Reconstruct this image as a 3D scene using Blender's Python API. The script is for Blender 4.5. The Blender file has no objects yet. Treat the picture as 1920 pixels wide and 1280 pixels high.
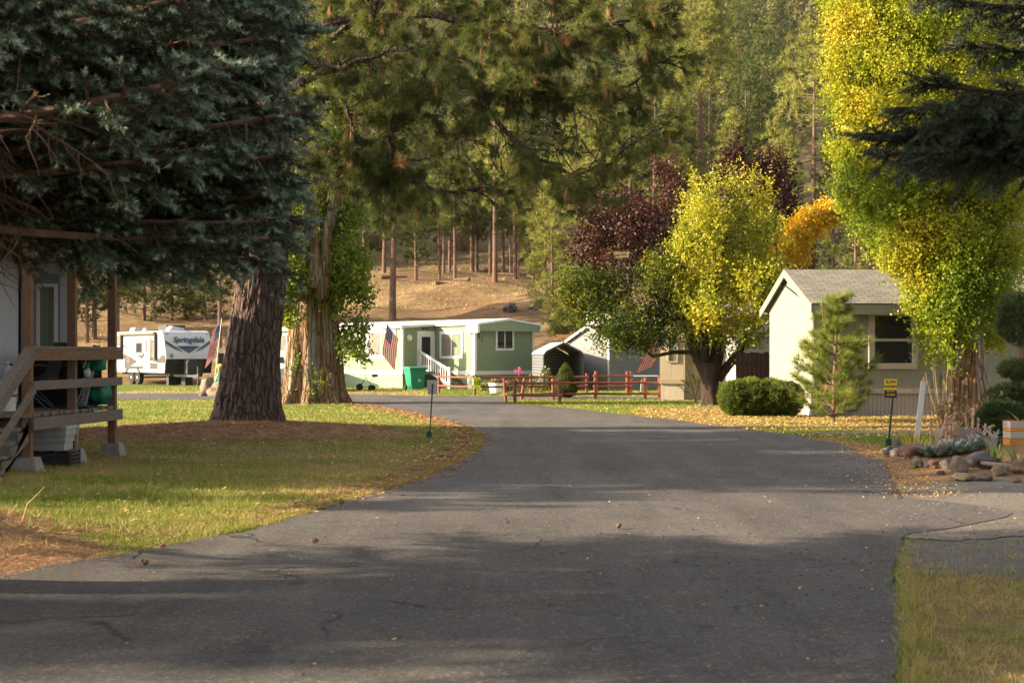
import bpy, math, random
import numpy as np
from mathutils import Vector, Matrix, noise as mn
random.seed(7); RNG = np.random.default_rng(11)
sc = bpy.context.scene; COL = sc.collection
PI = math.pi
F, CX, HY, CH = 2667.0, 960.0, 662.0, 1.6        # focal length in photo pixels, centre, horizon row, eye height
def P(px, py, Y): return Vector(((px-CX)/F*Y, Y, CH-(py-HY)/F*Y))
def G(px, py):
    Y = F*CH/(py-HY); return ((px-CX)/F*Y, Y)
def XA(px, Y): return (px-CX)/F*Y
def ZA(py, Y): return CH-(py-HY)/F*Y

# ------------------------------------------------------------------ terrain
MOUNDS = [(-5.6,28.6,.22,2.8), (-6.3,11.7,.55,1.9), (6.7,19.6,.34,1.5)]
def terrain(x, y):
    x = np.asarray(x, float); y = np.asarray(y, float)
    yy = y + np.clip((x-8)*.10, 0, 6) + np.sin(x*.05)*2.0*np.clip((y-76)/30,0,1)
    z = np.interp(yy, [-100,75,80,86,100,130,180,250,350,500,800,1000,1400], [0,0,.55,1.9,4.5,9.0,19.5,36,66,118,232,268,280])
    k = np.clip((y-78)/25, 0, 1)
    z = z + k*(.35*np.sin(x*.21+y*.13)+.25*np.sin(x*.47-y*.31+1.3)+.15*np.sin(x*.9+y*.77)) + np.clip((y-150)/200,0,1)*(5*np.sin(x*.021+1.)+3*np.sin(x*.045+y*.02))
    for mx,my,h,r in MOUNDS:
        z = z + h*np.exp(-((x-mx)**2+(y-my)**2)/r**2)
    z = z + np.where(y<70, .012*np.sin(x*1.7+y*.9)*np.sin(y*1.3-x*.6), 0)*np.clip((np.abs(x)-2.)/2,0,1)
    return z
def tz(x, y): return float(terrain(x, y))
def hit(px, py, lo=60., hi=900.):
    """Where the sight line of a pixel meets the hillside."""
    Y = lo
    while Y < hi:
        if tz(XA(px,Y), Y) >= ZA(py, Y): break
        Y += .5
    return XA(px, Y), Y, tz(XA(px,Y), Y)

# ------------------------------------------------------------------ materials
def nt(m): return m.node_tree.nodes, m.node_tree.links
def newmat(name):
    m = bpy.data.materials.new(name); m.use_nodes = True
    return m
def bsdf(m): return m.node_tree.nodes['Principled BSDF']
def rgba(c): return (c[0], c[1], c[2], 1.)
def setramp(r, stops):
    cr = r.color_ramp
    while len(cr.elements) > 1: cr.elements.remove(cr.elements[-1])
    cr.elements[0].position = stops[0][0]; cr.elements[0].color = rgba(stops[0][1])
    for p, c in stops[1:]:
        e = cr.elements.new(p); e.color = rgba(c)
def coords(m, kind='Object', scale=(1,1,1)):
    n, l = nt(m)
    t = n.new('ShaderNodeTexCoord'); mp = n.new('ShaderNodeMapping'); mp.inputs['Scale'].default_value = scale
    l.new(t.outputs[kind], mp.inputs['Vector']); return mp.outputs['Vector']
def noise(m, vec, scale, detail=4., rough=.6, dist=0.):
    n, l = nt(m); t = n.new('ShaderNodeTexNoise')
    t.inputs['Scale'].default_value = scale; t.inputs['Detail'].default_value = detail
    t.inputs['Roughness'].default_value = rough; t.inputs['Distortion'].default_value = dist
    if vec is not None: l.new(vec, t.inputs['Vector'])
    return t.outputs['Fac']
def math_(m, op, a, b=None, c=None, clamp=False):
    n, l = nt(m); t = n.new('ShaderNodeMath'); t.operation = op; t.use_clamp = clamp
    for i, v in enumerate((a, b, c)):
        if v is None: continue
        if isinstance(v, (int, float)): t.inputs[i].default_value = v
        else: l.new(v, t.inputs[i])
    return t.outputs[0]
def mixc(m, fac, a, b, mode='MIX'):
    n, l = nt(m); t = n.new('ShaderNodeMix'); t.data_type = 'RGBA'; t.blend_type = mode
    for s, v in ((t.inputs[0], fac), (t.inputs[6], a), (t.inputs[7], b)):
        if isinstance(v, (int, float)): s.default_value = v
        elif isinstance(v, (tuple, list)): s.default_value = rgba(v)
        else: l.new(v, s)
    return t.outputs[2]
def ramp(m, fac, stops):
    n, l = nt(m); t = n.new('ShaderNodeValToRGB'); setramp(t, stops); l.new(fac, t.inputs[0]); return t.outputs['Color']
def sstep(m, v, a, b):
    n, l = nt(m); t = n.new('ShaderNodeMapRange'); t.interpolation_type = 'SMOOTHSTEP'
    t.inputs[1].default_value = a; t.inputs[2].default_value = b; l.new(v, t.inputs[0]); return t.outputs[0]
def bump(m, h, strength=.3, dist=.02):
    n, l = nt(m); t = n.new('ShaderNodeBump'); t.inputs['Strength'].default_value = strength; t.inputs['Distance'].default_value = dist
    l.new(h, t.inputs['Height']); l.new(t.outputs[0], bsdf(m).inputs['Normal'])
def put(m, col, rough=.8, spec=.3, metal=0.):
    b = bsdf(m); n, l = nt(m)
    if isinstance(col, (tuple, list)): b.inputs['Base Color'].default_value = rgba(col)
    else: l.new(col, b.inputs['Base Color'])
    if isinstance(rough, (int, float)): b.inputs['Roughness'].default_value = rough
    else: l.new(rough, b.inputs['Roughness'])
    b.inputs['Specular IOR Level'].default_value = spec; b.inputs['Metallic'].default_value = metal
def plain(name, col, rough=.7, spec=.3, metal=0., var=.18, scale=6., bmp=0., bscale=40., stretch=(1,1,1)):
    """One colour with soft mottling and dirt of its own."""
    m = newmat(name); v = coords(m, 'Object', stretch)
    f = noise(m, v, scale, 5., .65)
    d = tuple(max(0, c*(1-var)) for c in col); b = tuple(min(1, c*(1+var)) for c in col)
    put(m, ramp(m, f, [(.3, d), (.7, b)]), rough, spec, metal)
    if bmp: bump(m, noise(m, v, bscale, 4.), bmp)
    return m
def foliage(name, stops, nscale=.6, mixw=.5, trans=.3, rough=.55, spec=.35, attr=None, detail=2.):
    """Leaf colour from a noise field through the crown plus a random value per leaf."""
    m = newmat(name); n, l = nt(m)
    g = n.new('ShaderNodeNewGeometry')
    f = noise(m, coords(m), nscale, detail)
    f = sstep(m, f, .3, .7)
    if attr:
        a = n.new('ShaderNodeAttribute'); a.attribute_name = attr; f = a.outputs['Fac']
    fac = math_(m, 'ADD', math_(m, 'MULTIPLY', f, 1-mixw), math_(m, 'MULTIPLY', g.outputs['Random Per Island'], mixw))
    col = ramp(m, fac, stops)
    put(m, col, rough, spec)
    if trans > 0:
        tr = n.new('ShaderNodeBsdfTranslucent'); l.new(col, tr.inputs['Color'])
        mx = n.new('ShaderNodeMixShader'); mx.inputs[0].default_value = trans
        l.new(bsdf(m).outputs[0], mx.inputs[1]); l.new(tr.outputs[0], mx.inputs[2])
        l.new(mx.outputs[0], n['Material Output'].inputs['Surface'])
    return m

# ------------------------------------------------------------------ objects
ROOTM = {}
def tag(o, label=None, cat=None, group=None, kind=None):
    if label: o['label'] = label
    if cat: o['category'] = cat
    if group: o['group'] = group
    if kind: o['kind'] = kind
    return o
def thing(name, label, cat, loc=(0,0,0), rz=0., group=None):
    o = bpy.data.objects.new(name, None); COL.objects.link(o)
    o.location = loc; o.rotation_euler = (0,0,rz); o.empty_display_size = .2
    ROOTM[o.name] = Matrix.Translation(Vector(loc)) @ Matrix.Rotation(rz, 4, 'Z')
    return tag(o, label, cat, group)
def link(name, me, m=None, parent=None):
    o = bpy.data.objects.new(name, me); COL.objects.link(o)
    if m is not None and not me.materials: me.materials.append(m)
    if parent is not None: o.parent = parent
    return o
def rootmat(p):
    while p.parent is not None: p = p.parent
    return ROOTM.get(p.name, Matrix.Translation(p.location))

class MB:
    """Collects shapes; build() links them as one mesh object."""
    def __init__(s): s.v = []; s.f = []; s.mi = []; s.cur = 0
    def add(s, vs, fs):
        b = len(s.v); s.v += [tuple(v) for v in vs]; s.f += [tuple(b+i for i in f) for f in fs]; s.mi += [s.cur]*len(fs); return s
    def box(s, x0, x1, y0, y1, z0, z1):
        vs = [(x,y,z) for z in (z0,z1) for y in (y0,y1) for x in (x0,x1)]
        return s.add(vs, [(0,2,3,1),(4,5,7,6),(0,1,5,4),(2,6,7,3),(0,4,6,2),(1,3,7,5)])
    def bar(s, a, b, w, h, up=(0,0,1)):
        a, b = Vector(a), Vector(b); d = (b-a).normalized(); u = Vector(up)
        sd = d.cross(u)
        if sd.length < 1e-4: sd = d.cross(Vector((1,0,0)))
        sd.normalize(); u = sd.cross(d).normalized()
        vs = [p + sd*(i*w/2) + u*(j*h/2) for p in (a,b) for j in (-1,1) for i in (-1,1)]
        return s.add(vs, [(0,2,3,1),(4,5,7,6),(0,1,5,4),(2,6,7,3),(0,4,6,2),(1,3,7,5)])
    def tube(s, pts, rad, n=6, caps=True):
        pts = [Vector(p) for p in pts]
        if not hasattr(rad, '__len__'): rad = [rad]*len(pts)
        vs = []; prev = None
        for i, p in enumerate(pts):
            d = (pts[min(i+1,len(pts)-1)]-pts[max(i-1,0)])
            d = d.normalized() if d.length > 1e-9 else Vector((0,0,1))
            a = prev if prev is not None else (Vector((1,0,0)) if abs(d.x) < .9 else Vector((0,1,0)))
            u = a - d*a.dot(d)
            if u.length < 1e-4: u = d.orthogonal()
            u.normalize(); prev = u; w = d.cross(u)
            vs += [p + (u*math.cos(2*PI*k/n)+w*math.sin(2*PI*k/n))*rad[i] for k in range(n)]
        fs = [(i*n+k, i*n+(k+1)%n, (i+1)*n+(k+1)%n, (i+1)*n+k) for i in range(len(pts)-1) for k in range(n)]
        if caps: fs += [tuple(range(n))[::-1], tuple((len(pts)-1)*n+k for k in range(n))]
        return s.add(vs, fs)
    def lathe(s, c, prof, n=20, axis='z'):
        vs = []
        for r, h in prof:
            for k in range(n):
                a = 2*PI*k/n; q = (r*math.cos(a), r*math.sin(a), h)
                if axis == 'y': q = (q[0], q[2], q[1])
                if axis == 'x': q = (q[2], q[0], q[1])
                vs.append((c[0]+q[0], c[1]+q[1], c[2]+q[2]))
        m = len(prof)
        fs = [(i*n+k, i*n+(k+1)%n, (i+1)*n+(k+1)%n, (i+1)*n+k) for i in range(m-1) for k in range(n)]
        fs += [tuple(range(n))[::-1], tuple((m-1)*n+k for k in range(n))]
        return s.add(vs, fs)
    def prism(s, poly, o, u, v, n, depth):
        """Polygon (a,b) in the plane o+a*u+b*v, extruded by depth along n."""
        o,u,v,n = map(Vector, (o,u,v,n)); k = len(poly)
        vs = [o+u*a+v*b for a,b in poly] + [o+u*a+v*b+n*depth for a,b in poly]
        return s.add(vs, [tuple(range(k))[::-1], tuple(range(k,2*k))] + [(i,(i+1)%k,k+(i+1)%k,k+i) for i in range(k)])
    def blob(s, c, r, seed=0, rough=.25, nu=14, nv=9, freq=1.2):
        c = Vector(c); vs = []
        for j in range(nv+1):
            th = PI*j/nv
            for i in range(nu):
                ph = 2*PI*i/nu
                d = Vector((math.sin(th)*math.cos(ph), math.sin(th)*math.sin(ph), math.cos(th)))
                k = 1+rough*mn.noise(d*freq+Vector((seed*3.7,seed*1.3,seed)))*2
                vs.append(c+Vector((d.x*r[0],d.y*r[1],d.z*r[2]))*k)
        fs = [(j*nu+i, (j+1)*nu+i, (j+1)*nu+(i+1)%nu, j*nu+(i+1)%nu) for j in range(nv) for i in range(nu)]
        return s.add(vs, fs)
    def build(s, name, m, parent=None, world=False, smooth=False):
        v = s.v
        if world and parent is not None:
            im = rootmat(parent).inverted(); v = [tuple(im @ Vector(p)) for p in v]
        me = bpy.data.meshes.new(name); me.from_pydata(v, [], s.f)
        ms = m if isinstance(m, (list, tuple)) else [m]
        for q in ms: me.materials.append(q)
        if len(ms) > 1: me.polygons.foreach_set('material_index', s.mi)
        if smooth: me.polygons.foreach_set('use_smooth', [True]*len(s.f))
        me.update()
        return link(name, me, None, parent)

def soup(name, V, n, m, parent=None, attrs=None, linkit=True):
    """V: (k*n,3) array of k separate n-sided faces -> one mesh object (leaves, needles, blades)."""
    V = np.ascontiguousarray(V.reshape(-1,3), dtype=np.float32); k = len(V)//n
    me = bpy.data.meshes.new(name)
    me.vertices.add(k*n); me.loops.add(k*n); me.polygons.add(k)
    me.vertices.foreach_set('co', V.ravel())
    me.loops.foreach_set('vertex_index', np.arange(k*n, dtype=np.int32))
    me.polygons.foreach_set('loop_start', np.arange(0, k*n, n, dtype=np.int32))
    for an, av in (attrs or {}).items():
        a = me.attributes.new(an, 'FLOAT', 'POINT'); a.data.foreach_set('value', np.repeat(av, n).astype(np.float32))
    me.materials.append(m); me.update()
    return link(name, me, None, parent) if linkit else me

# ------------------------------------------------------------------ foliage geometry (numpy)
def unit(a): return a/np.maximum(np.linalg.norm(a, axis=-1, keepdims=True), 1e-9)
def rdir(n, rng=RNG): return unit(rng.normal(size=(n,3)))
def perp(d, rng=RNG):
    r = rng.normal(size=d.shape); return unit(r-(r*d).sum(-1,keepdims=True)*d)
def needles(p, d, L, w, rng=RNG):
    s = perp(d, rng)*(np.asarray(w)[...,None] if hasattr(w,'__len__') else w)*.5
    t = p + d*(np.asarray(L)[...,None] if hasattr(L,'__len__') else L)
    return np.stack([p-s, p+s, t], 1).reshape(-1,3)
def leaves(p, size, rng=RNG, droop=0., out=None):
    """Diamond leaves, slightly folded along no axis; size per leaf."""
    k = len(p); a = rdir(k, rng); a[:,2] -= droop
    if out is not None: a = a + out
    a = unit(a); b = perp(a, rng); size = np.asarray(size).reshape(-1,1)*np.ones((k,1))
    return np.stack([p-a*size*.5, p+b*size*.36-a*size*.05, p+a*size*.5, p-b*size*.36-a*size*.05], 1).reshape(-1,3)
def tufts(p, axis, N, L, w, spread=.8, grav=.0, rng=RNG, jit=.25):
    """N needles bursting from every point p around axis."""
    k = len(p); pp = np.repeat(p, N, 0); ax = np.repeat(axis, N, 0)
    d = unit(ax + rdir(k*N, rng)*spread); d[:,2] -= grav; d = unit(d)
    Ls = L*(1-jit+2*jit*rng.random(k*N))
    return needles(pp - ax*rng.random((k*N,1))*L*.35, d, Ls, w, rng)
def twigs(p, d, L, N, nl, w, rng=RNG):
    """Spruce shoots: N short needles all round each axis."""
    k = len(p); pp = np.repeat(p, N, 0); dd = np.repeat(d, N, 0); LL = np.repeat(L, N)
    t = np.tile((np.arange(N)+.5)/N, k); base = pp + dd*(t*LL)[:,None]
    nd = unit(dd*.62 + perp(dd, rng)*(1.05-.45*t)[:,None]); nd[:,2] += .12
    return needles(base, unit(nd), nl*(.8+.4*rng.random(k*N)), w, rng)
# ------------------------------------------------------------------ camera, sun, sky
cam = bpy.data.cameras.new('camera'); co = bpy.data.objects.new('camera', cam); COL.objects.link(co)
co.location = (0,0,CH); co.rotation_euler = (PI/2,0,0); sc.camera = co
cam.sensor_width = 36.; cam.lens = F/1920*36; cam.shift_y = (HY-640)/1920.
cam.clip_end = 4000.; cam.clip_start = .1
cam.dof.use_dof = True; cam.dof.focus_distance = 27.; cam.dof.aperture_fstop = 5.
SUN_EL = math.radians(19.); SUN_XY = Vector((-1,-.07)).normalized()
SDIR = Vector((SUN_XY.x*math.cos(SUN_EL), SUN_XY.y*math.cos(SUN_EL), math.sin(SUN_EL)))
sl = bpy.data.lights.new('sun', 'SUN'); sl.energy = 5.0; sl.angle = math.radians(.6); sl.color = (1., .79, .52)
so = bpy.data.objects.new('sun', sl); COL.objects.link(so)
so.rotation_euler = SDIR.to_track_quat('Z','Y').to_euler(); so.location = (-30,-10,40)
w = bpy.data.worlds.new('World'); sc.world = w; w.use_nodes = True
wn, wl = w.node_tree.nodes, w.node_tree.links
sky = wn.new('ShaderNodeTexSky'); sky.sky_type = 'NISHITA'; sky.sun_disc = False
sky.sun_elevation = SUN_EL; sky.sun_rotation = math.atan2(SUN_XY.x, SUN_XY.y) % (2*PI); sky.dust_density = 2.5; sky.air_density = 1.
hs = wn.new('ShaderNodeHueSaturation'); hs.inputs['Saturation'].default_value = .26
tint = wn.new('ShaderNodeMix'); tint.data_type = 'RGBA'; tint.blend_type = 'MULTIPLY'; tint.inputs[0].default_value = 1.; tint.inputs[7].default_value = (1., .965, .925, 1.)   # dusty autumn air
wl.new(sky.outputs[0], hs.inputs['Color']); wl.new(hs.outputs[0], tint.inputs[6]); wl.new(tint.outputs[2], wn['Background'].inputs['Color'])
wn['Background'].inputs['Strength'].default_value = .10
vs = sc.view_settings; vs.view_transform = 'Standard'; vs.look = 'None'; vs.gamma = 1.; vs.exposure = 1.98
sc.render.engine = 'CYCLES'
cy = sc.cycles; cy.max_bounces = 6; cy.diffuse_bounces = 3; cy.glossy_bounces = 2; cy.transmission_bounces = 3; cy.transparent_max_bounces = 6
cy.sample_clamp_indirect = 4.; cy.use_denoising = True

HAZE = .00006
# ------------------------------------------------------------------ road edges (metres, from the plan of the place)
LE = [(-2600,2400),(-700,1300),(-200,1160),(0,1100),(100,1072),(200,1055),(300,1035),(380,1012),(470,993),(560,968),(640,945),(720,920),(800,893),(860,868),(893,848),(905,832),(902,816),(872,801),(820,785),(760,772),(700,762),(650,752)]
RE = [(1680,2400),(1692,1280),(1684,1150),(1686,1060),(1688,1008),(1688,960),(1688,932),(1662,890),(1640,868),(1600,843),(1560,829),(1490,816),(1420,808),(1300,792),(1200,781),(1060,765),(985,759.5),(948,757)]
le = np.array(sorted([(G(*p)[1], G(*p)[0]) for p in LE])); re_ = np.array(sorted([(G(*p)[1], G(*p)[0]) for p in RE]))
le[0,1] = -6.; le[1,1] = max(le[1,1], -5.)
def xl(y): return np.interp(y, le[:,0], le[:,1])
def xr(y): return np.interp(y, re_[:,0], re_[:,1])
Y_END = 49.4
def cross_near(x): return np.interp(x, [-30,-9,-5.6,-.2,0,4,14,40], [50.6,49.2,Y_END,Y_END,49.7,49.7,49.6,49.6])
def cross_far(x): return np.interp(x, [-30,-9,-5.5,-3.5,0,14,40], [56.5,56.,55.0,53.0,52.6,52.2,52.])
def fbm(x, y, s, seed=0):
    """Cheap smooth noise in numpy, about -1..1."""
    o = np.zeros_like(np.asarray(x, float)); r = np.random.default_rng(seed)
    for i in range(7):
        a = r.random()*2*PI; k = s*(1.6**(i%5))*(.7+.6*r.random()); o = o+np.sin((x*math.cos(a)+y*math.sin(a))*k+r.random()*9)/(1+.5*(i%5))
    return o/3.2

# ------------------------------------------------------------------ ground: one sheet to beyond the hill
def axis(a, b, st, lo, hi, g):
    f = list(np.arange(a, b+1e-6, st)); s = st
    while f[-1] < hi: s *= g; f.append(f[-1]+s)
    s = st
    while f[0] > lo: s *= g; f.insert(0, f[0]-s)
    return np.array(f)
gx = axis(-11, 11, .22, -700, 700, 1.10); gy = axis(5, 57, .22, -120, 1300, 1.045)
XX, YY = np.meshgrid(gx, gy); ZZ = terrain(XX, YY)
nx, ny = len(gx), len(gy)
V = np.stack([XX, YY, ZZ], -1).reshape(-1,3)
ii = np.arange(nx*ny).reshape(ny, nx)
Q = np.stack([ii[:-1,:-1], ii[:-1,1:], ii[1:,1:], ii[1:,:-1]], -1).reshape(-1,4)
gm = bpy.data.meshes.new('ground'); gm.from_pydata(V.tolist(), [], Q.tolist())
gm.polygons.foreach_set('use_smooth', [True]*len(Q))
def smooth01(v, a, b):
    t = np.clip((v-a)/(b-a), 0, 1); return t*t*(3-2*t)
def masks(x, y):
    """litter (brown needles), gravel, straw (dry or leaf-strewn), from where things are on the plot."""
    n1 = fbm(x, y, .9, 1); n2 = fbm(x, y, 2.6, 2)
    L, R = xl(y), xr(y)
    on = (y < 50)
    dl = L - x; dr = x - R
    lit = np.exp(-(((x+5.4)/3.5)**2+((y-27.4)/2.3)**2)*1.0)*1.35 + np.exp(-(((x+6.6)/3.1)**2+((y-10.6)/2.5)**2)*.9)*1.9
    lit = smooth01(lit+.28*n1+.14*n2, .45, .75)
    lit = np.maximum(lit, smooth01(np.exp(-((x-7.6)/2.7)**2-((y-19.4)/4.4)**2)+.1*n1, .38, .5)*(x > R))
    fringe = smooth01(.40+.20*n2-dl, 0, .25)*(dl > -.5)*on*(y > 13)
    fringe2 = smooth01(.75+.4*n2-dr, 0, .4)*(dr > -.3)*(y > 14.5)*(y < 27)
    lit = np.maximum(lit, np.maximum(fringe, fringe2)*.9)
    gr = smooth01(np.exp(-((x+7.2)/2.3)**2-((y-15.9)/1.25)**2)+.25*n1, .42, .62)
    right = (dr > 0)
    gr = np.maximum(gr, right*smooth01(y+.3*n1, 9.9, 10.6)*(1-smooth01(y+.3*n2, 17.2, 18.2))*(.85+.15*n2))
    gr = np.maximum(gr, right*np.exp(-((y-28.6-.02*x)/.55)**2)*(x > 6)*.9)
    gr = np.maximum(gr, (x < -9)*smooth01(y, 48.6, 49.2)*(1-smooth01(y, 56, 57)))
    st = .27+.32*n1+.22*n2 + .55*np.exp(-(((x+4.5)/5.5)**2+((y-21.)/5.)**2))
    st = st + right*(y < 48)*(x > 3.6)*(.75*smooth01(y+.6*n1, 27, 30)-.2)*(1-smooth01(y, 40, 45)*(x < 7))
    st = st + right*(y < 12)*(.92+.2*n1)
    st = st + (y > 53)*(y < 60)*(x < -3)*.5
    st = np.clip(st, 0, 1)
    wild = smooth01(y+1.5*n1, 70, 76)
    st = st*(1-wild)+wild*smooth01(y+4*n1, 118, 150)
    return lit*(1-wild), np.clip(gr, 0, 1)*(1-wild), st, wild
mk = masks(XX.ravel(), YY.ravel())
ca = gm.color_attributes.new('cover', 'FLOAT_COLOR', 'POINT')
ca.data.foreach_set('color', np.stack([mk[0], mk[1], mk[2], mk[3]], -1).astype(np.float32).ravel())
m = newmat('ground_cover'); n, l = nt(m)
at = n.new('ShaderNodeAttribute'); at.attribute_name = 'cover'
sp = n.new('ShaderNodeSeparateColor'); l.new(at.outputs['Color'], sp.inputs[0])
v = coords(m)
f1 = noise(m, v, 1.3, 6., .7); f2 = noise(m, v, 14., 5., .7); f3 = noise(m, v, 60., 3., .7); f4 = noise(m, coords(m,'Object',(.35,1,1)), .35, 6, .65)
green = mixc(m, f2, (.050,.086,.010), (.145,.195,.026))
straw = mixc(m, f2, (.085,.064,.030), (.29,.215,.10))
lawn = mixc(m, sstep(m, math_(m,'ADD',sp.outputs[2], math_(m,'MULTIPLY',math_(m,'SUBTRACT',f2,.5),.9)), .3, .8), green, straw)
litc = mixc(m, f2, (.135,.075,.042), (.33,.20,.115))
lawn = mixc(m, sstep(m, math_(m,'ADD',sp.outputs[0], math_(m,'MULTIPLY',math_(m,'SUBTRACT',f2,.5),.7)), .35, .65), lawn, litc)
grav = mixc(m, f3, (.07,.062,.058), (.24,.22,.20))
lawn = mixc(m, sstep(m, math_(m,'ADD',sp.outputs[1], math_(m,'MULTIPLY',math_(m,'SUBTRACT',f2,.5),.8)), .35, .7), lawn, grav)
wildc = mixc(m, sstep(m, f1, .35, .7), (.145,.095,.052), (.31,.225,.11))
wildc = mixc(m, sstep(m, f4, .45, .62), wildc, (.165,.10,.060))
wildc = mixc(m, math_(m,'MULTIPLY',f2,.5), wildc, (.12,.075,.04))
wildc = mixc(m, math_(m,'MULTIPLY',sp.outputs[2],.8), wildc, mixc(m, f1, (.065,.062,.028), (.15,.115,.06)))
col = mixc(m, at.outputs['Alpha'], lawn, wildc)
put(m, col, .95, .1)
bump(m, math_(m,'ADD',f2,math_(m,'MULTIPLY',f3,.4)), .6, .05)
gm.materials.append(m)
tag(link('ground', gm), 'mixed lawn, needle litter and dry hillside ground', kind='structure')

# ------------------------------------------------------------------ asphalt
def asphalt(name, dark, light, gravelly=0.):
    m = newmat(name); v = coords(m); n, l = nt(m)
    big = noise(m, v, .45, 6., .62, .4); mid = noise(m, coords(m,'Object',(1,.55,1)), 2.2, 6., .7); fine = noise(m, v, 85., 3., .75); sp_ = noise(m, v, 34., 2., .6)
    c = ramp(m, math_(m,'ADD',math_(m,'MULTIPLY',big,.6),math_(m,'MULTIPLY',mid,.4)), [(.32, dark), (.52, tuple((a+b)/2 for a,b in zip(dark,light))), (.72, light)])
    c = mixc(m, .5, c, ramp(m, fine, [(.30,(.0,.0,.0)),(.5,(.5,.5,.5)),(.70,(1.,.97,.92))]), 'OVERLAY')
    g2 = noise(m, v, 24., 4., .8); c = mixc(m, .36, c, ramp(m, g2, [(.32,(.05,.05,.05)),(.5,(.5,.5,.5)),(.68,(1.,.98,.95))]), 'OVERLAY')
    tr_ = noise(m, coords(m,'Object',(1.6,.16,1)), 1.1, 5., .65, .5); c = mixc(m, .26, c, ramp(m, tr_, [(.33,(.12,.12,.12)),(.5,(.5,.5,.5)),(.66,(.86,.85,.84))]), 'OVERLAY')
    st = noise(m, v, 1.5, 5., .7); c = mixc(m, math_(m,'MULTIPLY',sstep(m, st, .62, .66),.22), c, tuple(x*.55 for x in dark))
    c = mixc(m, math_(m,'MULTIPLY',sstep(m, sp_, .60, .68),.6+gravelly), c, (.24,.22,.20))
    # branching cracks: warped cell borders, only in places
    wv = n.new('ShaderNodeVectorMath'); wv.operation = 'MULTIPLY_ADD'
    ns = n.new('ShaderNodeTexNoise'); ns.inputs['Scale'].default_value = 1.7; ns.inputs['Detail'].default_value = 5.; l.new(v, ns.inputs['Vector'])
    l.new(ns.outputs['Color'], wv.inputs[0]); wv.inputs[1].default_value = (.9,.9,0); l.new(v, wv.inputs[2])
    vo = n.new('ShaderNodeTexVoronoi'); vo.feature = 'DISTANCE_TO_EDGE'; vo.inputs['Scale'].default_value = .42; l.new(wv.outputs[0], vo.inputs['Vector'])
    ck = math_(m,'MULTIPLY', math_(m,'SUBTRACT',1.,sstep(m, vo.outputs['Distance'], .002, .011)), sstep(m, noise(m, v, .8, 3.), .47, .60))
    c = mixc(m, math_(m,'MULTIPLY',ck,.75), c, (.02,.02,.02))
    vo2 = n.new('ShaderNodeTexVoronoi'); vo2.feature = 'DISTANCE_TO_EDGE'; vo2.inputs['Scale'].default_value = 1.3; l.new(wv.outputs[0], vo2.inputs['Vector'])
    ck2 = math_(m,'MULTIPLY', math_(m,'SUBTRACT',1.,sstep(m, vo2.outputs['Distance'], .004, .02)), sstep(m, noise(m, v, .55, 3.), .53, .63))
    c = mixc(m, math_(m,'MULTIPLY',ck2,.45), c, (.03,.03,.03))
    put(m, c, .86, .25)
    h = math_(m,'SUBTRACT', math_(m,'ADD',math_(m,'MULTIPLY',fine,.6),math_(m,'MULTIPLY',sp_,.5)), ck)
    bump(m, h, .55, .012)
    return m
M_ASPH = asphalt('asphalt', (.056,.052,.0525), (.106,.099,.0985)); M_ASPH2 = asphalt('gravelly_asphalt', (.078,.066,.060), (.165,.145,.130), .4)
def sheet(rows, off):
    """rows: list of lists of (x,y) with equal length -> draped strip."""
    a = np.array(rows); k, c, _ = a.shape
    z = terrain(a[...,0], a[...,1])+off
    vs = np.concatenate([a, z[...,None]], -1).reshape(-1,3).tolist()
    return vs, [(i*c+j, i*c+j+1, (i+1)*c+j+1, (i+1)*c+j) for i in range(k-1) for j in range(c-1)]
rb = MB(); ys = np.concatenate([np.arange(-20,4,1.), np.arange(4,20,.12), np.arange(20,Y_END,.2), [Y_END]])
rows = []
for y in ys:
    jl = .10*float(fbm(y, 3., 2.2, 5))+.05*float(fbm(y,1.,9,6)); jr = .05*float(fbm(y, 8., 1.3, 7))+.022*float(fbm(y,1.,5.,8))+.012*float(fbm(y,1.,17.,18))
    if 12.6 < y < 15.7: jr += 1.1*math.sin((y-12.6)/3.1*PI)
    a, b = float(xl(y))+jl, float(xr(y))+jr
    rows.append([(a+(b-a)*t, y) for t in np.linspace(0,1,26)])
rb.add(*sheet(rows, .014))
xs = np.concatenate([np.arange(-30,-12,1.), np.arange(-12,12,.25), np.arange(12,41,1.)])
rows = [[(x, float(cross_near(x))+.08*float(fbm(x,2.,2.,9))*(x>-.1 or x<-5.6) + t*(float(cross_far(x))-float(cross_near(x))+.15*float(fbm(x,5.,1.5,10)))) for t in np.linspace(0,1,9)] for x in xs]
rb.add(*sheet([list(r) for r in zip(*rows)], .014))
tag(rb.build('road', M_ASPH, smooth=True), 'worn grey asphalt road curving left past the lawns', kind='structure')
db = MB(); rows = []
for x in np.arange(3.2, 14, .07):
    lo = 12.35 + .22*float(fbm(x,1.,1.3,12))+.16*float(fbm(x,1.,4.,14))+.10*float(fbm(x,1.,11.,15)) - max(0,x-8)*.1; hi = float(np.interp(x,[3.2,4.4,4.6,5.2,14],[15.9,15.8,15.0,14.5,13.9]))+.12*float(fbm(x,4.,2.2,13))
    rows.append([(x, lo+(hi-lo)*t) for t in np.linspace(0,1,12)])
db.add(*sheet([list(r) for r in zip(*rows)], .008))
tag(db.build('driveway', M_ASPH2, smooth=True), 'rough gravelly driveway branching off the road', kind='structure')

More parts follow.
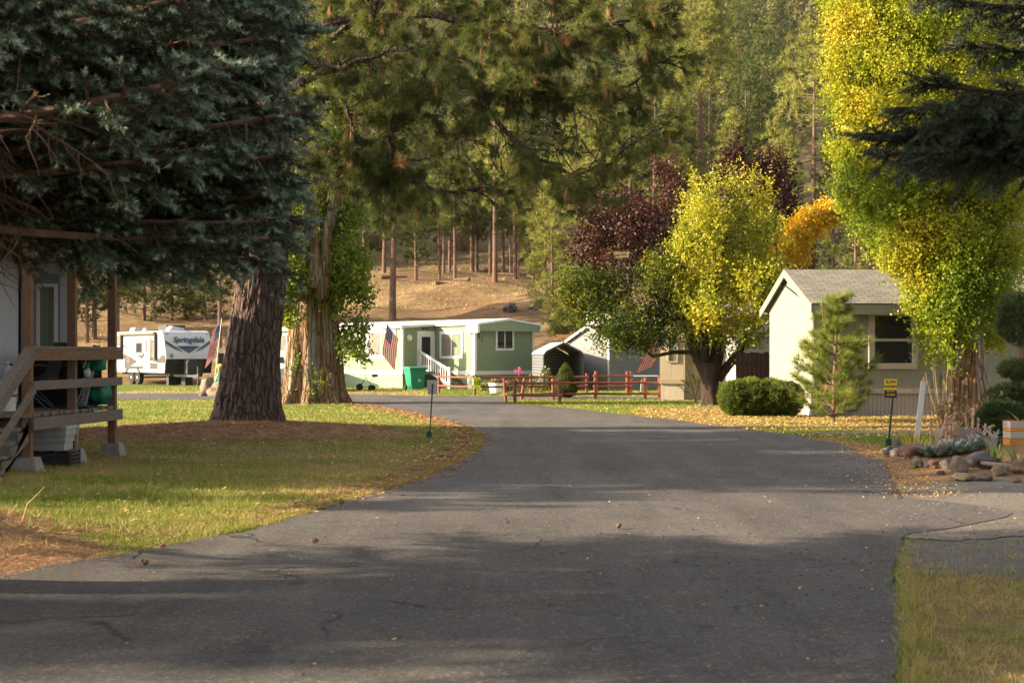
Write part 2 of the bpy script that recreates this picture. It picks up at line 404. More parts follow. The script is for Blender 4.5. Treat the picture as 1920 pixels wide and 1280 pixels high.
# ------------------------------------------------------------------ grass blades, needles, leaves, stones: nobody could count them
M_GRASS = foliage('grass_blades', [(0,(.050,.090,.008)),(.33,(.165,.235,.020)),(.50,(.30,.255,.062)),(.72,(.46,.345,.14)),(1,(.60,.45,.24))], attr='dry', mixw=.55, trans=.35)
def scatter(n, x0, x1, y0, y1): return x0+(x1-x0)*RNG.random(n), y0+(y1-y0)*RNG.random(n)
def road_clear(x, y):
    on = (x > xl(y)+.05*RNG.random(len(x))) & (x < xr(y)-.09*RNG.random(len(x))**2) & (y < Y_END+.2)
    cr = (y > cross_near(x)-.02) & (y < cross_far(x)+.02)
    dw = (x > 3.) & (y > 12.5) & (y < np.interp(x,[3.2,4.4,4.6,5.2,14],[15.9,15.8,15.0,14.5,13.9]))
    return ~(on | cr | dw)
GV, GA = [], []
for (n, x0,x1,y0,y1, h, wd) in [(60000,1.8,6.5,6.2,11.9,.034,.0042),(60000,-8,-2.,9,14.2,.05,.0045),(95000,-9,-.4,13.5,21,.05,.006),(60000,-12,.6,21,33,.055,.010),(45000,-16,-1,33,50,.06,.016),
                                (30000,4,16,24,36,.05,.010),(26000,-1,12,33,50,.055,.016),(22000,-16,8,52.5,66,.07,.022)]:
    x, y = scatter(n, x0,x1,y0,y1); ok = road_clear(x, y)
    x, y = x[ok], y[ok]; lit, gr, st, wd_ = masks(x, y)
    keep = RNG.random(len(x)) < np.clip(1.05-lit*.93-gr*.9-.25*st*(fbm(x,y,5.,20)>0)-.62*(y<12)*(x>1.5)*(fbm(x,y,1.9,41)<-.05), .02, 1); x, y, lit, st = x[keep], y[keep], lit[keep], st[keep]
    k = len(x); z = terrain(x, y)
    clump = 1+.5*fbm(x, y, 4., 21)
    d = unit(np.stack([RNG.normal(size=k)*.55, RNG.normal(size=k)*.55, np.ones(k)], 1))
    p = np.stack([x, y, z-.004], 1)
    GV.append(needles(p, d, h*clump*(.5+.9*RNG.random(k)), wd)); GA.append(np.clip(st*.9+lit*.3+.25*fbm(x,y,3.,22)+(y<12)*(x>1.5)*(.24-.80*(fbm(x,y,2.2,40)>.25)), 0, 1))
def clumps(n, x0,x1,y0,y1, h, wd, per=14, edge=None):
    x, y = scatter(n, x0,x1,y0,y1)
    if edge is not None: x = edge(y)+np.abs(RNG.normal(size=n))*.10*(1 if edge is xr else -1)
    ok = road_clear(x, y) | (edge is not None); lit, gr, st, _ = masks(x, y); ok &= RNG.random(n) > gr*.8; x, y, st = x[ok], y[ok], st[ok]; k = len(x); s = .5+RNG.random(k)
    X = np.repeat(x, per)+RNG.normal(size=k*per)*.022; Y_ = np.repeat(y, per)+RNG.normal(size=k*per)*.022
    d = unit(np.stack([RNG.normal(size=k*per)*.65, RNG.normal(size=k*per)*.65, np.ones(k*per)], 1))
    GV.append(needles(np.stack([X, Y_, terrain(X,Y_)], 1), d, h*np.repeat(s,per)*(.5+.8*RNG.random(k*per)), wd)); GA.append(np.repeat(np.clip(RNG.random(k)*.45+(st-.4)*.8, 0, 1), per))
clumps(1300, 1.8,5.,6.2,10.8, .058, .0045); clumps(500, 1.8,5.,6.4,12.2, .06, .004, 10, xr); clumps(1500,-7.,-1.5,11.5,20, .075, .006); clumps(1100,-7.,-1.5,12.5,30, .06, .006, 9, xl); clumps(260,3.4,6.5,10.8,12.4,.05,.005,10)
x, y = scatter(70000, -70, 60, 77, 150); k = len(x); ok = fbm(x,y,.25,30)+.5*fbm(x,y,1.2,31) > -.1; x, y = x[ok], y[ok]; k = len(x)
wp = np.stack([x, y, terrain(x,y)-.01], 1); wdir = unit(np.stack([RNG.normal(size=k)*.4, RNG.normal(size=k)*.4, np.ones(k)],1))
tag(soup('grass', np.concatenate(GV), 3, M_GRASS, attrs={'dry': np.concatenate(GA)}), 'short lawn grass, green with straw patches', kind='stuff')
M_DRYG = foliage('dry_grass_blades', [(0,(.26,.16,.07)),(.5,(.42,.30,.13)),(1,(.55,.43,.20))], nscale=.15, trans=.3)
tag(soup('dry_grass', needles(wp, wdir, .22*(.4+RNG.random(k)), .045), 3, M_DRYG), 'tall straw coloured grass on the open slope', kind='stuff')
M_NEED = foliage('fallen_needles', [(0,(.10,.045,.022)),(.5,(.24,.12,.06)),(1,(.42,.25,.13))], nscale=2., trans=0.)
nv = []
for (n, cx_, cy_, sx, sy, L, wd) in [(26000,-5.6,10.8,2.0,1.7,.10,.0035),(20000,-5.2,27.4,2.6,2.2,.14,.007)]:
    x = cx_+RNG.normal(size=n)*sx; y = cy_+RNG.normal(size=n)*sy; ok = road_clear(x,y) | (RNG.random(n) < .06); x, y = x[ok], y[ok]; k = len(x)
    a = RNG.random(k)*2*PI; d = unit(np.stack([np.cos(a), np.sin(a), RNG.normal(size=k)*.22+.06], 1))
    nv.append(needles(np.stack([x,y,terrain(x,y)+.012],1), d, L, wd))
y = 14+RNG.random(9000)*32; x = xl(y)-.25+RNG.normal(size=9000)*.2; a = RNG.random(9000)*2*PI
nv.append(needles(np.stack([x,y,terrain(x,y)+.018],1), unit(np.stack([np.cos(a),np.sin(a),.15*np.ones(9000)],1)), .13, .010))
tag(soup('fallen_needles', np.concatenate(nv), 3, M_NEED), 'brown pine needle litter under the conifers and along the road edge', kind='stuff')
M_LEAF = foliage('fallen_leaf', [(0,(.20,.09,.03)),(.35,(.42,.22,.06)),(.7,(.58,.38,.10)),(1,(.62,.46,.13))], nscale=3., mixw=.8, trans=.15)
lv = []
def litter(n, x, y, s):
    k = len(x); nrm = unit(np.stack([RNG.normal(size=k)*.35, RNG.normal(size=k)*.35, np.ones(k)],1)); a = perp(nrm); b = np.cross(nrm, a); s = (s*(.6+.8*RNG.random(k)))[:,None]
    p = np.stack([x,y,terrain(x,y)+.030],1); lv.append(np.stack([p-a*s*.5,p+b*s*.34,p+a*s*.5,p-b*s*.34],1).reshape(-1,3))
x, y = scatter(4500, -9, 1, 13, 46); ok = (x < xl(y)+.15); litter(0, x[ok], y[ok], .045)
y = 20+RNG.random(1500)*22; x = xl(y)-np.abs(RNG.normal(size=1500))*.5; litter(0, x, y, .05)
x, y = scatter(15000, 3.2, 16, 26.5, 40); ok = (x > xr(y)-.1) & ((y < 28) | (y > 29.2) | (RNG.random(15000)<.2)); litter(0, x[ok], y[ok], .055)
y = 15.6+RNG.random(2600)*11; x = xr(y)+.28+RNG.normal(size=2600)*.25; litter(0, x, y, .028)
x, y = scatter(120, -2, 5.2, 15, 27); litter(0, x, y, .026)
y = 15.5+RNG.random(220)*8; x = xr(y)-np.abs(RNG.normal(size=220))*.6; litter(0, x, y, .026)
x, y = scatter(170, -4, 3, 7, 16); litter(0, x, y, .023)
x, y = scatter(700, -1, 9, 36, 49); litter(0, x[x>xr(y)], y[x>xr(y)], .07)
x, y = scatter(170, 4.2, 9.5, 13.2, 17.8); litter(0, x, y, .024)
tag(soup('fallen_leaves', np.concatenate(lv), 4, M_LEAF), 'yellow fallen leaves strewn over lawns and road edges', kind='stuff')
gs = []
def pyr(x, y, r, z):
    k = len(x); a = RNG.random(k)*6.28; P0 = np.stack([x,y,z],1); q = []
    for j in range(3): q.append(P0+np.stack([np.cos(a+j*2.1)*r, np.sin(a+j*2.1)*r, 0*r],1))
    t = P0+np.stack([RNG.normal(size=k)*r*.3, RNG.normal(size=k)*r*.3, r*(.6+.5*RNG.random(k))],1)
    for j in range(3): gs.append(np.stack([q[j], q[(j+1)%3], t],1).reshape(-1,3))
x, y = scatter(5200, 3., 7.5, 9.8, 12.7); ok = x > xr(y)-.1+.2*RNG.random(5200); pyr(x[ok], y[ok], (.004+.010*RNG.random(5200)**3)[ok], terrain(x[ok],y[ok])+.006)
x, y = scatter(2600, 3.4, 8.5, 12.4, 17.2); ok = x > xr(y)-.2; pyr(x[ok], y[ok], (.004+.012*RNG.random(2600)**3)[ok], terrain(x[ok],y[ok])+.012)
x, y = scatter(1800, -9.5, -4.6, 14.5, 17.3); pyr(x, y, .006+.010*RNG.random(1800)**2, terrain(x,y)+.002)
tag(soup('loose_gravel', np.concatenate(gs), 3, foliage('gravel_stone', [(0,(.07,.062,.058)),(.5,(.13,.118,.108)),(1,(.25,.23,.21))], 4., .8, 0., .9, .15)), 'loose grey gravel on the driveway and path', kind='stuff')
M_STONE = plain('dark_gravel', (.055,.050,.048), .9, .2, var=.5, scale=30)
pb = MB()
for i in range(760):
    if i < 480: x, y = random.gauss(2.2,.8), random.uniform(8.3, 13.4)
    else: x, y = random.uniform(-3.2, 3.0), random.uniform(7, 22)
    if not (xl(y) < x < xr(y)-.05): continue
    r = random.uniform(.003,.006)+.009*random.random()**4; z = tz(x,y)+.016
    pb.add([(x-r,y,z),(x+r,y+r*.3,z),(x,y-r*1.2,z),(x+r*.2,y+r,z),(x,y,z+r*.9)], [(0,2,4),(2,1,4),(1,3,4),(3,0,4)])
tag(pb.build('gravel', M_STONE), 'small dark stones loose on the asphalt', kind='stuff')

hz = MB(); hz.box(-690,690,-110,1290,-1.,300.)
m = newmat('autumn_haze'); n, l = nt(m); n.remove(n['Principled BSDF']); pv = n.new('ShaderNodeVolumePrincipled'); pv.inputs['Density'].default_value = HAZE; pv.inputs['Color'].default_value = (1., .97, .92, 1.); pv.inputs['Anisotropy'].default_value = .3
l.new(pv.outputs[0], n['Material Output'].inputs['Volume'])
tag(hz.build('haze', m), 'thin dusty air over the valley', kind='stuff')
# ------------------------------------------------------------------ shared building materials and helpers
def siding(name, col, step=.2, axis='h', rough=.7, groove=.05, dark=.72, var=.06):
    """Painted sheet siding: vertical ('h') or horizontal ('z') grooves in the object's own metres."""
    m = newmat(name); n, l = nt(m); v = coords(m); s = n.new('ShaderNodeSeparateXYZ'); l.new(v, s.inputs[0])
    t = math_(m,'ADD',s.outputs[0],s.outputs[1]) if axis == 'h' else s.outputs[2]
    fr = math_(m,'FRACT',math_(m,'DIVIDE',math_(m,'ADD',t,50.),step))
    g = math_(m,'LESS_THAN',fr,groove)
    f = noise(m, coords(m,'Object',(2.5,2.5,.6)), 3., 5., .65)
    c = ramp(m, f, [(.3,tuple(x*(1-var*1.6) for x in col)),(.7,tuple(min(1,x*(1+var)) for x in col))])
    c = mixc(m, g, c, tuple(x*dark for x in col))
    put(m, c, rough, .3)
    h = math_(m,'SUBTRACT',1.,g) if axis == 'h' else fr
    bump(m, h, .6, .015)
    return m
M_WHITE = plain('white_paint', (.60,.59,.56), .5, .4, var=.05)
M_GREENS = siding('sage_green_siding', (.195,.245,.150), .21)
M_GLASS = newmat('dark_window_glass'); put(M_GLASS, (.018,.022,.024), .04, .6)
M_GLASSP = plain('curtained_glass', (.15,.18,.13), .12, .6, var=.3, scale=3, stretch=(9,9,.3))
M_GLASSB = plain('blinds_behind_glass', (.17,.15,.12), .15, .6, var=.2, scale=3)
M_BLACK = plain('black_plastic', (.018,.018,.019), .45, .4)
M_DKMETAL = plain('dark_steel', (.05,.05,.055), .45, .4, metal=.4)
M_STEEL = plain('galvanised_steel', (.42,.43,.44), .4, .5, metal=.7)
M_RUBBER = plain('tyre_rubber', (.022,.021,.02), .85, .2, var=.3)
M_CONC = plain('concrete', (.20,.19,.17), .9, .2, var=.25, scale=9, bmp=.3)
def wood(name, col, rough=.8, var=.35):
    m = newmat(name); v = coords(m,'Object',(1,1,1)); n, l = nt(m)
    f = noise(m, coords(m,'Object',(9,2.2,9)), 3., 6., .7, .6); g = noise(m, v, 1.4, 3.)
    c = ramp(m, f, [(.3,tuple(x*(1-var) for x in col)),(.55,col),(.75,tuple(min(1,x*(1+var)) for x in col))])
    c = mixc(m, math_(m,'MULTIPLY',sstep(m,g,.45,.7),.35), c, tuple(sum(col)/3*x for x in (.85,.8,.75)))
    put(m, c, rough, .25); bump(m, f, .25, .01); return m
M_DECK = wood('weathered_deck_timber', (.155,.088,.050)); M_DECKG = wood('grey_deck_timber', (.145,.115,.095))
M_RED = wood('red_stained_rail', (.185,.050,.028), .6, .22); M_FENCE = wood('dark_fence_board', (.040,.022,.014))
M_CEDAR = wood('raw_cedar', (.46,.24,.10))

def window(parent, name, o, u, n, w, h, fr=.08, div='v', pane=None, frm=None, world=False, split=.5, proud=.04, panes=None):
    """Window w x h whose lower left corner is o; u runs along the wall, n points outdoors. Frame is the part, panes are sub-parts."""
    o, u, n = Vector(o), Vector(u).normalized(), Vector(n).normalized(); z = Vector((0,0,1))
    b = MB()
    def rect(a0,a1,b0,b1,d0,d1,mb): mb.prism([(a0,b0),(a1,b0),(a1,b1),(a0,b1)], o+n*d0, u, z, n, d1-d0)
    rect(0,fr,0,h,-.02,proud,b); rect(w-fr,w,0,h,-.02,proud,b); rect(fr,w-fr,0,fr,-.02,proud,b); rect(fr,w-fr,h-fr,h,-.02,proud,b)
    r = fr*.45
    if div == 'v': rect(w*split-r/2,w*split+r/2,fr,h-fr,-.02,proud-.012,b)
    if div == 'h': rect(fr,w-fr,h*split-r/2,h*split+r/2,-.02,proud-.012,b)
    f = b.build(name, frm or M_WHITE, parent, world)
    if panes is None: panes = [pane or M_GLASS]*(2 if div else 1)
    cells = [(fr,w*split-r/2,fr,h-fr),(w*split+r/2,w-fr,fr,h-fr)] if div == 'v' else [(fr,w-fr,fr,h*split-r/2),(fr,w-fr,h*split+r/2,h-fr)] if div == 'h' else [(fr,w-fr,fr,h-fr)]
    for c, pm in zip(cells, panes):
        q = MB(); rect(*c, .003, .010, q); q.build('pane', pm, f, world)
    return f
def text(name, body, size, m, parent, mat4, shear=0., bold=0., extrude=.004, spacing=1., align='CENTER'):
    cu = bpy.data.curves.new(name, 'FONT'); cu.body = body; cu.size = size; cu.shear = shear; cu.offset = bold; cu.extrude = extrude
    cu.align_x = align; cu.align_y = 'CENTER'; cu.space_character = spacing; cu.resolution_u = 3
    t = bpy.data.objects.new(name, cu); COL.objects.link(t); dg = bpy.context.evaluated_depsgraph_get()
    me = bpy.data.meshes.new_from_object(t.evaluated_get(dg)); bpy.data.objects.remove(t)
    me.transform(mat4); me.materials.clear(); me.materials.append(m)
    return link(name, me, None, parent)
def frame4(o, u, v):
    u, v = Vector(u).normalized(), Vector(v).normalized(); n = u.cross(v)
    return Matrix(((u.x,v.x,n.x,o[0]),(u.y,v.y,n.y,o[1]),(u.z,v.z,n.z,o[2]),(0,0,0,1)))

# ------------------------------------------------------------------ green mobile home with the notch porch
AZG = math.radians(40.5)
gh = thing('mobile_home', 'pale green mobile home with white trim and number 51 on its end wall', 'house', (-1.67,64,0), AZG)
b = MB()
b.box(0,3.5,0,17,.80,2.86); b.box(-1.88,-.0,2.95,17,.80,2.86)
b.build('wall', M_GREENS, gh)
M_SKIRT = siding('pale_green_skirting', (.22,.285,.175), .3)
b = MB(); b.box(.03,3.47,.03,16.97,0,.62); b.box(-1.85,.03,2.98,16.97,0,.62); b.build('skirting', M_SKIRT, gh)
b = MB()
for (x0,x1,y0,y1,z0,z1) in [(-.03,3.53,-.03,0,.62,.80),(-.03,0,0,2.92,.62,.80),(-1.91,0,2.92,2.95,.62,.80),(-1.91,-1.88,2.95,17.03,.62,.80),(3.5,3.53,0,17.03,.62,.80),
    (-.035,.09,-.035,-.0,.8,2.86),(-.035,-.0,0,.10,.8,2.86),(3.41,3.535,-.035,0,.8,2.86),(-1.915,-1.80,2.915,2.95,.8,2.86),(-1.915,-1.88,2.95,3.07,.8,2.86),(-1.915,-1.88,6.3,6.42,.8,2.86)]:
    b.box(x0,x1,y0,y1,z0,z1)
b.build('corner_trim', M_WHITE, gh)
b = MB()   # low gable roof with a hung gable at the end, lean-to strip over the wide half
M_ROOFW = plain('white_metal_roof', (.58,.58,.57), .5, .4, var=.08)
gp = [(-.16,2.86),(1.75,3.10),(3.66,2.86),(3.66,2.95),(1.75,3.19),(-.16,2.95)]
b.prism(gp, (0,-.40,0), (1,0,0), (0,0,1), (0,1,0), 17.6)
b.prism([(-2.04,2.74),(-.165,2.87),(-.165,2.97),(-2.04,2.86)], (0,2.80,0), (1,0,0), (0,0,1), (0,1,0), 14.4)
rf = b.build('roof', M_ROOFW, gh)
b = MB(); b.prism([(-.12,2.60),(3.62,2.60),(3.62,2.85),(1.75,3.09),(-.12,2.85)], (0,-.37,0), (1,0,0), (0,0,1), (0,1,0), .05); b.build('gable_board', M_GREENS, gh)
b = MB(); b.prism([(3.57,2.60),(3.66,2.60),(3.66,2.87),(3.57,2.87)], (0,-.42,0), (1,0,0), (0,0,1), (0,1,0), .5)
b.build('eave_return', M_WHITE, gh); b = MB(); b.box(-.19,-.05,-.41,.4,2.52,2.862); b.build('eave_box', M_WHITE, gh)
window(gh, 'window', (1.20,0,1.72), (1,0,0), (0,-1,0), 1.10, 1.08, .10, panes=[M_GLASS, M_GLASS])
window(gh, 'window', (0,2.55,1.35), (0,-1,0), (-1,0,0), 1.72, 1.25, .12, panes=[M_GLASSB, M_GLASSP])
window(gh, 'window', (-1.88,5.75,1.38), (0,-1,0), (-1,0,0), 2.35, 1.32, .15, panes=[M_GLASSB, M_GLASSP])
window(gh, 'window', (-1.88,8.9,1.70), (0,-1,0), (-1,0,0), 1.35, .80, .10, panes=[M_GLASSB, M_GLASSP])
window(gh, 'window', (-1.88,13.6,1.60), (0,-1,0), (-1,0,0), 1.4, 1.0, .10, panes=[M_GLASSB, M_GLASSP])
b = MB(); y = 2.95   # door on the shaded return wall
b.box(-1.06,-.95,y-.05,y-.0,.80,2.62); b.box(-.14,-.03,y-.05,y,.80,2.62); b.box(-.95,-.14,y-.05,y,2.50,2.62)
dr = b.build('door', M_WHITE, gh)
b = MB(); b.box(-.95,-.80,y-.035,y-.004,.82,2.50); b.box(-.28,-.14,y-.035,y-.004,.82,2.50); b.box(-.80,-.28,y-.035,y-.004,.82,1.05); b.box(-.80,-.28,y-.035,y-.004,2.36,2.50); b.build('storm_door', M_WHITE, dr)
b = MB(); b.box(-.80,-.28,y-.022,y-.01,1.05,2.36); b.build('pane', M_GLASS, dr)
b = MB(); b.tube([(-.84,y-.05,1.62),(-.84,y-.09,1.62),(-.84,y-.09,1.78)], .014, 5); b.build('handle', M_DKMETAL, dr)
b = MB(); b.lathe((-1.50,y-.08,2.30),[(.0,-.0),(.13,.0),(.15,.04),(.15,.075)],18,'y'); b.build('wall_plaque', plain('cream_disc', (.62,.58,.44), .6), gh)
b = MB(); b.prism([(-.7,2.70),(-.46,2.70),(-.42,2.74),(-.42,2.78),(-.74,2.78),(-.74,2.74)], (0,y-.09,0), (1,0,0), (0,0,1), (0,1,0), .09); b.build('door_lamp', M_DKMETAL, gh)
text('house_number', '5', .30, M_BLACK, gh, frame4((.24,-.012,2.36),(1,0,0),(0,0,1)), bold=.008); text('house_number', '1', .30, M_BLACK, gh, frame4((.40,-.012,2.22),(1,0,0),(0,0,1)), bold=.008)
# porch floor, stair and balustrade (a built-on part of the home)
b = MB(); b.box(-1.85,-.03,1.75,2.92,.66,.78); b.build('porch_floor', M_DECKG, gh)
b = MB()
for k in range(4): b.box(-.95,-.03,1.75-.28*(k+1),1.75-.28*k+.02,.62-.155*k,.66-.155*k)
for x in (-.95,-.07): b.prism([(1.75,.60),(1.75,.76),(.55,.10),(.55,0),(.75,0)], (x,0,0), (0,1,0), (0,0,1), (1,0,0), .05)
b.build('stair', M_DECKG, gh)
for x in (-1.0,):
    b = MB(); b.bar((x,2.90,1.72),(x,.60,.86),.06,.10); b.bar((x,2.90,1.04),(x,.60,.20),.05,.08)
    for k in range(13):
        t = k/12; yy = 2.82-2.12*t; b.bar((x,yy,1.02-.82*t),(x,yy,1.70-.82*t),.035,.035,(0,1,0))
    b.box(x-.05,x+.05,.52,.62,0,.98); b.build('stair_railing', M_WHITE, gh)

# ------------------------------------------------------------------ travel trailer
tr = thing('travel_trailer', 'white and grey travel trailer with blue chevron and Springdale lettering', 'camper', (-17.0,70,0), math.radians(36.9))
M_TWH = siding('white_ribbed_aluminium', (.29,.285,.27), .11, 'z', .45, .08, .82)
M_TGR = siding('grey_ribbed_aluminium', (.055,.054,.053), .11, 'z', .5, .08, .7)
M_CAP = plain('gloss_cap_white', (.44,.455,.48), .3, .5, var=.03); M_NAVY = plain('navy_decal', (.022,.042,.095), .4, .5); M_GREYD = plain('grey_decal', (.045,.045,.047), .4, .4)
side = [(.25,.62),(.06,1.32),(.10,1.55),(.36,2.45),(.50,2.63),(.75,2.72),(6.5,2.72),(6.75,2.6),(6.8,.62)]
b = MB(); b.prism(side, (0,0,0), (0,1,0), (0,0,1), (1,0,0), 2.44); b.build('body', M_TWH, tr)
fu, fv = Vector((1,0,0)), Vector((0,.26,.90)).normalized(); fn = fu.cross(fv)   # front slope
cap = MB()
cp = [(.06,1.32),(.10,1.55),(.36,2.45),(.50,2.63),(.75,2.72)]
out = [(y-.03,z+(.02 if z>2.5 else .0)) for y,z in cp]
cap.prism(out+cp[::-1], (-.01,0,0), (0,1,0), (0,0,1), (1,0,0), 2.46); cap.build('front_cap', M_CAP, tr)
b = MB(); b.prism([(.25,.60),(.06,1.315),(.025,1.315),(.20,.60)], (-.012,0,0), (0,1,0), (0,0,1), (1,0,0), 2.464); b.build('front_skirt', M_BLACK, tr)
fo = Vector((1.22,.07-.034,1.55)); 
def FP(u, v): return fo+fu*u+fv*v
def fpoly(mb, pts, off=.004): mb.prism(pts, fo+fn*off, fu, fv, fn, .004)
b = MB()
for s in (1,-1):
    fpoly(b, [(-1.20*s,.72),(-1.20*s,.56),(-.78*s,.30),(-.28*s,.10),(-.50*s,.26),(-.95*s,.56)][::s])
fpoly(b, [(-.62,.42),(0,.30),(.62,.42),(0,.06)]); fpoly(b, [(-.62,.42),(-.3,.34),(0,.34),(.3,.34),(.62,.42),(0,.28)], .010)
b.build('chevron_decal', M_NAVY, tr)
text('name_lettering', 'Springdale', .40, M_NAVY, tr, frame4(fo+fu*.03+fv*.74+fn*.008, fu, fv), shear=.35, bold=.012)
b = MB(); fpoly(b, [(.12,.50),(.50,.50),(.50,.515),(.12,.515)]); b.build('small_lettering_line', M_GREYD, tr)
b = MB(); c8 = [(-.95+.10*math.cos(a*PI/8), -.06+.10*math.sin(a*PI/8)) for a in range(16)]; fpoly(b, c8); b.build('badge', M_NAVY, tr)
b = MB(); fpoly(b, [(-1.03,-.05),(-.87,-.05),(-.87,-.02),(-1.03,-.02)], .010); b.build('badge_stripe', M_WHITE, tr)
M_REDL = plain('red_lens', (.40,.02,.02), .3, .5)
for u in (-1.05,1.05): b = MB(); fpoly(b, [(u-.06,1.02),(u+.06,1.02),(u+.06,1.07),(u-.06,1.07)], .012); b.build('marker_lamp', M_REDL, tr)
# side wall, x = 0 facing left
def sp_(mb, pts, off=.004, d=.006): mb.prism(pts, (-off,0,0), (0,1,0), (0,0,1), (-1,0,0), d)
b = MB(); sp_(b, [(.22,.80),(6.78,.80),(6.78,1.55),(5.8,1.58),(4.2,1.42),(3.0,1.52),(1.9,1.40),(.9,1.32),(.55,1.52),(.12,1.45)]); b.build('lower_siding', M_TGR, tr)
b = MB(); sp_(b, [(5.4,1.62),(3.3,1.10),(1.9,.95),(2.7,1.25),(4.4,1.60)], .012); sp_(b, [(2.9,.95),(4.7,.92),(4.2,1.02),(3.4,1.22)], .012); sp_(b, [(1.9,1.22),(.9,1.10),(1.9,1.10)], .012); b.build('white_swoosh', M_CAP, tr)
b = MB()
for q in ([(5.6,1.98),(4.7,1.72),(4.6,1.72),(5.5,2.02)], [(5.4,1.76),(4.2,1.45),(3.2,1.36),(4.1,1.50)], [(3.0,2.44),(1.5,2.15),(1.4,2.17),(2.6,2.45)], [(3.0,1.40),(1.5,1.18),(2.6,1.34)]): sp_(b, q, .012)
b.build('grey_swoosh', M_GREYD, tr)
b = MB(); sp_(b, [(.22,.64),(6.78,.64),(6.78,.80),(.22,.80)], .004, .02); b.build('bottom_rail', M_CAP, tr)
window(tr, 'window', (0,1.92,1.22), (0,-1,0), (-1,0,0), .66, .98, .05, 'h', M_GLASSB, M_DKMETAL, proud=.02)
window(tr, 'window', (0,3.82,1.62), (0,-1,0), (-1,0,0), .72, .52, .05, None, M_GLASS, M_DKMETAL, proud=.02)
window(tr, 'window', (0,6.6,2.02), (0,-1,0), (-1,0,0), .70, .48, .04, 'v', M_GLASSB, M_DKMETAL, proud=.02)
b = MB(); sp_(b, [(2.02,.74),(2.84,.74),(2.84,2.44),(2.02,2.44)], .012, .02); dr = b.build('door', M_WHITE, tr)
b = MB(); sp_(b, [(2.26,1.68),(2.62,1.68),(2.62,2.26),(2.26,2.26)], .034, .006); b.build('pane', M_GLASSB, dr)
b = MB(); b.box(-.07,-.032,2.76,2.80,1.40,1.62); b.build('handle', M_DKMETAL, dr)
for y0,y1,z0,z1 in ((.16,.98,.74,1.10),(5.35,6.55,.80,1.28)):
    b = MB(); sp_(b, [(y0,z0),(y1,z0),(y1,z1),(y0,z1)], .012, .015); b.build('storage_door', M_WHITE, tr)
b = MB()
for k in range(4): sp_(b, [(4.55,1.10+k*.1),(5.05,1.10+k*.1),(5.05,1.16+k*.1),(4.55,1.16+k*.1)], .012, .02)
b.build('vent_louvre', plain('brown_louvre', (.13,.075,.05), .6), tr)
b = MB(); b.tube([(-.10,1.25,2.60),(-.10,5.75,2.60)], .075, 10); aw = b.build('awning', plain('tan_awning_roll', (.20,.165,.13), .7), tr)
for y in (1.22,5.68): b = MB(); b.box(-.13,-.02,y-.05,y+.05,1.28,2.56); b.build('awning_arm', M_DKMETAL, aw)
b = MB(); b.box(.7,1.7,1.6,2.7,2.735,3.02); b.build('air_conditioner', M_DKMETAL, tr)
b = MB(); b.prism([(0,0),(.9,0),(.8,.12),(.2,.22)], (.5,.9,2.735), (1,0,0), (0,0,1), (0,1,0), .5); b.build('roof_vent', M_CAP, tr); b = MB(); b.prism([(0,0),(.5,0),(.45,.2),(.08,.2)], (.3,4.9,2.735), (1,0,0), (0,0,1), (0,1,0), .6); b.build('roof_vent', M_CAP, tr); b = MB(); b.prism([(0,0),(.4,0),(.36,.13),(.05,.13)], (.3,3.4,2.735), (1,0,0), (0,0,1), (0,1,0), .4); b.build('roof_vent', M_CAP, tr)
b = MB(); arc = [(4.22+.95*math.cos(a), .62+.34*math.sin(a)) for a in np.linspace(0,PI,15)]; arc2 = [(4.22+.78*math.cos(a), .62+.22*math.sin(a)) for a in np.linspace(PI,0,15)]; sp_(b, arc+arc2, .012, .05); b.build('wheel_arch', M_GREYD, tr)
def wheel(parent, c, r, wd, axis='x', rim=.6, rm=None):
    b = MB(); b.lathe(c, [(r*rim,-wd/2),(r*.93,-wd/2),(r,-wd*.3),(r,wd*.3),(r*.93,wd/2),(r*rim,wd/2)], 22, axis); t = b.build('wheel', M_RUBBER, parent, smooth=False)
    b = MB(); b.lathe(c, [(.02,-wd*.56),(r*.2,-wd*.56),(r*.25,-wd*.4),(r*rim,-wd*.35),(r*rim,wd*.35),(.02,wd*.35)], 16, axis); b.build('rim', rm or M_STEEL, t)
    return t
for x in (.16,2.28):
    for y in (3.83,4.62): wheel(tr, (x,y,.36), .36, .22)
b = MB(); b.box(.35,2.1,.4,6.6,.48,.62); b.bar((.55,.4,.50),(1.22,-1.1,.48),.09,.12); b.bar((1.89,.4,.50),(1.22,-1.1,.48),.09,.12); b.bar((.2,4.2,.36),(2.2,4.2,.36),.08,.08)
b.tube([(1.22,-.95,.02),(1.22,-.95,.95)], .035, 8); b.lathe((1.22,-.95,.0),[(.12,0),(.12,.03),(.05,.04)],10); b.box(1.12,1.32,-1.25,-.95,.44,.58); b.build('chassis', M_DKMETAL, tr)
b = MB(); b.prism([(-.40,.58),(.40,.58),(.40,1.16),(.34,1.26),(-.34,1.26),(-.40,1.16)], (1.22,-.62,0), (1,0,0), (0,0,1), (0,1,0), .42); b.build('tank_cover', plain('grey_plastic', (.035,.035,.037), .5), tr)
b = MB(); b.box(1.02,1.42,.10,.6,0,.5); b.box(.5,1.0,.9,1.2,0,.45); b.build('support_block', M_BLACK, tr)

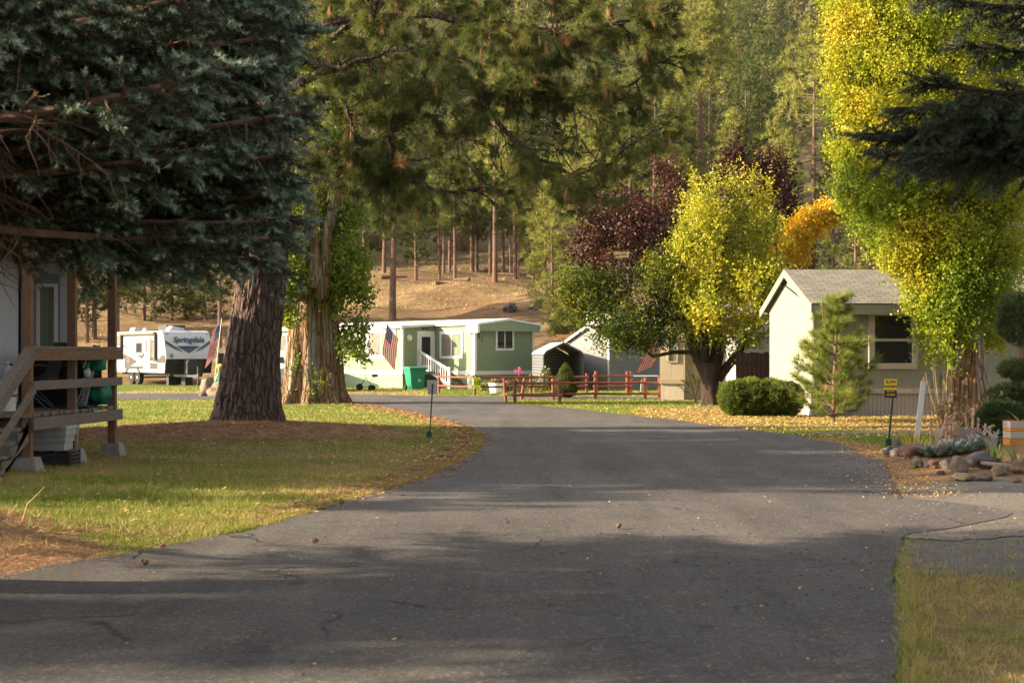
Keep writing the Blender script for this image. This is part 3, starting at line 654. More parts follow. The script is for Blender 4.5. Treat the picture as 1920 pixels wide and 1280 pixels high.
# ------------------------------------------------------------------ grey shed with gable
sh = thing('shed', 'grey gabled shed with dark green roof behind the red rail fence', 'shed', (4.23,62,0), math.radians(40.5))
M_SHED = siding('grey_shed_siding', (.165,.172,.18), .2)
L, W, E, PK = 5.5, 2.5, 2.14, 2.74     # local x runs along the side, local y across the gable
b = MB(); b.prism([(0,0),(W,0),(W,E),(W/2,PK),(0,E)], (0,0,0), (0,1,0), (0,0,1), (1,0,0), L); b.build('wall', M_SHED, sh)
b = MB()
for s in (0,1):
    ya, yb = (-.18, W/2) if s == 0 else (W+.18, W/2)
    b.prism([(ya,E-.06),(yb,PK+.02),(yb,PK+.09),(ya,E+.01)], (-.14,0,0), (0,1,0), (0,0,1), (1,0,0), L+.28)
b.build('roof', plain('dark_green_shingle', (.055,.075,.065), .85, .2, var=.3, scale=14), sh)
b = MB(); 
for ya,yb in ((-.19,W/2),(W+.19,W/2)): b.prism([(ya,E-.09),(yb,PK-.01),(yb,PK+.10),(ya,E+.02)], (-.17,0,0), (0,1,0), (0,0,1), (1,0,0), .03)
b.box(-.02,.0,-.02,.07,0,E); b.build('white_trim', M_WHITE, sh)

# ------------------------------------------------------------------ metal carport
cpt = thing('carport', 'small corrugated steel carport with dark interior beside the green home', 'carport', (XA(1020,60.5),60.5,0), math.radians(8))
M_CORR = siding('corrugated_steel', (.17,.18,.20), .13, 'z', .35, .35, .35)
b = MB(); w_, h_, pk, d_ = 1.70, 1.66, 2.03, 3.3; t = .03
prof = [(0,0),(0,h_-.15),(.10,h_+.0),(w_/2,pk),(w_-.10,h_),(w_,h_-.15),(w_,0)]
inn = [(w_-t,0),(w_-t,h_-.16),(w_-.11,h_-.03),(w_/2,pk-.035),(.11,h_-.03),(t,h_-.16),(t,0)]
b.prism(prof+inn, (0,0,0), (1,0,0), (0,0,1), (0,1,0), d_); b.build('shell', M_CORR, cpt)
b = MB(); b.prism([(t,0),(w_-t,0),(w_-t,h_-.16),(w_/2,pk-.04),(t,h_-.16)], (0,d_-.05,0), (1,0,0), (0,0,1), (0,1,0), .03); b.build('back_panel', M_CORR, cpt)
b = MB()
for (x0,z0),(x1,z1) in zip(prof[:-1], prof[1:]): b.bar((x0,-.02,z0),(x1,-.02,z1),.07,.07,(0,1,0))
b.build('front_frame', M_DKMETAL, cpt)
rb_ = MB()
rb_.prism([(-.02,h_-.12),(.10,h_+.03),(w_/2,pk+.03),(w_/2,pk+.045),(.09,h_+.05),(-.03,h_-.10)], (0,-.05,0), (1,0,0), (0,0,1), (0,1,0), d_+.1)
rb_.prism([(w_+.02,h_-.12),(w_-.10,h_+.03),(w_/2,pk+.03),(w_/2,pk+.045),(w_-.09,h_+.05),(w_+.03,h_-.10)], (0,-.05,0), (1,0,0), (0,0,1), (0,1,0), d_+.1)
rb_.build('roof', plain('pale_galvanised_sheet', (.45,.46,.49), .35, .5, metal=.3), cpt)

# ------------------------------------------------------------------ beige mobile home behind the apple tree
bg = thing('mobile_home', 'cream mobile home half hidden behind the yellow green fruit tree', 'house', (XA(1237,48.6),48.6,0), math.radians(-8))
M_CREAM = siding('cream_siding', (.42,.35,.25), .4); M_TAN = plain('tan_trim', (.34,.27,.20), .7)
b = MB(); b.box(0,.85,0,9,.70,2.75); b.box(.85,4.4,.55,9,.70,2.75); b.build('wall', M_CREAM, bg)
b = MB(); b.box(.03,.82,.03,9,0,.56); b.box(.82,4.37,.58,9,0,.56); b.build('skirting', siding('cream_skirting', (.46,.40,.31), .22), bg)
b = MB(); b.box(-.02,.87,-.025,0,.56,.70); b.box(-.025,0,0,9,.56,.70); b.box(.87,4.42,.525,.55,.56,.70); b.build('trim', M_TAN, bg)
window(bg, 'window', (.26,0,1.28), (1,0,0), (0,-1,0), .36, .86, .05, None, M_GLASSP, M_CREAM)
window(bg, 'window', (1.05,.55,1.2), (1,0,0), (0,-1,0), .7, .9, .06, 'v', M_GLASS, M_CREAM)
window(bg, 'window', (0,5.4,1.35), (0,-1,0), (-1,0,0), 1.1, .9, .06, 'v', M_GLASS, M_CREAM)
b = MB(); b.prism([(-.2,2.72),(2.2,3.15),(4.6,2.72),(4.6,2.82),(2.2,3.27),(-.2,2.82)], (0,-.2,0), (1,0,0), (0,0,1), (0,1,0), 9.4); b.prism([(0,2.75),(4.4,2.75),(2.2,3.14)], (0,.56,0), (1,0,0), (0,0,1), (0,1,0), .05)
b.build('roof', M_ROOFW, bg)

# ------------------------------------------------------------------ sage house at the right
A_S = math.radians(4.)
sg = thing('house', 'sage green house with shingled gable roof and tall dark window', 'house', (7.63,36,0), A_S)
M_SAGE = siding('sage_siding', (.22,.22,.165), .405, groove=.02, dark=.85); M_SAGET = plain('sage_trim', (.26,.25,.20), .7, var=.08)
Wd, Ln, E, PK = 4.4, 13., 2.90, 3.74
b = MB(); b.prism([(0,.70),(Wd,.70),(Wd,E),(Wd/2,PK),(0,E)], (0,0,0), (0,1,0), (0,0,1), (1,0,0), Ln)
b.build('wall', M_SAGE, sg)
b = MB(); b.prism([(.03,.58),(Wd-.03,.58),(Wd-.03,E-.02),(Wd/2,PK-.03),(.03,E-.02)], (-.015,0,0), (0,1,0), (0,0,1), (1,0,0), .012)
b.build('gable_cladding', siding('pale_sage_gable', (.215,.22,.175), 1.22, groove=.006, dark=.8), sg)
M_RIBS = siding('ribbed_skirting', (.34,.305,.275), .105, groove=.3, dark=.72)
b = MB(); b.box(.04,Ln-.04,.03,Wd-.03,0,.58); b.build('skirting', M_RIBS, sg)
b = MB(); b.box(-.02,Ln,-.03,0,.58,.70); b.build('skirting_rail', plain('pinkish_rail', (.38,.345,.315), .6), sg)
def shingle(name, a, c):
    m = newmat(name); n, l = nt(m); br = n.new('ShaderNodeTexBrick'); v = coords(m, 'Object', (1,1,1)); l.new(v, br.inputs['Vector'])
    br.inputs['Scale'].default_value = 1.; br.inputs['Brick Width'].default_value = .32; br.inputs['Row Height'].default_value = .14; br.inputs['Mortar Size'].default_value = .010
    br.inputs['Color1'].default_value = rgba(a); br.inputs['Color2'].default_value = rgba(c); br.inputs['Mortar'].default_value = rgba(tuple(x*.45 for x in a))
    c_ = mixc(m, .35, br.outputs['Color'], ramp(m, noise(m, v, 1.1, 5, .7), [(.3,(.2,.19,.17)),(.7,(.55,.52,.46))]), 'MULTIPLY')
    c_ = mixc(m, .6, br.outputs['Color'], c_)
    put(m, c_, .9, .15); bump(m, br.outputs['Fac'], -.4, .02); return m
M_SHIN = shingle('grey_tan_shingle', (.185,.178,.155), (.265,.255,.225))
rise = (PK-E)/(Wd/2)
b = MB()
b.prism([(-.42,E-.42*rise+.02),(Wd/2,PK+.02),(Wd/2,PK+.11),(-.42,E-.42*rise+.11)], (-.16,0,0), (0,1,0), (0,0,1), (1,0,0), Ln+.3)
b.prism([(Wd+.42,E-.42*rise+.02),(Wd/2,PK+.02),(Wd/2,PK+.11),(Wd+.42,E-.42*rise+.11)], (-.16,0,0), (0,1,0), (0,0,1), (1,0,0), Ln+.3)
b.build('roof', M_SHIN, sg)
b = MB(); b.box(-.15,Ln+.13,-.44,-.41,E-.42*rise-.17,E-.42*rise+.07); b.box(-.15,Ln+.1,-.41,-.0,E-.42*rise-.16,E-.42*rise-.14); b.build('fascia', M_SAGET, sg)
b = MB()
for ya,yb in ((-.45,Wd/2),(Wd+.45,Wd/2)): b.prism([(ya,E-.45*rise-.12),(yb,PK-.10),(yb,PK+.115),(ya,E-.45*rise+.10)], (-.185,0,0), (0,1,0), (0,0,1), (1,0,0), .025)
b.build('barge_board', plain('pale_barge_board', (.20,.195,.165), .6, var=.06), sg)
M_PINKW = plain('beige_window_trim', (.42,.36,.30), .6, var=.06)
window(sg, 'window', (1.42,0,1.20), (1,0,0), (0,-1,0), 1.27, 1.50, .15, 'h', M_GLASS, M_PINKW, split=.49, proud=.05)
window(sg, 'window', (7.2,0,1.20), (1,0,0), (0,-1,0), 1.27, 1.50, .15, 'h', M_GLASS, M_PINKW, split=.49, proud=.05)
b = MB(); b.tube([(-.05,.9,3.0),(-.05,2.2,3.34),(-.05,3.4,3.62)], .018, 5); b.build('cable', M_BLACK, sg); b = MB(); b.tube([(3.3,-.03,.5),(3.3,-.03,1.05)], .012, 5); b.build('cable', M_BLACK, sg)

# ------------------------------------------------------------------ dark board fence, white wall beyond
fp = thing('board_fence', 'dark brown board fence between the cream home and the sage house', 'fence', (XA(1380,43),43,0), math.radians(6))
b = MB()
for k in range(9): b.box(k*.145,k*.145+.135,0,.025,0.02,1.62+.02*math.sin(k*2.3))
b.build('board', M_FENCE, fp)
b = MB(); b.box(-.05,1.35,.028,.07,.4,.5); b.box(-.05,1.35,.028,.07,1.25,1.35); b.build('rail', M_FENCE, fp)
wb = thing('outbuilding', 'white outbuilding showing above the dark board fence', 'outbuilding', (XA(1384,47),47,0), math.radians(6))
b = MB(); b.box(0,2.4,0,3,0,2.15); b.build('wall', siding('white_board_siding', (.36,.35,.34), .2), wb); b = MB(); b.prism([(-.1,2.15),(2.5,2.15),(1.2,2.7)], (0,-.1,0), (1,0,0), (0,0,1), (0,1,0), 3.2); b.build('roof', M_ROOFW, wb)
# white house on the slope behind the fruit tree
Yw = 88.; ww = thing('cabin', 'white cabin on the slope half hidden by the fruit tree crown', 'cabin', (XA(1146,Yw),Yw,tz(XA(1146,Yw),Yw)), math.radians(20))
z0 = tz(XA(1146,Yw),Yw); zt = ZA(579,Yw)-z0
b = MB(); b.box(0,2.6,0,4,-.6,zt); b.build('wall', siding('white_lap_siding', (.55,.53,.50), .25, 'z'), ww); b = MB(); b.prism([(-.15,zt),(2.75,zt),(2.75,zt+.12),(-.15,zt+.22)], (0,-.15,0), (1,0,0), (0,0,1), (0,1,0), 4.3); b.build('roof', M_ROOFW, ww)
window(ww, 'window', (.5,0,zt-.95), (1,0,0), (0,-1,0), .8, .6, .07, 'v', M_GLASS)
# timber frame by the shed, lattice, brown shed behind the pine trunk
tf = thing('timber_frame', 'raw orange timber frame beyond the corrugated carport', 'frame', (XA(1047,78),78,tz(XA(1047,78),78)))
zt = ZA(627,78)-tz(XA(1047,78),78); b = MB()
for x in (.15,.55): b.box(x,x+.12,0,.12,0,zt-.2)
b.build('post', M_CEDAR, tf); b = MB(); b.box(-.05,1.1,-.04,.14,zt-.2,zt); b.build('beam', M_CEDAR, tf)
la = thing('lattice_panel', 'brown lattice panel leaning at the corner of the grey shed', 'lattice', (XA(1094,64),64,0)); b = MB()
for k in range(9):
    for s in (1,-1):
        x0 = -.6+k*.11; a0, a1 = (x0, 0.), (x0+s*.9, 1.15)
        if s < 0: a0, a1 = (x0+.6,0.),(x0-.3,1.15)
        pts = [(max(0,min(.32,a0[0]+(a1[0]-a0[0])*t)), a0[1]+(a1[1]-a0[1])*t) for t in (max(0,min(1,((0 if s>0 else .32)-a0[0])/(a1[0]-a0[0]))), max(0,min(1,((.32 if s>0 else 0)-a0[0])/(a1[0]-a0[0]))))]
        if abs(pts[0][1]-pts[1][1]) > .05: b.bar((pts[0][0],.01*s,pts[0][1]),(pts[1][0],.01*s,pts[1][1]),.01,.035,(0,1,0))
for x in (0,.32): b.box(x-.02,x+.02,-.02,.02,0,1.17)
b.build('lattice', plain('brown_lattice', (.17,.09,.06), .8), la)
bs = thing('shed', 'low dark brown shed with pale roof behind the pine trunk', 'shed', (XA(409,66),66,0), math.radians(10)); b = MB(); b.box(0,2.2,0,3,0,1.62); b.build('wall', siding('dark_brown_boards', (.035,.022,.017), .18), bs)
b = MB(); b.prism([(-.15,1.60),(2.35,1.60),(2.35,1.70),(1.1,2.32),(-.15,1.70)], (0,-.15,0), (1,0,0), (0,0,1), (0,1,0), 3.3); b.build('roof', plain('pale_roofing', (.50,.45,.38), .8), bs)

# ------------------------------------------------------------------ red rail fences: one fence per run
def rail_fence(label, posts, h, rails, lean=None, group='red stained rail fences', r=.055):
    """posts: [(x,y)] along the run; rails: heights."""
    t = thing('rail_fence', label, 'fence', (posts[0][0],posts[0][1],0), 0., group)
    for i, (x,y) in enumerate(posts):
        lx = (lean or {}).get(i, 0.); b = MB(); z = tz(x,y)-.05
        hh = h*(1+.03*math.sin(i*5.1)); b.tube([(x,y,z),(x+lx*.5,y,z+hh*.5),(x+lx,y,z+hh-.02),(x+lx,y,z+hh)], [r,r,r*.97,r*.6], 9); b.build('post', M_RED, t, True)
    for (xa,ya),(xb,yb) in zip(posts[:-1], posts[1:]):
        for z in rails:
            b = MB(); q = Vector((xb-xa,yb-ya,0)).normalized()*.10; b.tube([(xa-q.x,ya-q.y-.03,z),((xa+xb)/2,(ya+yb)/2-.03,z-.015),(xb+q.x,yb+q.y-.03,z+.008)], r*.72, 7); b.build('rail', M_RED, t, True)
    return t
def gp_(px, Y): return (XA(px,Y), Y)
rail_fence('red rail fence along the lawn of the green home', [gp_(823,56.5),gp_(890,54.4),gp_(995,55),gp_(1100,55.4)], .86, (.32,.68))
rail_fence('red rail fence corner on the island tip nearest the road', [gp_(948.5,46.9),gp_(965,45.7),gp_(1049,45.3)], .84, (.26,.66), {0:-.06})
rail_fence('red rail fence passing behind the conical shrub', [gp_(977,48.6),gp_(1037,49.2),gp_(1116,49.4),gp_(1210,49.5),gp_(1236,49.5)], .80, (.20,.58), {0:.12})
rail_fence('short bright red fence panel before the grey shed', [gp_(1117,53.6),gp_(1176,54),gp_(1182,54)], .98, (.36,.75), r=.06)

# ------------------------------------------------------------------ signs and stakes
M_YEL = plain('yellow_sign', (.62,.43,.012), .5, .4, var=.06); M_LIME = plain('lime_sign', (.42,.50,.025), .5, .4, var=.06)
M_PGREEN = plain('dark_green_post', (.012,.045,.035), .5, .4)
ss = thing('speed_sign', 'yellow and black SLOW DOWN sign on a green stake', 'sign', (6.44,24.2,tz(6.44,24.2)), 0.)
b = MB(); b.bar((-.035,.02,-.02),(.045,.02,.86),.028,.028,(0,1,0)); b.prism([(-.05,.0),(.05,.0),(.05,.10),(.03,.12),(-.03,.12),(-.05,.10)],(-.03,.0,.02),(1,0,0),(0,0,1),(0,1,0),.012); b.build('post', M_PGREEN, ss)
b = MB(); b.box(-.105,.105,-.008,.0,.97,1.155); pl_ = b.build('sign_panel', M_YEL, ss)
b = MB(); b.box(-.105,.105,-.008,.0,.835,.968); b.build('lower_panel', M_BLACK, ss)
fr4 = lambda z,x=0: frame4((x,-.011,z),(1,0,0),(0,0,1))
text('lettering', 'SLOW', .062, M_BLACK, ss, fr4(1.105), bold=.0015, extrude=.001); text('lettering', 'DOWN', .062, M_BLACK, ss, fr4(1.025), bold=.0015, extrude=.001)
text('lettering', 'SPEED LIMIT', .025, M_YEL, ss, fr4(.945), bold=.0005, extrude=.001); text('lettering', '10 MPH', .046, M_YEL, ss, fr4(.885), bold=.001, extrude=.001)
bk = thing('speed_sign', 'grey back of a two panel sign on a leaning green stake', 'sign', (XA(805,26.5),26.5,tz(XA(805,26.5),26.5)), math.radians(4))
b = MB(); b.bar((0,0,-.02),(.065,0,1.02),.024,.024,(0,1,0)); b.prism([(-.05,0),(.05,0),(.05,.1),(.02,.15),(-.05,.12)],(0,-.02,0),(1,0,0),(0,0,1),(0,1,0),.012); b.build('post', M_PGREEN, bk)
M_SGREY = plain('sign_back_grey', (.40,.38,.38), .55, .4, var=.07)
b = MB(); b.box(-.04,.15,.016,.024,.945,1.085); b.build('sign_panel', M_SGREY, bk); b = MB(); b.box(-.04,.15,.016,.024,.82,.941); b.build('lower_panel', M_SGREY, bk)
ts = thing('speed_sign', 'lime yellow sign with a black 10 on the red fence', 'sign', (XA(894,54.2),54.2,0))
b = MB(); b.box(-.135,.135,-.012,0,.26,.68); b.build('sign_panel', M_LIME, ts); fr5 = lambda z: frame4((0,-.016,z),(1,0,0),(0,0,1))
text('lettering', '10', .26, M_BLACK, ts, fr5(.47), bold=.006, extrude=.002)
b = MB(); b.box(-.10,.10,-.016,-.012,.61,.635); b.box(-.06,.06,-.016,-.012,.30,.32); b.build('sign_line', M_BLACK, ts)
wp_ = thing('notice', 'white paper notice beside the lime sign on the fence', 'notice', (XA(881.5,54.25),54.25,0)); b = MB(); b.prism([(-.10,.24),(.08,.26),(.10,.80),(-.05,.74)],(0,-.01,0),(1,0,0),(0,0,1),(0,1,0),.01); b.build('sheet', M_WHITE, wp_)
b = MB(); b.prism([(-.02,.42),(.03,.42),(.03,.56),(-.02,.56)],(0,-.014,0),(1,0,0),(0,0,1),(0,1,0),.003); b.build('print', plain('grey_print', (.35,.35,.40), .8), wp_)
x0, y0 = XA(1716,24.), 24.; st_ = thing('marker_post', 'leaning white plastic marker post with a wooden tip', 'post', (x0,y0,tz(x0,y0)))
b = MB(); b.bar((0,0,-.05),(.145,0,1.12),.085,.035,(0,1,0)); b.build('post', plain('weathered_white_plastic', (.50,.49,.46), .6, var=.12, scale=4), st_)
b = MB(); b.bar((.145,0,1.11),(.155,0,1.19),.035,.03,(0,1,0)); b.build('tip', M_CEDAR, st_)

# ------------------------------------------------------------------ flags
M_FR = foliage('flag_red', [(0,(.46,.014,.022)),(1,(.50,.018,.026))], 1., 0., .4); M_FW = foliage('flag_white', [(0,(.55,.53,.51)),(1,(.60,.58,.56))], 1., 0., .4); M_FB = foliage('flag_blue', [(0,(.03,.045,.16)),(1,(.035,.05,.18))], 1., 0., .35)
def flag_mesh(parent, o, u, v, w, h, fold=.06, waves=2.5, shrink=.0, ph=0.):
    """Stars and stripes: w along the fly u, h along the hoist v (downwards), rippled along n."""
    o,u,v = Vector(o),Vector(u),Vector(v); n = u.cross(v).normalized(); nu = 38; vs=[]; b = MB()
    for j in range(27):
        for i in range(nu+1):
            a, c = i/nu, j/26
            s = 1-shrink*c*.5
            vs.append(o+u*(w*(a*(1-.0)))*s + v*(h*c*(1-.15*a*a*shrink)) + n*(fold*math.sin(a*waves*2*PI+c*2.+ph)*(.25+a)))
    fs, mi = [], []
    for j in range(26):
        for i in range(nu):
            fs.append((j*(nu+1)+i, j*(nu+1)+i+1, (j+1)*(nu+1)+i+1, (j+1)*(nu+1)+i)); mi.append(2 if (i < nu*.4 and j < 14) else (0 if (j//2)%2 == 0 else 1))
            if i < nu*.4-1 and j < 13 and j % 3 == 1 and i % 2 == (j//3)%2 and i > 0: mi[-1] = 1
    b.add(vs, fs); b.mi = mi
    f = b.build('cloth', [M_FR,M_FW,M_FB], parent, True, True); s = f.modifiers.new('thick','SOLIDIFY'); s.thickness = .004
    return f
# on its own leaning pole by the rocks
f1 = thing('flag', 'stars and stripes hanging on a thin pole beside two boulders', 'flag', (XA(399,53.),53.,0), 0., 'American flags')
a, c = Vector((XA(399,53.),53.,0)), Vector((XA(415.5,53.),53.,ZA(599,53.)))
b = MB(); b.tube([a, a.lerp(c,.5), c], [.016,.014,.011], 7); b.lathe(tuple(c), [(.004,0),(.022,.02),(.004,.045)], 8); b.build('pole', plain('white_pole', (.6,.6,.58), .4), f1, True)
flag_mesh(f1, a.lerp(c,.97), Vector((-.20,.02,-.97)).normalized(), Vector((-.62,.0,-.70)).normalized(), 1.40, .50, .03, 1.4)
# from the bracket on the green home
f2 = thing('flag', 'stars and stripes on a short slanted staff on the green home', 'flag', tuple(P(751,640,64.9)), 0., 'American flags')
a, c = P(751,641,64.8), P(724,606,64.2); b = MB(); b.tube([a,c], .014, 6); b.build('pole', M_CEDAR, f2, True)
flag_mesh(f2, a.lerp(c,.97), Vector((-.12,-.02,-.98)).normalized(), (a-c).normalized(), 1.45, .95, .035, 1.1)
# low on the cream home
f3 = thing('flag', 'stars and stripes half hidden by branches at the cream home corner', 'flag', tuple(P(1238,667,48.)), 0., 'American flags')
a, c = P(1238,630,48.5), P(1257,616,48.0); b = MB(); b.tube([P(1262,612,48.3), P(1234,632,48.0)], .014, 6); b.build('pole', M_CEDAR, f3, True)
flag_mesh(f3, P(1257,616,48.05), Vector((-.42,0,-.91)).normalized(), Vector((-.80,-.2,-.30)).normalized(), 1.42, .62, .04, 1.2)
# ------------------------------------------------------------------ the white house at the left and its timber porch
lh = thing('house', 'white panelled house with blue grey trim behind the timber porch', 'house', (-7.05,22.55,0))
M_PANEL = siding('white_house_panels', (.42,.42,.435), 1.15, groove=.008, dark=.6, var=.04); M_BLUE = plain('blue_grey_trim', (.17,.20,.26), .6, var=.08)
PLAN = [(0,0),(-1.95,6.2),(-7.5,6.2),(-7.5,-3.4),(-.72,-3.4),(-.72,0)]
def plan(z0, z1, g=0.): return MB().prism([(x+g*(1 if x>-5 else -1), y+g*(1 if y>1 else -1)) for x,y in PLAN], (0,0,z0), (1,0,0), (0,1,0), (0,0,1), z1-z0)
plan(.62,3.02).build('wall', M_PANEL, lh)
plan(0,.62,-.03).build('skirting', plain('grey_skirting', (.22,.23,.24), .7), lh)
plan(3.02,3.34,.08).build('fascia', M_BLUE, lh)
b = MB(); b.add([(.15,-.2,3.34),(-1.8,6.4,3.34),(-7.7,6.4,3.34),(-7.7,-.2,3.34),(-3.6,-.2,4.4),(-4.6,6.4,4.4)], [(0,1,5,4),(1,2,5),(2,3,4,5),(3,0,4),(3,2,1,0)]); b.build('roof', plain('grey_roofing', (.20,.20,.21), .9, var=.3), lh)
b = MB(); b.box(-.72,-.695,-.07,-.0,.62,3.02); b.box(-.735,-.72,-.16,-.0,.62,3.02); b.build('corner_trim', M_BLUE, lh)
window(lh, 'window', (-.78+.30,0,.98), (1,0,0), (0,-1,0), .0+.33, 1.72, .05, 'h', M_GLASSP, M_WHITE, split=.36)
b = MB(); b.box(-.70,-.11,-.014,0,2.70,2.86); b.box(-.70,-.15,-.014,0,.78,.96); b.box(-.145,-.11,-.014,0,.96,2.70); b.build('window_surround', M_BLUE, lh)
b = MB(); b.box(-.72,-.70,-2.2,-1.25,.80,2.75); dr = b.build('door', plain('tan_door', (.40,.36,.32), .6), lh)
b = MB(); b.box(-.715,-.685,-1.25,-1.17,.80,2.83); b.box(-.715,-.685,-2.28,-2.2,.80,2.83); b.box(-.715,-.685,-2.2,-1.25,2.75,2.83); b.build('door_casing', plain('brown_casing', (.24,.18,.14), .7), dr)
b = MB(); b.lathe((-.66,-1.34,1.72),[(.01,-.03),(.03,-.02),(.03,.02),(.01,.03)],10,'x'); b.build('knob', M_STEEL, dr)

pd = thing('porch', 'weathered timber porch with rails, steps and concrete pier blocks', 'porch', (-6.45,19.3,0))
PX = {'a': (XA(52,19.3),19.3), 'b': (XA(135.5,21.0),21.0), 'c': (XA(210.5,22.3),22.3)}
for k, (x, y) in PX.items():
    b = MB(); b.box(x-.058,x+.058,y-.058,y+.058,.14,3.12); ps = b.build('post', M_DECK, pd, True)
    z = tz(x,y); b = MB(); b.add([(x+sx*r,y+sy*r,zz) for zz,r in ((-.06+z,.19),(.19+z,.13)) for sy in (-1,1) for sx in (-1,1)], [(0,2,3,1),(4,5,7,6),(0,1,5,4),(2,6,7,3),(0,4,6,2),(1,3,7,5)]); b.build('pier_block', M_CONC, ps, True)
ax, ay = PX['a']; cx_, cy_ = PX['c']; ux = Vector((cx_-ax, cy_-ay, 0)).normalized(); ex = ux*.14; nr = Vector((ux.y,-ux.x,0))
A = Vector((ax,ay,0)); Cc = Vector((cx_,cy_,0))
def along(z0, z1, w, off, name, m, ext=.14):
    b = MB(); a, c = A-ux*.05+nr*off, Cc+ux*ext+nr*off; zc = (z0+z1)/2; b.bar(a+Vector((0,0,zc)), c+Vector((0,0,zc)), w, z1-z0); return b.build(name, m, pd, True)
along(1.50,1.655,.04,.092,'rail', M_DECK); along(1.657,1.697,.16,.045,'rail', M_DECKG); along(1.10,1.225,.04,.092,'rail', M_DECKG); along(.56,.725,.045,.094,'rim_board', M_DECKG)
along(3.12,3.30,.09,0,'beam', M_DECK, .4)
b = MB(); b.box(-9.6+6.45,XA(52,19.3)+6.45+.07,-.06,.06,3.125,3.29); b.build('beam', M_DECK, pd)
b = MB()   # deck boards run across; their ends show over the rim board
for k in range(22):
    p = A+ux*(-.05+k*.146)
    b.bar((p.x+.06+.012*math.sin(k*2.7), p.y, .755), (-8.9 if p.y > 19.2 else -8.9, p.y, .755), .136, .045)
b.build('floor', M_DECKG, pd, True)
b = MB()
for x in (-8.6,-7.7,-6.6): b.box(x-.03,x+.03,19.25,22.4,.58,.725)
b.build('joist', M_DECKG, pd, True)
b = MB(); b.add([(-9.4,18.9,3.31),(-5.9,18.9,3.31),(-5.9,22.9,3.36),(-9.4,22.9,3.36),(-9.4,18.9,3.40),(-5.9,18.9,3.40),(-5.9,22.9,3.45),(-9.4,22.9,3.45)], [(0,3,2,1),(4,5,6,7),(0,1,5,4),(1,2,6,5),(2,3,7,6),(3,0,4,7)]); b.build('roof', plain('porch_roof_board', (.10,.07,.05), .9), pd, True)
# steps come down towards the road
sx0, sx1 = ax-1.15, ax+.03
for k in range(4):
    b = MB(); b.box(sx0,sx1-.04,19.23-.30*(k+1),19.23-.30*k-.012,.70-.165*(k+1)+.02,.70-.165*(k+1)+.06); b.build('tread', M_DECKG, pd, True)
for x in (sx1-.035, sx0):
    b = MB(); pr = [(19.22,.72),(19.22,.40),(17.95,-.02),(17.80,-.02),(17.80,.06)]
    for k in range(4)[::-1]: pr += [(19.23-.30*(k+1), .70-.165*(k+1)-.0),(19.23-.30*k-.006, .70-.165*(k+1)+.0)]
    b.prism(pr, (x,0,0), (0,1,0), (0,0,1), (1,0,0), .045); b.build('stringer', M_DECKG, pd, True)
for dz0, dz1, w_, h_ in ((1.60,.78,.045,.14),(1.12,.32,.045,.10)):
    b = MB(); b.bar((ax+.09,19.30,dz0),(ax+.075,17.75,dz1),w_,h_); b.build('handrail', M_DECKG, pd, True)
b = MB(); b.bar((ax+.05,19.33,1.70),(ax+.04,17.72,.87),.15,.04); b.build('handrail', M_DECKG, pd, True)
b = MB(); b.box(ax-.02,ax+.07,17.66,17.75,0,.92); b.build('newel_post', M_DECKG, pd, True)

# things standing on and under the porch
DZ = .778
def cloth_blob(parent, name, c, r, m, seed): b = MB(); b.blob(c, r, seed, .22, 18, 12, 1.9); return b.build(name, m, parent, False, True)
ch = thing('folding_chair', 'black folding chair with crossed legs on the porch', 'chair', (-7.02,20.9,DZ)); b = MB()
for y in (-.2,.2):
    b.tube([(-.28,y,0),(.24,y,.48)], .013, 6); b.tube([(.26,y,0),(-.26,y,.5)], .013, 6)
b.tube([(-.28,-.2,.0),(-.28,.2,.0)], .013, 6); b.tube([(.26,-.2,0),(.26,.2,0)], .013, 6); b.tube([(-.26,-.2,.5),(.22,.22,0)], .011, 6); b.build('leg', M_DKMETAL, ch)
b = MB(); b.prism([(-.30,.46),(.28,.44),(.28,.48),(0,.455),(-.30,.50)], (0,-.24,0), (1,0,0), (0,0,1), (0,1,0), .48); b.build('seat', M_BLACK, ch)
b = MB(); b.prism([(.22,.46),(.27,.46),(.42,.98),(.37,.98)], (0,-.24,0), (1,0,0), (0,0,1), (0,1,0), .48); b.build('backrest', M_BLACK, ch)
b = MB(); b.bar((-.32,-.26,.66),(.30,-.26,.64),.05,.03); b.bar((-.32,.26,.66),(.30,.26,.64),.05,.03); b.build('armrest', M_BLACK, ch)
gr = thing('covered_grill', 'tall black covered grill against the white house wall', 'grill', (-6.92,21.9,DZ)); b = MB(); b.prism([(-.36,0),(.36,0),(.38,.62),(.30,.90),(-.28,.92),(-.40,.62)], (0,-.25,0), (1,0,0), (0,0,1), (0,1,0), .5); b.build('cover', plain('black_cover_fabric', (.012,.012,.013), .9, .1), gr); b = MB(); b.tube([(-.3,-.27,.45),(.3,-.27,.72)], .02, 6); b.build('strap', M_DKMETAL, gr)
rw = thing('paddle_board', 'dark red rounded board standing upright by the porch post', 'board', (-6.66,22.35,DZ)); b = MB(); b.prism([(-.20,0),(.20,0),(.22,.55),(.17,.78),(.06,.92),(-.04,.92),(-.15,.78),(-.22,.55)], (0,0,0), (1,0,0.05), (0,-.12,1), (0,1,0), .05); b.build('panel', plain('dark_red_board', (.10,.022,.016), .6), rw)
b = MB(); b.prism([(-.205,.30),(.205,.30),(.205,.33),(-.205,.33)], (0,-.006,0), (1,0,0.05), (0,-.12,1), (0,1,0), .004); b.build('stripe', M_BLACK, rw)
gc = thing('canopy_bundle', 'green folded canopy with bundled metal poles on the porch', 'canopy', (-6.46,21.75,DZ))
M_GRC = plain('green_nylon', (.006,.135,.085), .5, .4, var=.4, scale=5); 
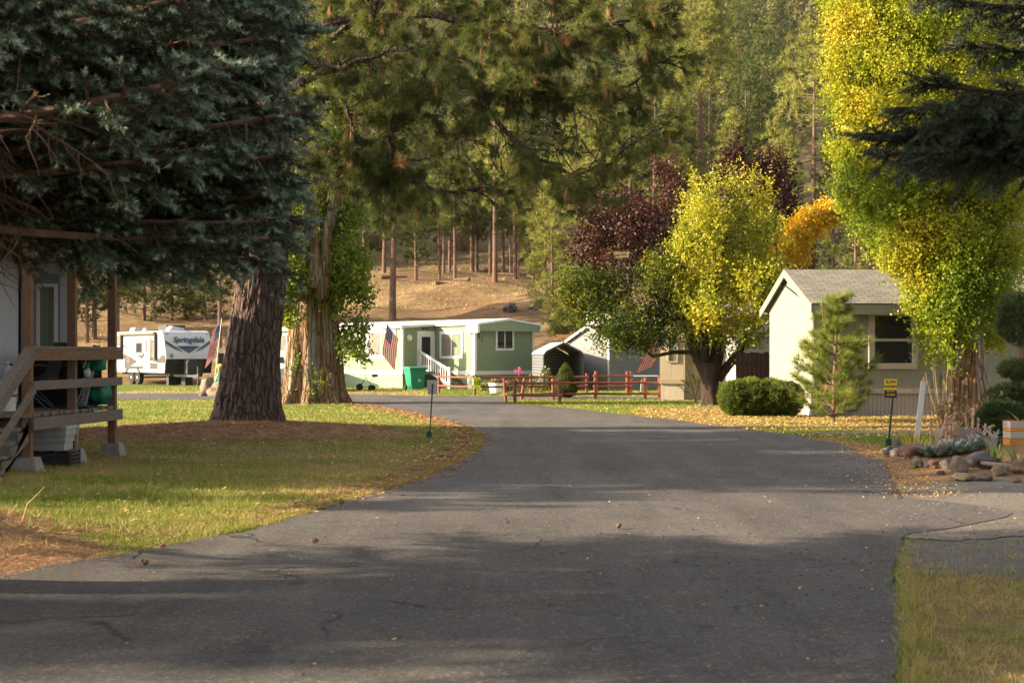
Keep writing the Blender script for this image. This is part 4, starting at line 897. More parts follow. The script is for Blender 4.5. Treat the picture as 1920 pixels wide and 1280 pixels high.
b = MB(); b.blob((.10,.05,.72),(.15,.12,.20),3,.3,16,10,2.2); b.blob((-.06,.02,.60),(.12,.11,.15),5,.3,16,10,2.4); b.blob((.12,.10,.22),(.17,.12,.18),8,.3,16,10,2.1); b.build('canopy_cloth', M_GRC, gc, False, True)
for k in range(6): b = MB(); b.tube([(-.20+.035*k,-.10-.02*(k%2),.02),(-.03+.022*k,-.06,.55)], .010, 6); b.build('pole', M_STEEL, gc)
b = MB(); b.blob((.0,-.10,.52),(.06,.03,.07),2,.2,10,6); b.build('tag', M_WHITE, gc); b = MB(); b.blob((-.05,-.06,.80),(.07,.05,.10),9,.3,10,7); b.build('hub', M_BLACK, gc); b = MB(); b.bar((-.06,-.12,.60),(.0,-.11,.76),.05,.02); b.build('strap', plain('yellow_strap', (.55,.45,.12), .7), gc)
rg = thing('doormat', 'grey rag rug draped over the porch floor edge', 'rug', (-6.47,21.6,DZ)); b = MB(); vs_=[(i*.09-.30,j*.11-.5,.012+.022*mn.noise(Vector((i*.7,j*.6,3)))) for j in range(10) for i in range(6)]; b.add(vs_+[(x,y,z+.014) for x,y,z in vs_], [(j*6+i,(j+1)*6+i,(j+1)*6+i+1,j*6+i+1) for j in range(9) for i in range(5)]+[(60+j*6+i,60+j*6+i+1,60+(j+1)*6+i+1,60+(j+1)*6+i) for j in range(9) for i in range(5)]); b.build('cloth', plain('grey_rag', (.07,.068,.07), .95, var=.4, scale=20), rg)
bkt = thing('bucket', 'white bucket with a red stripe beside the stair rail', 'bucket', (-7.22,20.3,DZ)); b = MB(); b.lathe((0,0,0),[(.13,0),(.16,.36),(.168,.37),(.168,.40),(.15,.40)],20); b.build('pail', M_WHITE, bkt); b = MB(); b.lathe((0,0,0),[(.1475,.20),(.1505,.235)],20); b.build('stripe', plain('red_stripe', (.45,.03,.03), .5), bkt); b = MB(); b.lathe((0,0,.40),[(.17,0),(.17,.02),(.02,.03)],20); b.build('lid', M_WHITE, bkt)
jg = thing('water_jug', 'lavender plastic jug on top of the white bucket', 'jug', (-7.20,20.3,DZ+.43)); b = MB(); b.lathe((0,0,0),[(.07,0),(.075,.15),(.05,.20),(.025,.22),(.025,.25)],16); b.build('jar', plain('lavender_plastic', (.42,.40,.52), .5), jg); b = MB(); b.lathe((0,0,.25),[(.03,0),(.03,.03),(.005,.032)],12); b.build('cap', M_WHITE, jg)
tub = thing('plastic_tub', 'white ribbed plastic tub stored under the porch', 'tub', (-6.62,20.4,.22)); b = MB(); b.box(-.28,.26,-.2,.2,0,.11); b.box(-.30,.28,-.22,.22,.115,.20); b.box(-.32,.30,-.24,.24,.205,.30); b.build('bin', plain('milky_plastic', (.24,.25,.26), .4, var=.15), tub); b = MB(); b.box(-.33,.31,-.25,.25,.305,.345); b.build('lid', plain('grey_lid', (.29,.30,.31), .4), tub)
crt = thing('crate', 'black plastic crate under the white tub', 'crate', (-6.60,20.4,tz(-6.6,20.4))); b = MB(); b.box(-.34,.34,-.24,.24,0,.03)
for z in (.05,.10,.15): b.box(-.34,.34,-.24,-.22,z,z+.035); b.box(-.34,.34,.22,.24,z,z+.035); b.box(-.34,-.32,-.22,.22,z,z+.035); b.box(.32,.34,-.22,.22,z,z+.035)
for x in (-.34,-.1,.1,.31): b.box(x,x+.03,-.245,-.215,0,.21); b.box(x,x+.03,.215,.245,0,.21)
b.build('body', M_BLACK, crt)
pp = thing('drain_pipe', 'grey drain pipe standing under the porch floor', 'pipe', (-6.53,21.2,0)); b = MB(); b.tube([(0,0,-.02),(.02,.02,.55)], .045, 12); b.build('pipe', M_STEEL, pp); b = MB(); b.tube([(.018,.018,.50),(.02,.02,.56)], .055, 12); b.build('collar', M_STEEL, pp)

# ------------------------------------------------------------------ wheelie bin, push cart, motorcycle, pickup
x, y = XA(778,61.4), 61.4
wbn = thing('wheelie_bin', 'green wheelie bin beside the stair of the green home', 'bin', (x,y,0), math.radians(25)); M_BIN = plain('green_bin_plastic', (.007,.17,.10), .5, .4, var=.12)
b = MB(); b.add([(-.27,-.30,.06),(.27,-.30,.06),(.27,.28,.06),(-.27,.28,.06),(-.36,-.38,.92),(.36,-.38,.92),(.36,.38,.92),(-.36,.38,.92)], [(0,3,2,1),(4,5,6,7),(0,1,5,4),(1,2,6,5),(2,3,7,6),(3,0,4,7)]); b.box(-.39,.39,-.41,.41,.88,.95); b.box(-.30,.30,-.345,-.32,.62,.86); b.build('body', M_BIN, wbn)
b = MB(); b.prism([(-.42,.955),(.42,.955),(.42,.985),(.30,1.02),(-.30,1.02),(-.42,.985)], (0,-.40,0), (0,1,0), (0,0,1), (1,0,0), .40); b.v = []; b.f = []; b.mi = []
b.add([(-.41,-.45,.955),(.41,-.45,.955),(.41,.42,.955),(-.41,.42,.955),(-.38,-.42,.99),(.38,-.42,.99),(.36,.40,1.03),(-.36,.40,1.03)], [(0,3,2,1),(4,5,6,7),(0,1,5,4),(1,2,6,5),(2,3,7,6),(3,0,4,7)]); b.build('lid', M_BIN, wbn)
b = MB(); b.tube([(-.36,.47,.97),(.36,.47,.97)], .022, 8); b.build('handle', M_BIN, wbn)
for xx in (-.36,.30): b = MB(); b.lathe((xx+.03,.30,.12),[(.02,-.035),(.12,-.03),(.12,.03),(.02,.035)],14,'x'); b.build('wheel', M_RUBBER, wbn)
b = MB(); b.box(.02,.12,-.352,-.346,.38,.48); b.build('sticker', plain('pale_sticker', (.35,.6,.5), .6), wbn)
gcx, gcy = XA(687,61.), 61.
pc = thing('push_cart', 'small black two wheeled push cart on the grass before the skirting', 'cart', (gcx,gcy,0), math.radians(15)); b = MB()
b.tube([(-.30,0,.16),(-.02,0,.55),(-.02,0,.88),(-.12,0,.98)], .016, 6); b.tube([(.28,0,.16),(-.02,0,.55)], .014, 6); b.tube([(-.30,0,.16),(.28,0,.16)], .016, 6); b.tube([(.18,0,.40),(.34,0,.62)], .014, 6); b.build('frame', M_DKMETAL, pc)
for q, r in ((-.30,.15),(.28,.12),(.20,.12)): b = MB(); b.lathe((q,.07 if r<.13 and q<.25 else 0,r),[(r*.55,-.025),(r,-.025),(r,.025),(r*.55,.025)],16,'y'); b.build('wheel', M_RUBBER, pc)
b = MB(); b.bar((-.20,0,.98),(-.02,0,.98),.05,.04); b.build('handle', M_BLACK, pc); b = MB(); b.blob((.36,0,.64),(.14,.09,.06),4,.2,12,8); b.build('seat', M_BLACK, pc)
mx, my = XA(622,60.), 60.
mc = thing('motorcycle', 'red motorcycle parked behind the big poplar trunk', 'motorcycle', (mx,my,0), math.radians(-150)); M_REDP = plain('red_gloss_paint', (.42,.03,.02), .25, .6)
for q in (-.68,.68): wheel(mc, (0,q,.31), .31, .12)
b = MB(); b.bar((0,-.6,.36),(0,.1,.42),.10,.12); b.tube([(0,.68,.31),(0,.50,.75),(0,.40,1.0)], .035, 7); b.blob((0,-.02,.42),(.17,.26,.19),5,.2,14,9,2.); b.tube([(.12,-.1,.32),(.14,-.8,.38)], .04, 8); b.build('engine', M_DKMETAL, mc)
b = MB(); b.blob((0,.10,.76),(.15,.30,.14),2,.1,16,10); b.blob((0,.72,.66),(.08,.26,.05),3,.1,14,8); b.blob((0,-.72,.70),(.10,.28,.06),6,.1,14,8); b.blob((0,.42,.92),(.14,.12,.13),7,.1,12,8); b.build('bodywork', M_REDP, mc, False, True)
b = MB(); b.blob((0,-.38,.79),(.14,.34,.07),8,.08,16,9); b.build('seat', M_BLACK, mc, False, True); b = MB(); b.tube([(-.36,.26,1.06),(-.14,.38,1.02),(.14,.38,1.02),(.36,.26,1.06)], .016, 6); b.build('handlebar', M_DKMETAL, mc); b = MB(); b.lathe((0,.55,.90),[(.02,.0),(.09,-.03),(.09,-.09),(.02,-.1)],14,'y'); b.build('headlight', M_GLASSP, mc)
pk = thing('pickup_truck', 'white pickup truck mostly hidden between the pine and poplar trunks', 'truck', (XA(532,58.)-1.8,58.,0), math.radians(-86)); M_CARW = plain('white_car_paint', (.5,.5,.49), .25, .5, var=.03)
b = MB(); b.prism([(0,.38),(0,.98),(.1,1.05),(1.35,1.12),(1.9,1.72),(3.2,1.74),(3.5,1.12),(5.4,1.10),(5.45,.42),(4.9,.40),(4.75,.68),(4.4,.80),(4.05,.68),(3.9,.40),(1.55,.38),(1.4,.68),(1.05,.80),(.70,.68),(.55,.38)], (0,0,0), (-1,0,0), (0,0,1), (0,1,0), 1.8); b.build('body', M_CARW, pk)
for y_ in (-.012,1.806):
    b = MB(); b.prism([(1.55,1.16),(1.98,1.64),(2.5,1.66),(2.5,1.16)], (0,y_,0), (-1,0,0), (0,0,1), (0,1,0), .006); b.prism([(2.58,1.16),(2.58,1.66),(3.12,1.66),(3.35,1.16)], (0,y_,0), (-1,0,0), (0,0,1), (0,1,0), .006); b.build('window', M_GLASS, pk)
b = MB(); b.prism([(.1,.15),(1.7,.15),(1.6,.72),(.2,.72)], (-1.32,0,1.08), (0,1,0), (-.62,0,.66), (.66,0,.62), .012); b.build('windscreen', M_GLASS, pk)
for q in (-1.05,-4.4):
    for y_ in (.02,1.78): wheel(pk, (q,y_,.36), .36, .22, 'y')
for y_ in (.15,1.4): b = MB(); b.box(-.02,.025,y_,y_+.26,.74,.92); b.build('headlight', M_GLASSP, pk)
b = MB(); b.box(-.05,.07,-.02,1.82,.38,.56); b.build('bumper', M_STEEL, pk); b = MB(); b.bar((-1.7,-.02,1.2),(-1.7,-.2,1.24),.16,.12); b.build('mirror', M_BLACK, pk)

# ------------------------------------------------------------------ flower tub, garden plants by the green home, folding table, pennant teepee
M_PLANT = foliage('garden_leaf', [(0,(.05,.09,.02)),(.5,(.16,.18,.04)),(1,(.40,.26,.06))], 3., .7); M_PINK = foliage('pink_petal', [(0,(.35,.03,.14)),(1,(.62,.16,.34))], 5., .8, .2)
def leafball(parent, name, c, r, n, s, m, zmin=None):
    d = rdir(n)*np.cbrt(RNG.random((n,1)))*.35+rdir(n)*.65; p = np.array(c)+d*np.array(r); 
    if zmin is not None: p[:,2] = np.maximum(p[:,2], zmin)
    return soup(name, leaves(p, s*(.6+.8*RNG.random(n))), 4, m, parent)
ft = thing('flower_tub', 'white half barrel tub of pink flowers behind the rail fence', 'flower tub', (XA(931,57.5),57.5,0)); b = MB(); b.lathe((0,0,0),[(.25,0),(.32,.38),(.33,.40),(.30,.40)],22); b.build('tub', plain('white_tub', (.72,.74,.72), .6), ft)
leafball(ft,'foliage',(0,0,.46),(.34,.3,.14),300,.07,M_PLANT); leafball(ft,'flower',(.05,-.05,.55),(.32,.28,.12),120,.07,M_PINK)
ft2 = thing('flower_tub', 'small pot of tall magenta flowers behind the fence corner', 'flower pot', (XA(970,57.5),57.5,0)); b = MB(); b.lathe((0,0,0),[(.14,0),(.2,.3),(.21,.32),(.18,.32)],18); b.build('pot', M_CONC, ft2); leafball(ft2,'foliage',(0,0,.48),(.2,.2,.2),200,.07,M_PLANT); leafball(ft2,'flower',(.05,0,.86),(.2,.16,.16),90,.08,M_PINK)
for i,(px,Y,r,h,lab) in enumerate([(911,58.,.40,.55,'rusty yellow perennial clump beside the white tub'),(952,58.,.30,.5,'green leafy clump right of the white flower tub'),(985,58.5,.45,.5,'low yellow green plant behind the rail fence corner'),(1004,59.,.28,.75,'tall dark green plant at the corner of the green home'),(1013,58.,.40,.45,'short green plant before the carport'),(1024,60,.30,1.15,'tall thin yellow green stalks before the carport')]):
    o = thing('perennial', lab, 'plant', (XA(px,Y),Y,0), 0, 'garden plants by the green home'); leafball(o,'foliage',(0,0,h*.5),(r,r*.7,h*.5),260,.08,M_PLANT,.02)
    b = MB()
    for k in range(6): b.tube([(0,0,0),(r*.5*math.cos(k),r*.4*math.sin(k),h*.85)], .008, 4)
    b.build('stem', M_PGREEN, o)
tb = thing('folding_table', 'grey folding table standing before the grey shed', 'table', (XA(1203,58.),58.,0), math.radians(10)); b = MB(); b.box(-.55,.62,-.3,.3,.66,.70); b.build('top', M_STEEL, tb); b = MB(); b.bar((0,0,0),(.05,0,.66),.10,.10,(0,1,0)); b.box(-.2,.25,-.25,.25,0,.03); b.build('leg', M_CONC, tb)
pt = thing('pennant_teepee', 'green and yellow ribbon teepee by the flag and boulders', 'ribbon stand', (XA(409,53.6),53.6,0)); M_TEAL = plain('teal_ribbon', (.01,.20,.17), .6); M_YR = plain('yellow_ribbon', (.60,.55,.06), .6)
for k in range(7):
    a = k/7*2*PI; b = MB(); t0 = Vector((.05,0,1.05)); e = Vector((.05+.36*math.cos(a),.30*math.sin(a),0)); sd = Vector((-math.sin(a),math.cos(a),0))
    b.add([t0-sd*.04,t0+sd*.04,e+sd*.06,e-sd*.06]+[p+Vector((math.cos(a),math.sin(a),0))*.006 for p in (t0-sd*.04,t0+sd*.04,e+sd*.06,e-sd*.06)], [(0,1,2,3),(7,6,5,4),(0,4,5,1),(2,6,7,3),(1,5,6,2),(3,7,4,0)]); b.build('ribbon', M_TEAL if k%2 else M_YR, pt)
b = MB(); b.tube([(.05,0,0),(.05,0,1.12)], .02, 6); b.build('pole', M_PGREEN, pt); b = MB(); b.blob((.05,0,1.10),(.11,.1,.09),3,.3,12,8); b.build('bow', M_YR, pt)

# ------------------------------------------------------------------ boulders, garden stones
def stone_mat(name, c): return plain(name, c, .9, .2, var=.35, scale=11, bmp=.5, bscale=30)
STN = {'grey': stone_mat('grey_stone', (.11,.10,.095)), 'pink': stone_mat('pink_stone', (.19,.105,.085)), 'tan': stone_mat('tan_stone', (.165,.13,.10)), 'dark': stone_mat('dark_stone', (.065,.062,.065)), 'pale': stone_mat('pale_stone', (.34,.30,.27)), 'brown': stone_mat('brown_stone', (.14,.09,.065))}
def rock(label, c, r, col, seed, group='stones edging the garden bed', name='stone', rough=.3, sub=None):
    z = tz(c[0],c[1]); b = MB(); b.blob((0,0,r[2]*.62), r, seed, rough, 18, 12, 1.5)
    o = b.build(name, STN[col], None, False, True); o.location = (c[0],c[1],z); o.rotation_euler = (0,0,seed*1.1); return tag(o, label, 'stone', group)
rock('upright tan boulder left of the leaning flag pole', (XA(390,53.2),53.2), (.30,.3,.40), 'tan', 3, 'boulders by the flag', 'boulder', .35)
rock('broad tan boulder right of the leaning flag pole', (XA(412,52.4),52.4), (.42,.4,.34), 'tan', 8, 'boulders by the flag', 'boulder', .3)
SW = {'grey':'grey','pink':'pinkish','tan':'flat tan','dark':'near black','pale':'pale','brown':'brown'}
ROCKS = [(1662,846,22.9,.14,.10,'grey','grey stone at the foot of the speed sign stake'),(1655,852,22.9,.10,.07,'grey','small grey stone left of the speed sign stake'),(1683,848,23.3,.17,.24,'grey','tall square grey stone beside the speed sign'),
 (1664,862,21.6,.16,.10,'grey','grey stone at the road corner of the garden bed'),(1674,872,20.6,.22,.13,'dark','dark stone under the white capped stone'),(1678,868,20.3,.13,.12,'pale','white topped stone at the left end of the bed'),(1692,868,20.9,.14,.11,'brown','brown stone behind the white topped stone'),
 (1697,880,20.0,.20,.15,'brown','rounded brown stone left of the pink boulder'),(1714,884,19.5,.30,.21,'pink','large pink boulder at the bend of the edging'),(1703,861,21.9,.14,.11,'grey','grey stone under the yellow iris'),(1735,866,21.4,.17,.13,'pink','pink stone behind the silver foliage'),(1746,868,21.6,.20,.10,'pale','flat pale stone beside the mullein stalks'),
 (1722,899,18.7,.17,.13,'tan','angular tan stone beside the pink boulder'),(1741,896,18.6,.13,.12,'tan','leaning tan slab between two round stones'),(1753,897,18.5,.155,.125,'pink','round red brown stone in the front edge'),(1773,898,18.4,.165,.13,'grey','striped grey stone right of the round red stone'),
 (1797,900,18.1,.20,.21,'tan','upright tan block in the front edge'),(1806,912,17.6,.27,.09,'tan','flat tan slab lying before the upright block'),(1842,897,18.3,.36,.20,'dark','large black boulder in the front edge'),(1846,912,17.5,.18,.08,'dark','low dark stone before the black boulder'),
 (1875,905,17.8,.19,.15,'tan','rounded tan stone right of the black boulder'),(1914,900,17.9,.24,.17,'brown','brown boulder at the right end of the edging'),(1905,914,17.3,.12,.06,'brown','small brown stone before the right end boulder'),(1765,905,18.05,.10,.06,'dark','small dark stone under the striped grey stone'),(1728,884,19.9,.14,.10,'grey','grey stone at the end of the pink boulder')]
for i,(px,py,Y,rx,rz,c,lab) in enumerate(ROCKS): rock(lab, (XA(px,Y),Y), (rx*.56,rx*.48,rz*.56), c, i+1, rough=.28)
lg = thing('driftwood', 'weathered driftwood branch lying on the front edging', 'driftwood', (XA(1885,18.),18.,tz(XA(1885,18.),18.))); b = MB(); b.tube([(-.28,.1,.10),(-.05,0,.075),(.2,-.05,.05),(.42,-.1,.06)], [.022,.034,.028,.014], 9); b.tube([(-.05,0,.075),(.06,.12,.12)], [.018,.008], 7); b.build('limb', wood('driftwood', (.25,.18,.13)), lg)
rt = thing('driftwood', 'bleached root stump among the garden plants', 'driftwood', (XA(1862,19.),19.,tz(XA(1862,19.),19.))); b = MB()
for k in range(6): b.tube([(0,0,.05),(.08*math.cos(k*1.3)-.05,.05*math.sin(k),.2),(.16*math.cos(k*1.1)-.08,.1*math.sin(k*1.7),.30+.05*math.sin(k*2.))], [.045,.028,.008], 7)
b.build('root', wood('bleached_wood', (.24,.205,.175)), rt)

# ------------------------------------------------------------------ garden bed plants and planters
def blades(parent, name, n, L, w, m, spread=.9, droop=.5, c=(0,0,0), rad=.05):
    vs=[]; 
    for k in range(n):
        a = RNG.random()*2*PI; s = spread*(.3+.7*RNG.random()); d0 = np.array([math.cos(a)*s, math.sin(a)*s, 1.]); d0/=np.linalg.norm(d0); p = np.array(c)+np.array([math.cos(a),math.sin(a),0])*rad*RNG.random(); l=L*(.6+.6*RNG.random()); sd=np.array([-math.sin(a),math.cos(a),0])*w*.5; q=[p]; d=d0.copy()
        for i in range(4): d=d+np.array([math.cos(a)*droop*.12,math.sin(a)*droop*.12,-droop*.22]); d/=np.linalg.norm(d); q.append(q[-1]+d*l/4)
        for i in range(4):
            w0,w1=[1,.95,.8,.5,.04][i],[1,.95,.8,.5,.04][i+1]; vs += [q[i]-sd*w0,q[i]+sd*w0,q[i+1]+sd*w1,q[i+1]-sd*w1]
    return soup(name, np.array(vs), 4, m, parent)
M_MULL = foliage('dried_seed_head', [(0,(.24,.14,.08)),(.5,(.40,.26,.17)),(1,(.55,.42,.32))], 8., .6, 0.)
def mullein(px, Y, h, bend, br, lab):
    x = XA(px,Y); o = thing('mullein', lab, 'dried plant', (x,Y,tz(x,Y)), 0, 'dried mullein stalks in the garden bed'); b = MB(); tips=[]
    def stalk(p0, pts, r0):
        pts = [Vector(p) for p in pts]; n=12; path=[]; 
        for i in range(n+1):
            t=i/n*(len(pts)-1); k=min(int(t),len(pts)-2); path.append(pts[k].lerp(pts[k+1],t-k))
        rr = [r0*(.62+.30*math.sin(i*1.9+h*7)+.25*mn.noise(p*40)) for i,p in enumerate(path)]; rr[-1]*=.6; b.tube(path, rr, 8)
        for p,r in zip(path,rr):
            for q in range(10): tips.append((p+Vector(rdir(1)[0])*r*.9))
    stalk(0, [(0,0,0),(bend*.15,0,h*.5),(bend*.5,.01,h*.85),(bend,.02,h)], .030)
    for s in range(br):
        a = (-1)**s*.09; z0 = h*(.35+.12*s); stalk(0, [(0,0,z0),(a*.8,.03*s,z0+.05),(a*1.0,.03*s,z0+.22)], .020)
    b.build('stalk', M_MULL, o, False, True); tp = np.array([tuple(t) for t in tips]); soup('seed_head', leaves(np.repeat(tp,2,0)+RNG.normal(size=(len(tp)*2,3))*.006, .026), 4, M_MULL, o); blades(o,'dried_leaf',12,.16,.03,M_MULL,1.2,1.6,(0,0,.06),.03)
for a in [(1745,21.2,.48,.0,0,'thick short mullein stalk, leftmost of the dried stalks'),(1763,20.9,.52,.16,1,'mullein stalk bending right at its tip'),(1775,20.8,.54,.0,1,'straight mullein with one side shoot in the middle clump'),(1786,20.7,.52,.04,2,'mullein with two arms right of the middle clump'),(1780,20.3,.40,.02,1,'short mullein at the front of the middle clump'),
          (1823,20.6,.58,.03,2,'tall candelabra mullein standing alone before the plank box'),(1836,20.4,.30,.22,1,'mullein arching to the right beside the root stump')]: mullein(*a)
M_SILV = foliage('silver_leaf', [(0,(.13,.17,.13)),(.5,(.24,.29,.24)),(1,(.38,.42,.37))], 3., .7, .15, .7)
for i,(px,Y,r,lab) in enumerate([(1745,19.2,.16,'silver leaved mound, leftmost behind the round red stone'),(1765,19.1,.18,'silver leaved mound behind the striped grey stone'),(1785,19.3,.20,'silver leaved mound in the middle of the bed'),(1805,19.1,.20,'silver leaved mound behind the upright tan block'),(1826,19.3,.20,'silver leaved mound behind the black boulder'),(1843,19.5,.16,'silver leaved mound, rightmost beside the root stump')]):
    x = XA(px,Y); o = thing('dusty_miller', lab, 'plant', (x,Y,tz(x,Y)), 0, 'silver leaved mounds in the garden bed')
    for q in range(9): blades(o,'leaf_rosette',16,.25,.032,M_SILV,1.1,.9,(r*math.cos(q*2.4)*(q/9),r*.7*math.sin(q*2.4)*(q/9),.02),.02)
M_IRIS = foliage('iris_blade', [(0,(.16,.20,.03)),(.4,(.42,.34,.03)),(.8,(.62,.36,.02)),(1,(.55,.42,.22))], 4., .8, .35); M_IRISG = foliage('green_blade', [(0,(.05,.12,.03)),(1,(.22,.28,.05))], 4., .8, .35)
for px,Y,mm,L,lab in [(1716,21.6,M_IRIS,.40,'yellow iris clump between the marker post and mullein'),(1752,22.6,M_IRISG,.36,'green blades behind the leftmost mullein'),(1866,18.4,M_IRISG,.30,'green spiky clump before the root stump'),(1912,18.2,M_IRISG,.36,'yellow green spiky clump at the photo edge'),(1702,22.3,M_IRISG,.30,'sparse green blades beside the marker post')]:
    x = XA(px,Y); o = thing('iris', lab, 'plant', (x,Y,tz(x,Y)), 0, 'spiky plants in the garden bed'); blades(o,'leaf_blade',46 if mm is M_IRIS else 26,L,.022,mm,.75,.35,(0,0,0),.08)
pb_ = thing('planter_box', 'grey weathered plank planter box behind the mullein', 'planter', (XA(1810,22.6),22.6,tz(XA(1810,22.6),22.6)), math.radians(4)); M_PLANK = wood('grey_plank', (.20,.165,.15))
b = MB(); 
for k in range(3): b.box(-.26,.26,-.02,.02,k*.135,k*.135+.128); b.box(-.26,.26,.58,.62,k*.135,k*.135+.128)
for x in (-.26,.22): b.box(x,x+.04,.02,.58,0,.395)
b.build('side', M_PLANK, pb_); b = MB(); b.box(-.21,.21,.03,.57,0,.34); b.build('soil', plain('dark_soil', (.04,.028,.02), .95), pb_); b = MB(); b.box(-.31,-.265,-.05,.02,0,.44); b.build('corner_post', wood('brown_stake', (.14,.075,.04)), pb_)
x = XA(1906,19.8); cr = thing('planter_box', 'white and orange striped wooden crate planter with dry straw', 'planter', (x,19.8,tz(x,19.8))); M_CRW = wood('peeling_white_paint', (.34,.30,.255), .8, .2); M_CRO = wood('orange_stain', (.48,.19,.03), .8, .2)
zz = 0
for k,(h_,mm) in enumerate([(.11,M_CRO),(.10,M_CRW),(.04,M_CRO),(.10,M_CRW)]):
    b = MB(); b.box(-.14,.26,-.15,-.12,zz,zz+h_-.006); b.box(-.14,.26,.12,.15,zz,zz+h_-.006); b.box(-.14,-.11,-.12,.12,zz,zz+h_-.006); b.box(.23,.26,-.12,.12,zz,zz+h_-.006); b.build('slat_wall', mm, cr); zz += h_
M_STRAW = foliage('dry_straw', [(0,(.45,.22,.05)),(1,(.62,.42,.16))], 4., .7, .3); blades(cr,'dried_stem',34,.36,.014,M_STRAW,1.2,.9,(.06,0,.28),.1)
b = MB(); b.box(-.10,.22,-.11,.11,.02,.29); b.build('soil', plain('dark_soil_b', (.04,.028,.02), .95), cr)
# ------------------------------------------------------------------ bark
def bark(name, base, crack, hi, sx=5., sz=.8, streak=None):
    m = newmat(name); v = coords(m, 'Object', (sx,sx,sz)); n, l = nt(m)
    vo = n.new('ShaderNodeTexVoronoi'); vo.feature = 'DISTANCE_TO_EDGE'; vo.inputs['Scale'].default_value = 1.6; l.new(v, vo.inputs['Vector'])
    f = noise(m, v, 1.7, 6., .7, .5); g = noise(m, coords(m), 1.1, 3.)
    c = ramp(m, f, [(.3,base),(.55,tuple((a+b)/2 for a,b in zip(base,hi))),(.75,hi)])
    if streak: c = mixc(m, sstep(m, noise(m, coords(m,'Object',(3.2,3.2,.35)), 1.3, 4.), .50, .62), c, streak)
    c = mixc(m, math_(m,'SUBTRACT',1.,sstep(m, math_(m,'ADD',vo.outputs['Distance'],math_(m,'MULTIPLY',f,.08)), .02, .12)), c, crack)
    put(m, c, .92, .12); bump(m, math_(m,'ADD',sstep(m,vo.outputs['Distance'],0.,.18),math_(m,'MULTIPLY',f,.5)), .9, .05); return m
M_PBARK = bark('ponderosa_bark', (.078,.054,.046), (.018,.012,.010), (.150,.105,.090), 6.8, 1.6)
M_POPBARK = bark('poplar_bark', (.14,.078,.038), (.040,.024,.015), (.235,.155,.09), 5., .5, (.27,.235,.20))
M_FBARK = plain('far_pine_bark', (.135,.085,.065), .95, .1, var=.45, scale=5, stretch=(4,4,.5))
M_DARKBARK = plain('dark_fruit_bark', (.045,.030,.024), .95, .1, var=.4, scale=8, stretch=(3,3,.6))
M_TWIG = plain('dead_twig', (.17,.105,.075), .9, .1, var=.3, scale=12); M_TWIGD = plain('dark_twig', (.035,.022,.016), .95, .1)

def lobed_trunk(path, rad, seed, lobes=7, amp=.08, furrow=.06, nth=120, nz=110, ff=3.2, fz=.45):
    """Trunk skin with fluting and furrowed bark as real relief."""
    path = [Vector(p) for p in path]; b = MB(); vs = []
    zs = [p.z for p in path]
    for j in range(nz+1):
        z = zs[0]+(zs[-1]-zs[0])*(j/nz)**1.15
        cx = float(np.interp(z, zs, [p.x for p in path])); cy_ = float(np.interp(z, zs, [p.y for p in path])); r = float(np.interp(z, zs, rad))
        fl = math.exp(-(z-zs[0])/.55)
        for i in range(nth):
            th = 2*PI*i/nth; q = Vector((math.cos(th), math.sin(th), 0))
            k = amp*(1+1.3*fl)*(math.sin(lobes*th+seed+.25*z+1.2*mn.noise(Vector((q.x,q.y,z*.3+seed)))) )*.6 + amp*mn.noise(Vector((q.x*1.6,q.y*1.6,z*.25+seed*3)))*1.5
            a = mn.noise(Vector((q.x*ff*2.2, q.y*ff*2.2, z*fz*2+seed))); c = mn.noise(Vector((q.x*ff*5+7, q.y*ff*5, z*fz*7+seed)))
            k += furrow*(min(1.,abs(a)*3.2)-.6)+furrow*.5*c
            rr = r*(1+k); vs.append((cx+q.x*rr, cy_+q.y*rr, z))
    fs = [(j*nth+i, j*nth+(i+1)%nth, (j+1)*nth+(i+1)%nth, (j+1)*nth+i) for j in range(nz) for i in range(nth)]
    return b.add(vs, fs)
def wander(p, d, L, n, curl, grav, rng=random):
    """A crooked twig path."""
    p, d = Vector(p), Vector(d).normalized(); out = [p.copy()]
    for i in range(n):
        d = (d+Vector((rng.gauss(0,curl), rng.gauss(0,curl), rng.gauss(0,curl)-grav))).normalized(); p = p+d*(L/n); out.append(p.copy())
    return out

# ------------------------------------------------------------------ big ponderosa pine by the road
M_PNEED = foliage('ponderosa_needles', [(0,(.045,.060,.013)),(.45,(.115,.145,.030)),(.8,(.21,.21,.055)),(1,(.27,.20,.07))], .9, .55, .38)
M_PDEAD = foliage('dead_pine_needles', [(0,(.28,.12,.045)),(.6,(.42,.21,.09)),(1,(.55,.32,.16))], 3., .7, .25)
px0, py0 = G(464,806)
pine = thing('ponderosa_pine', 'massive ponderosa pine with furrowed dark bark beside the road', 'tree', (px0,py0,0))
pth = [(0,0,-.05),(.02,0,.5),(.10,0,1.6),(.28,0,2.9),(.42,0,4.2),(.58,0,6.),(.70,0,9.),(.8,0,14.)]
lobed_trunk(pth, [.82,.68,.56,.52,.48,.42,.34,.15], 2.3, 5, .035, .066, 160, 150, 3.4, .55).build('trunk', M_PBARK, pine, False, True)
limb = MB(); TP, TA, DP, DA = [], [], [], []
def PL(pts): return [P(a,b,y) for a,b,y in pts]
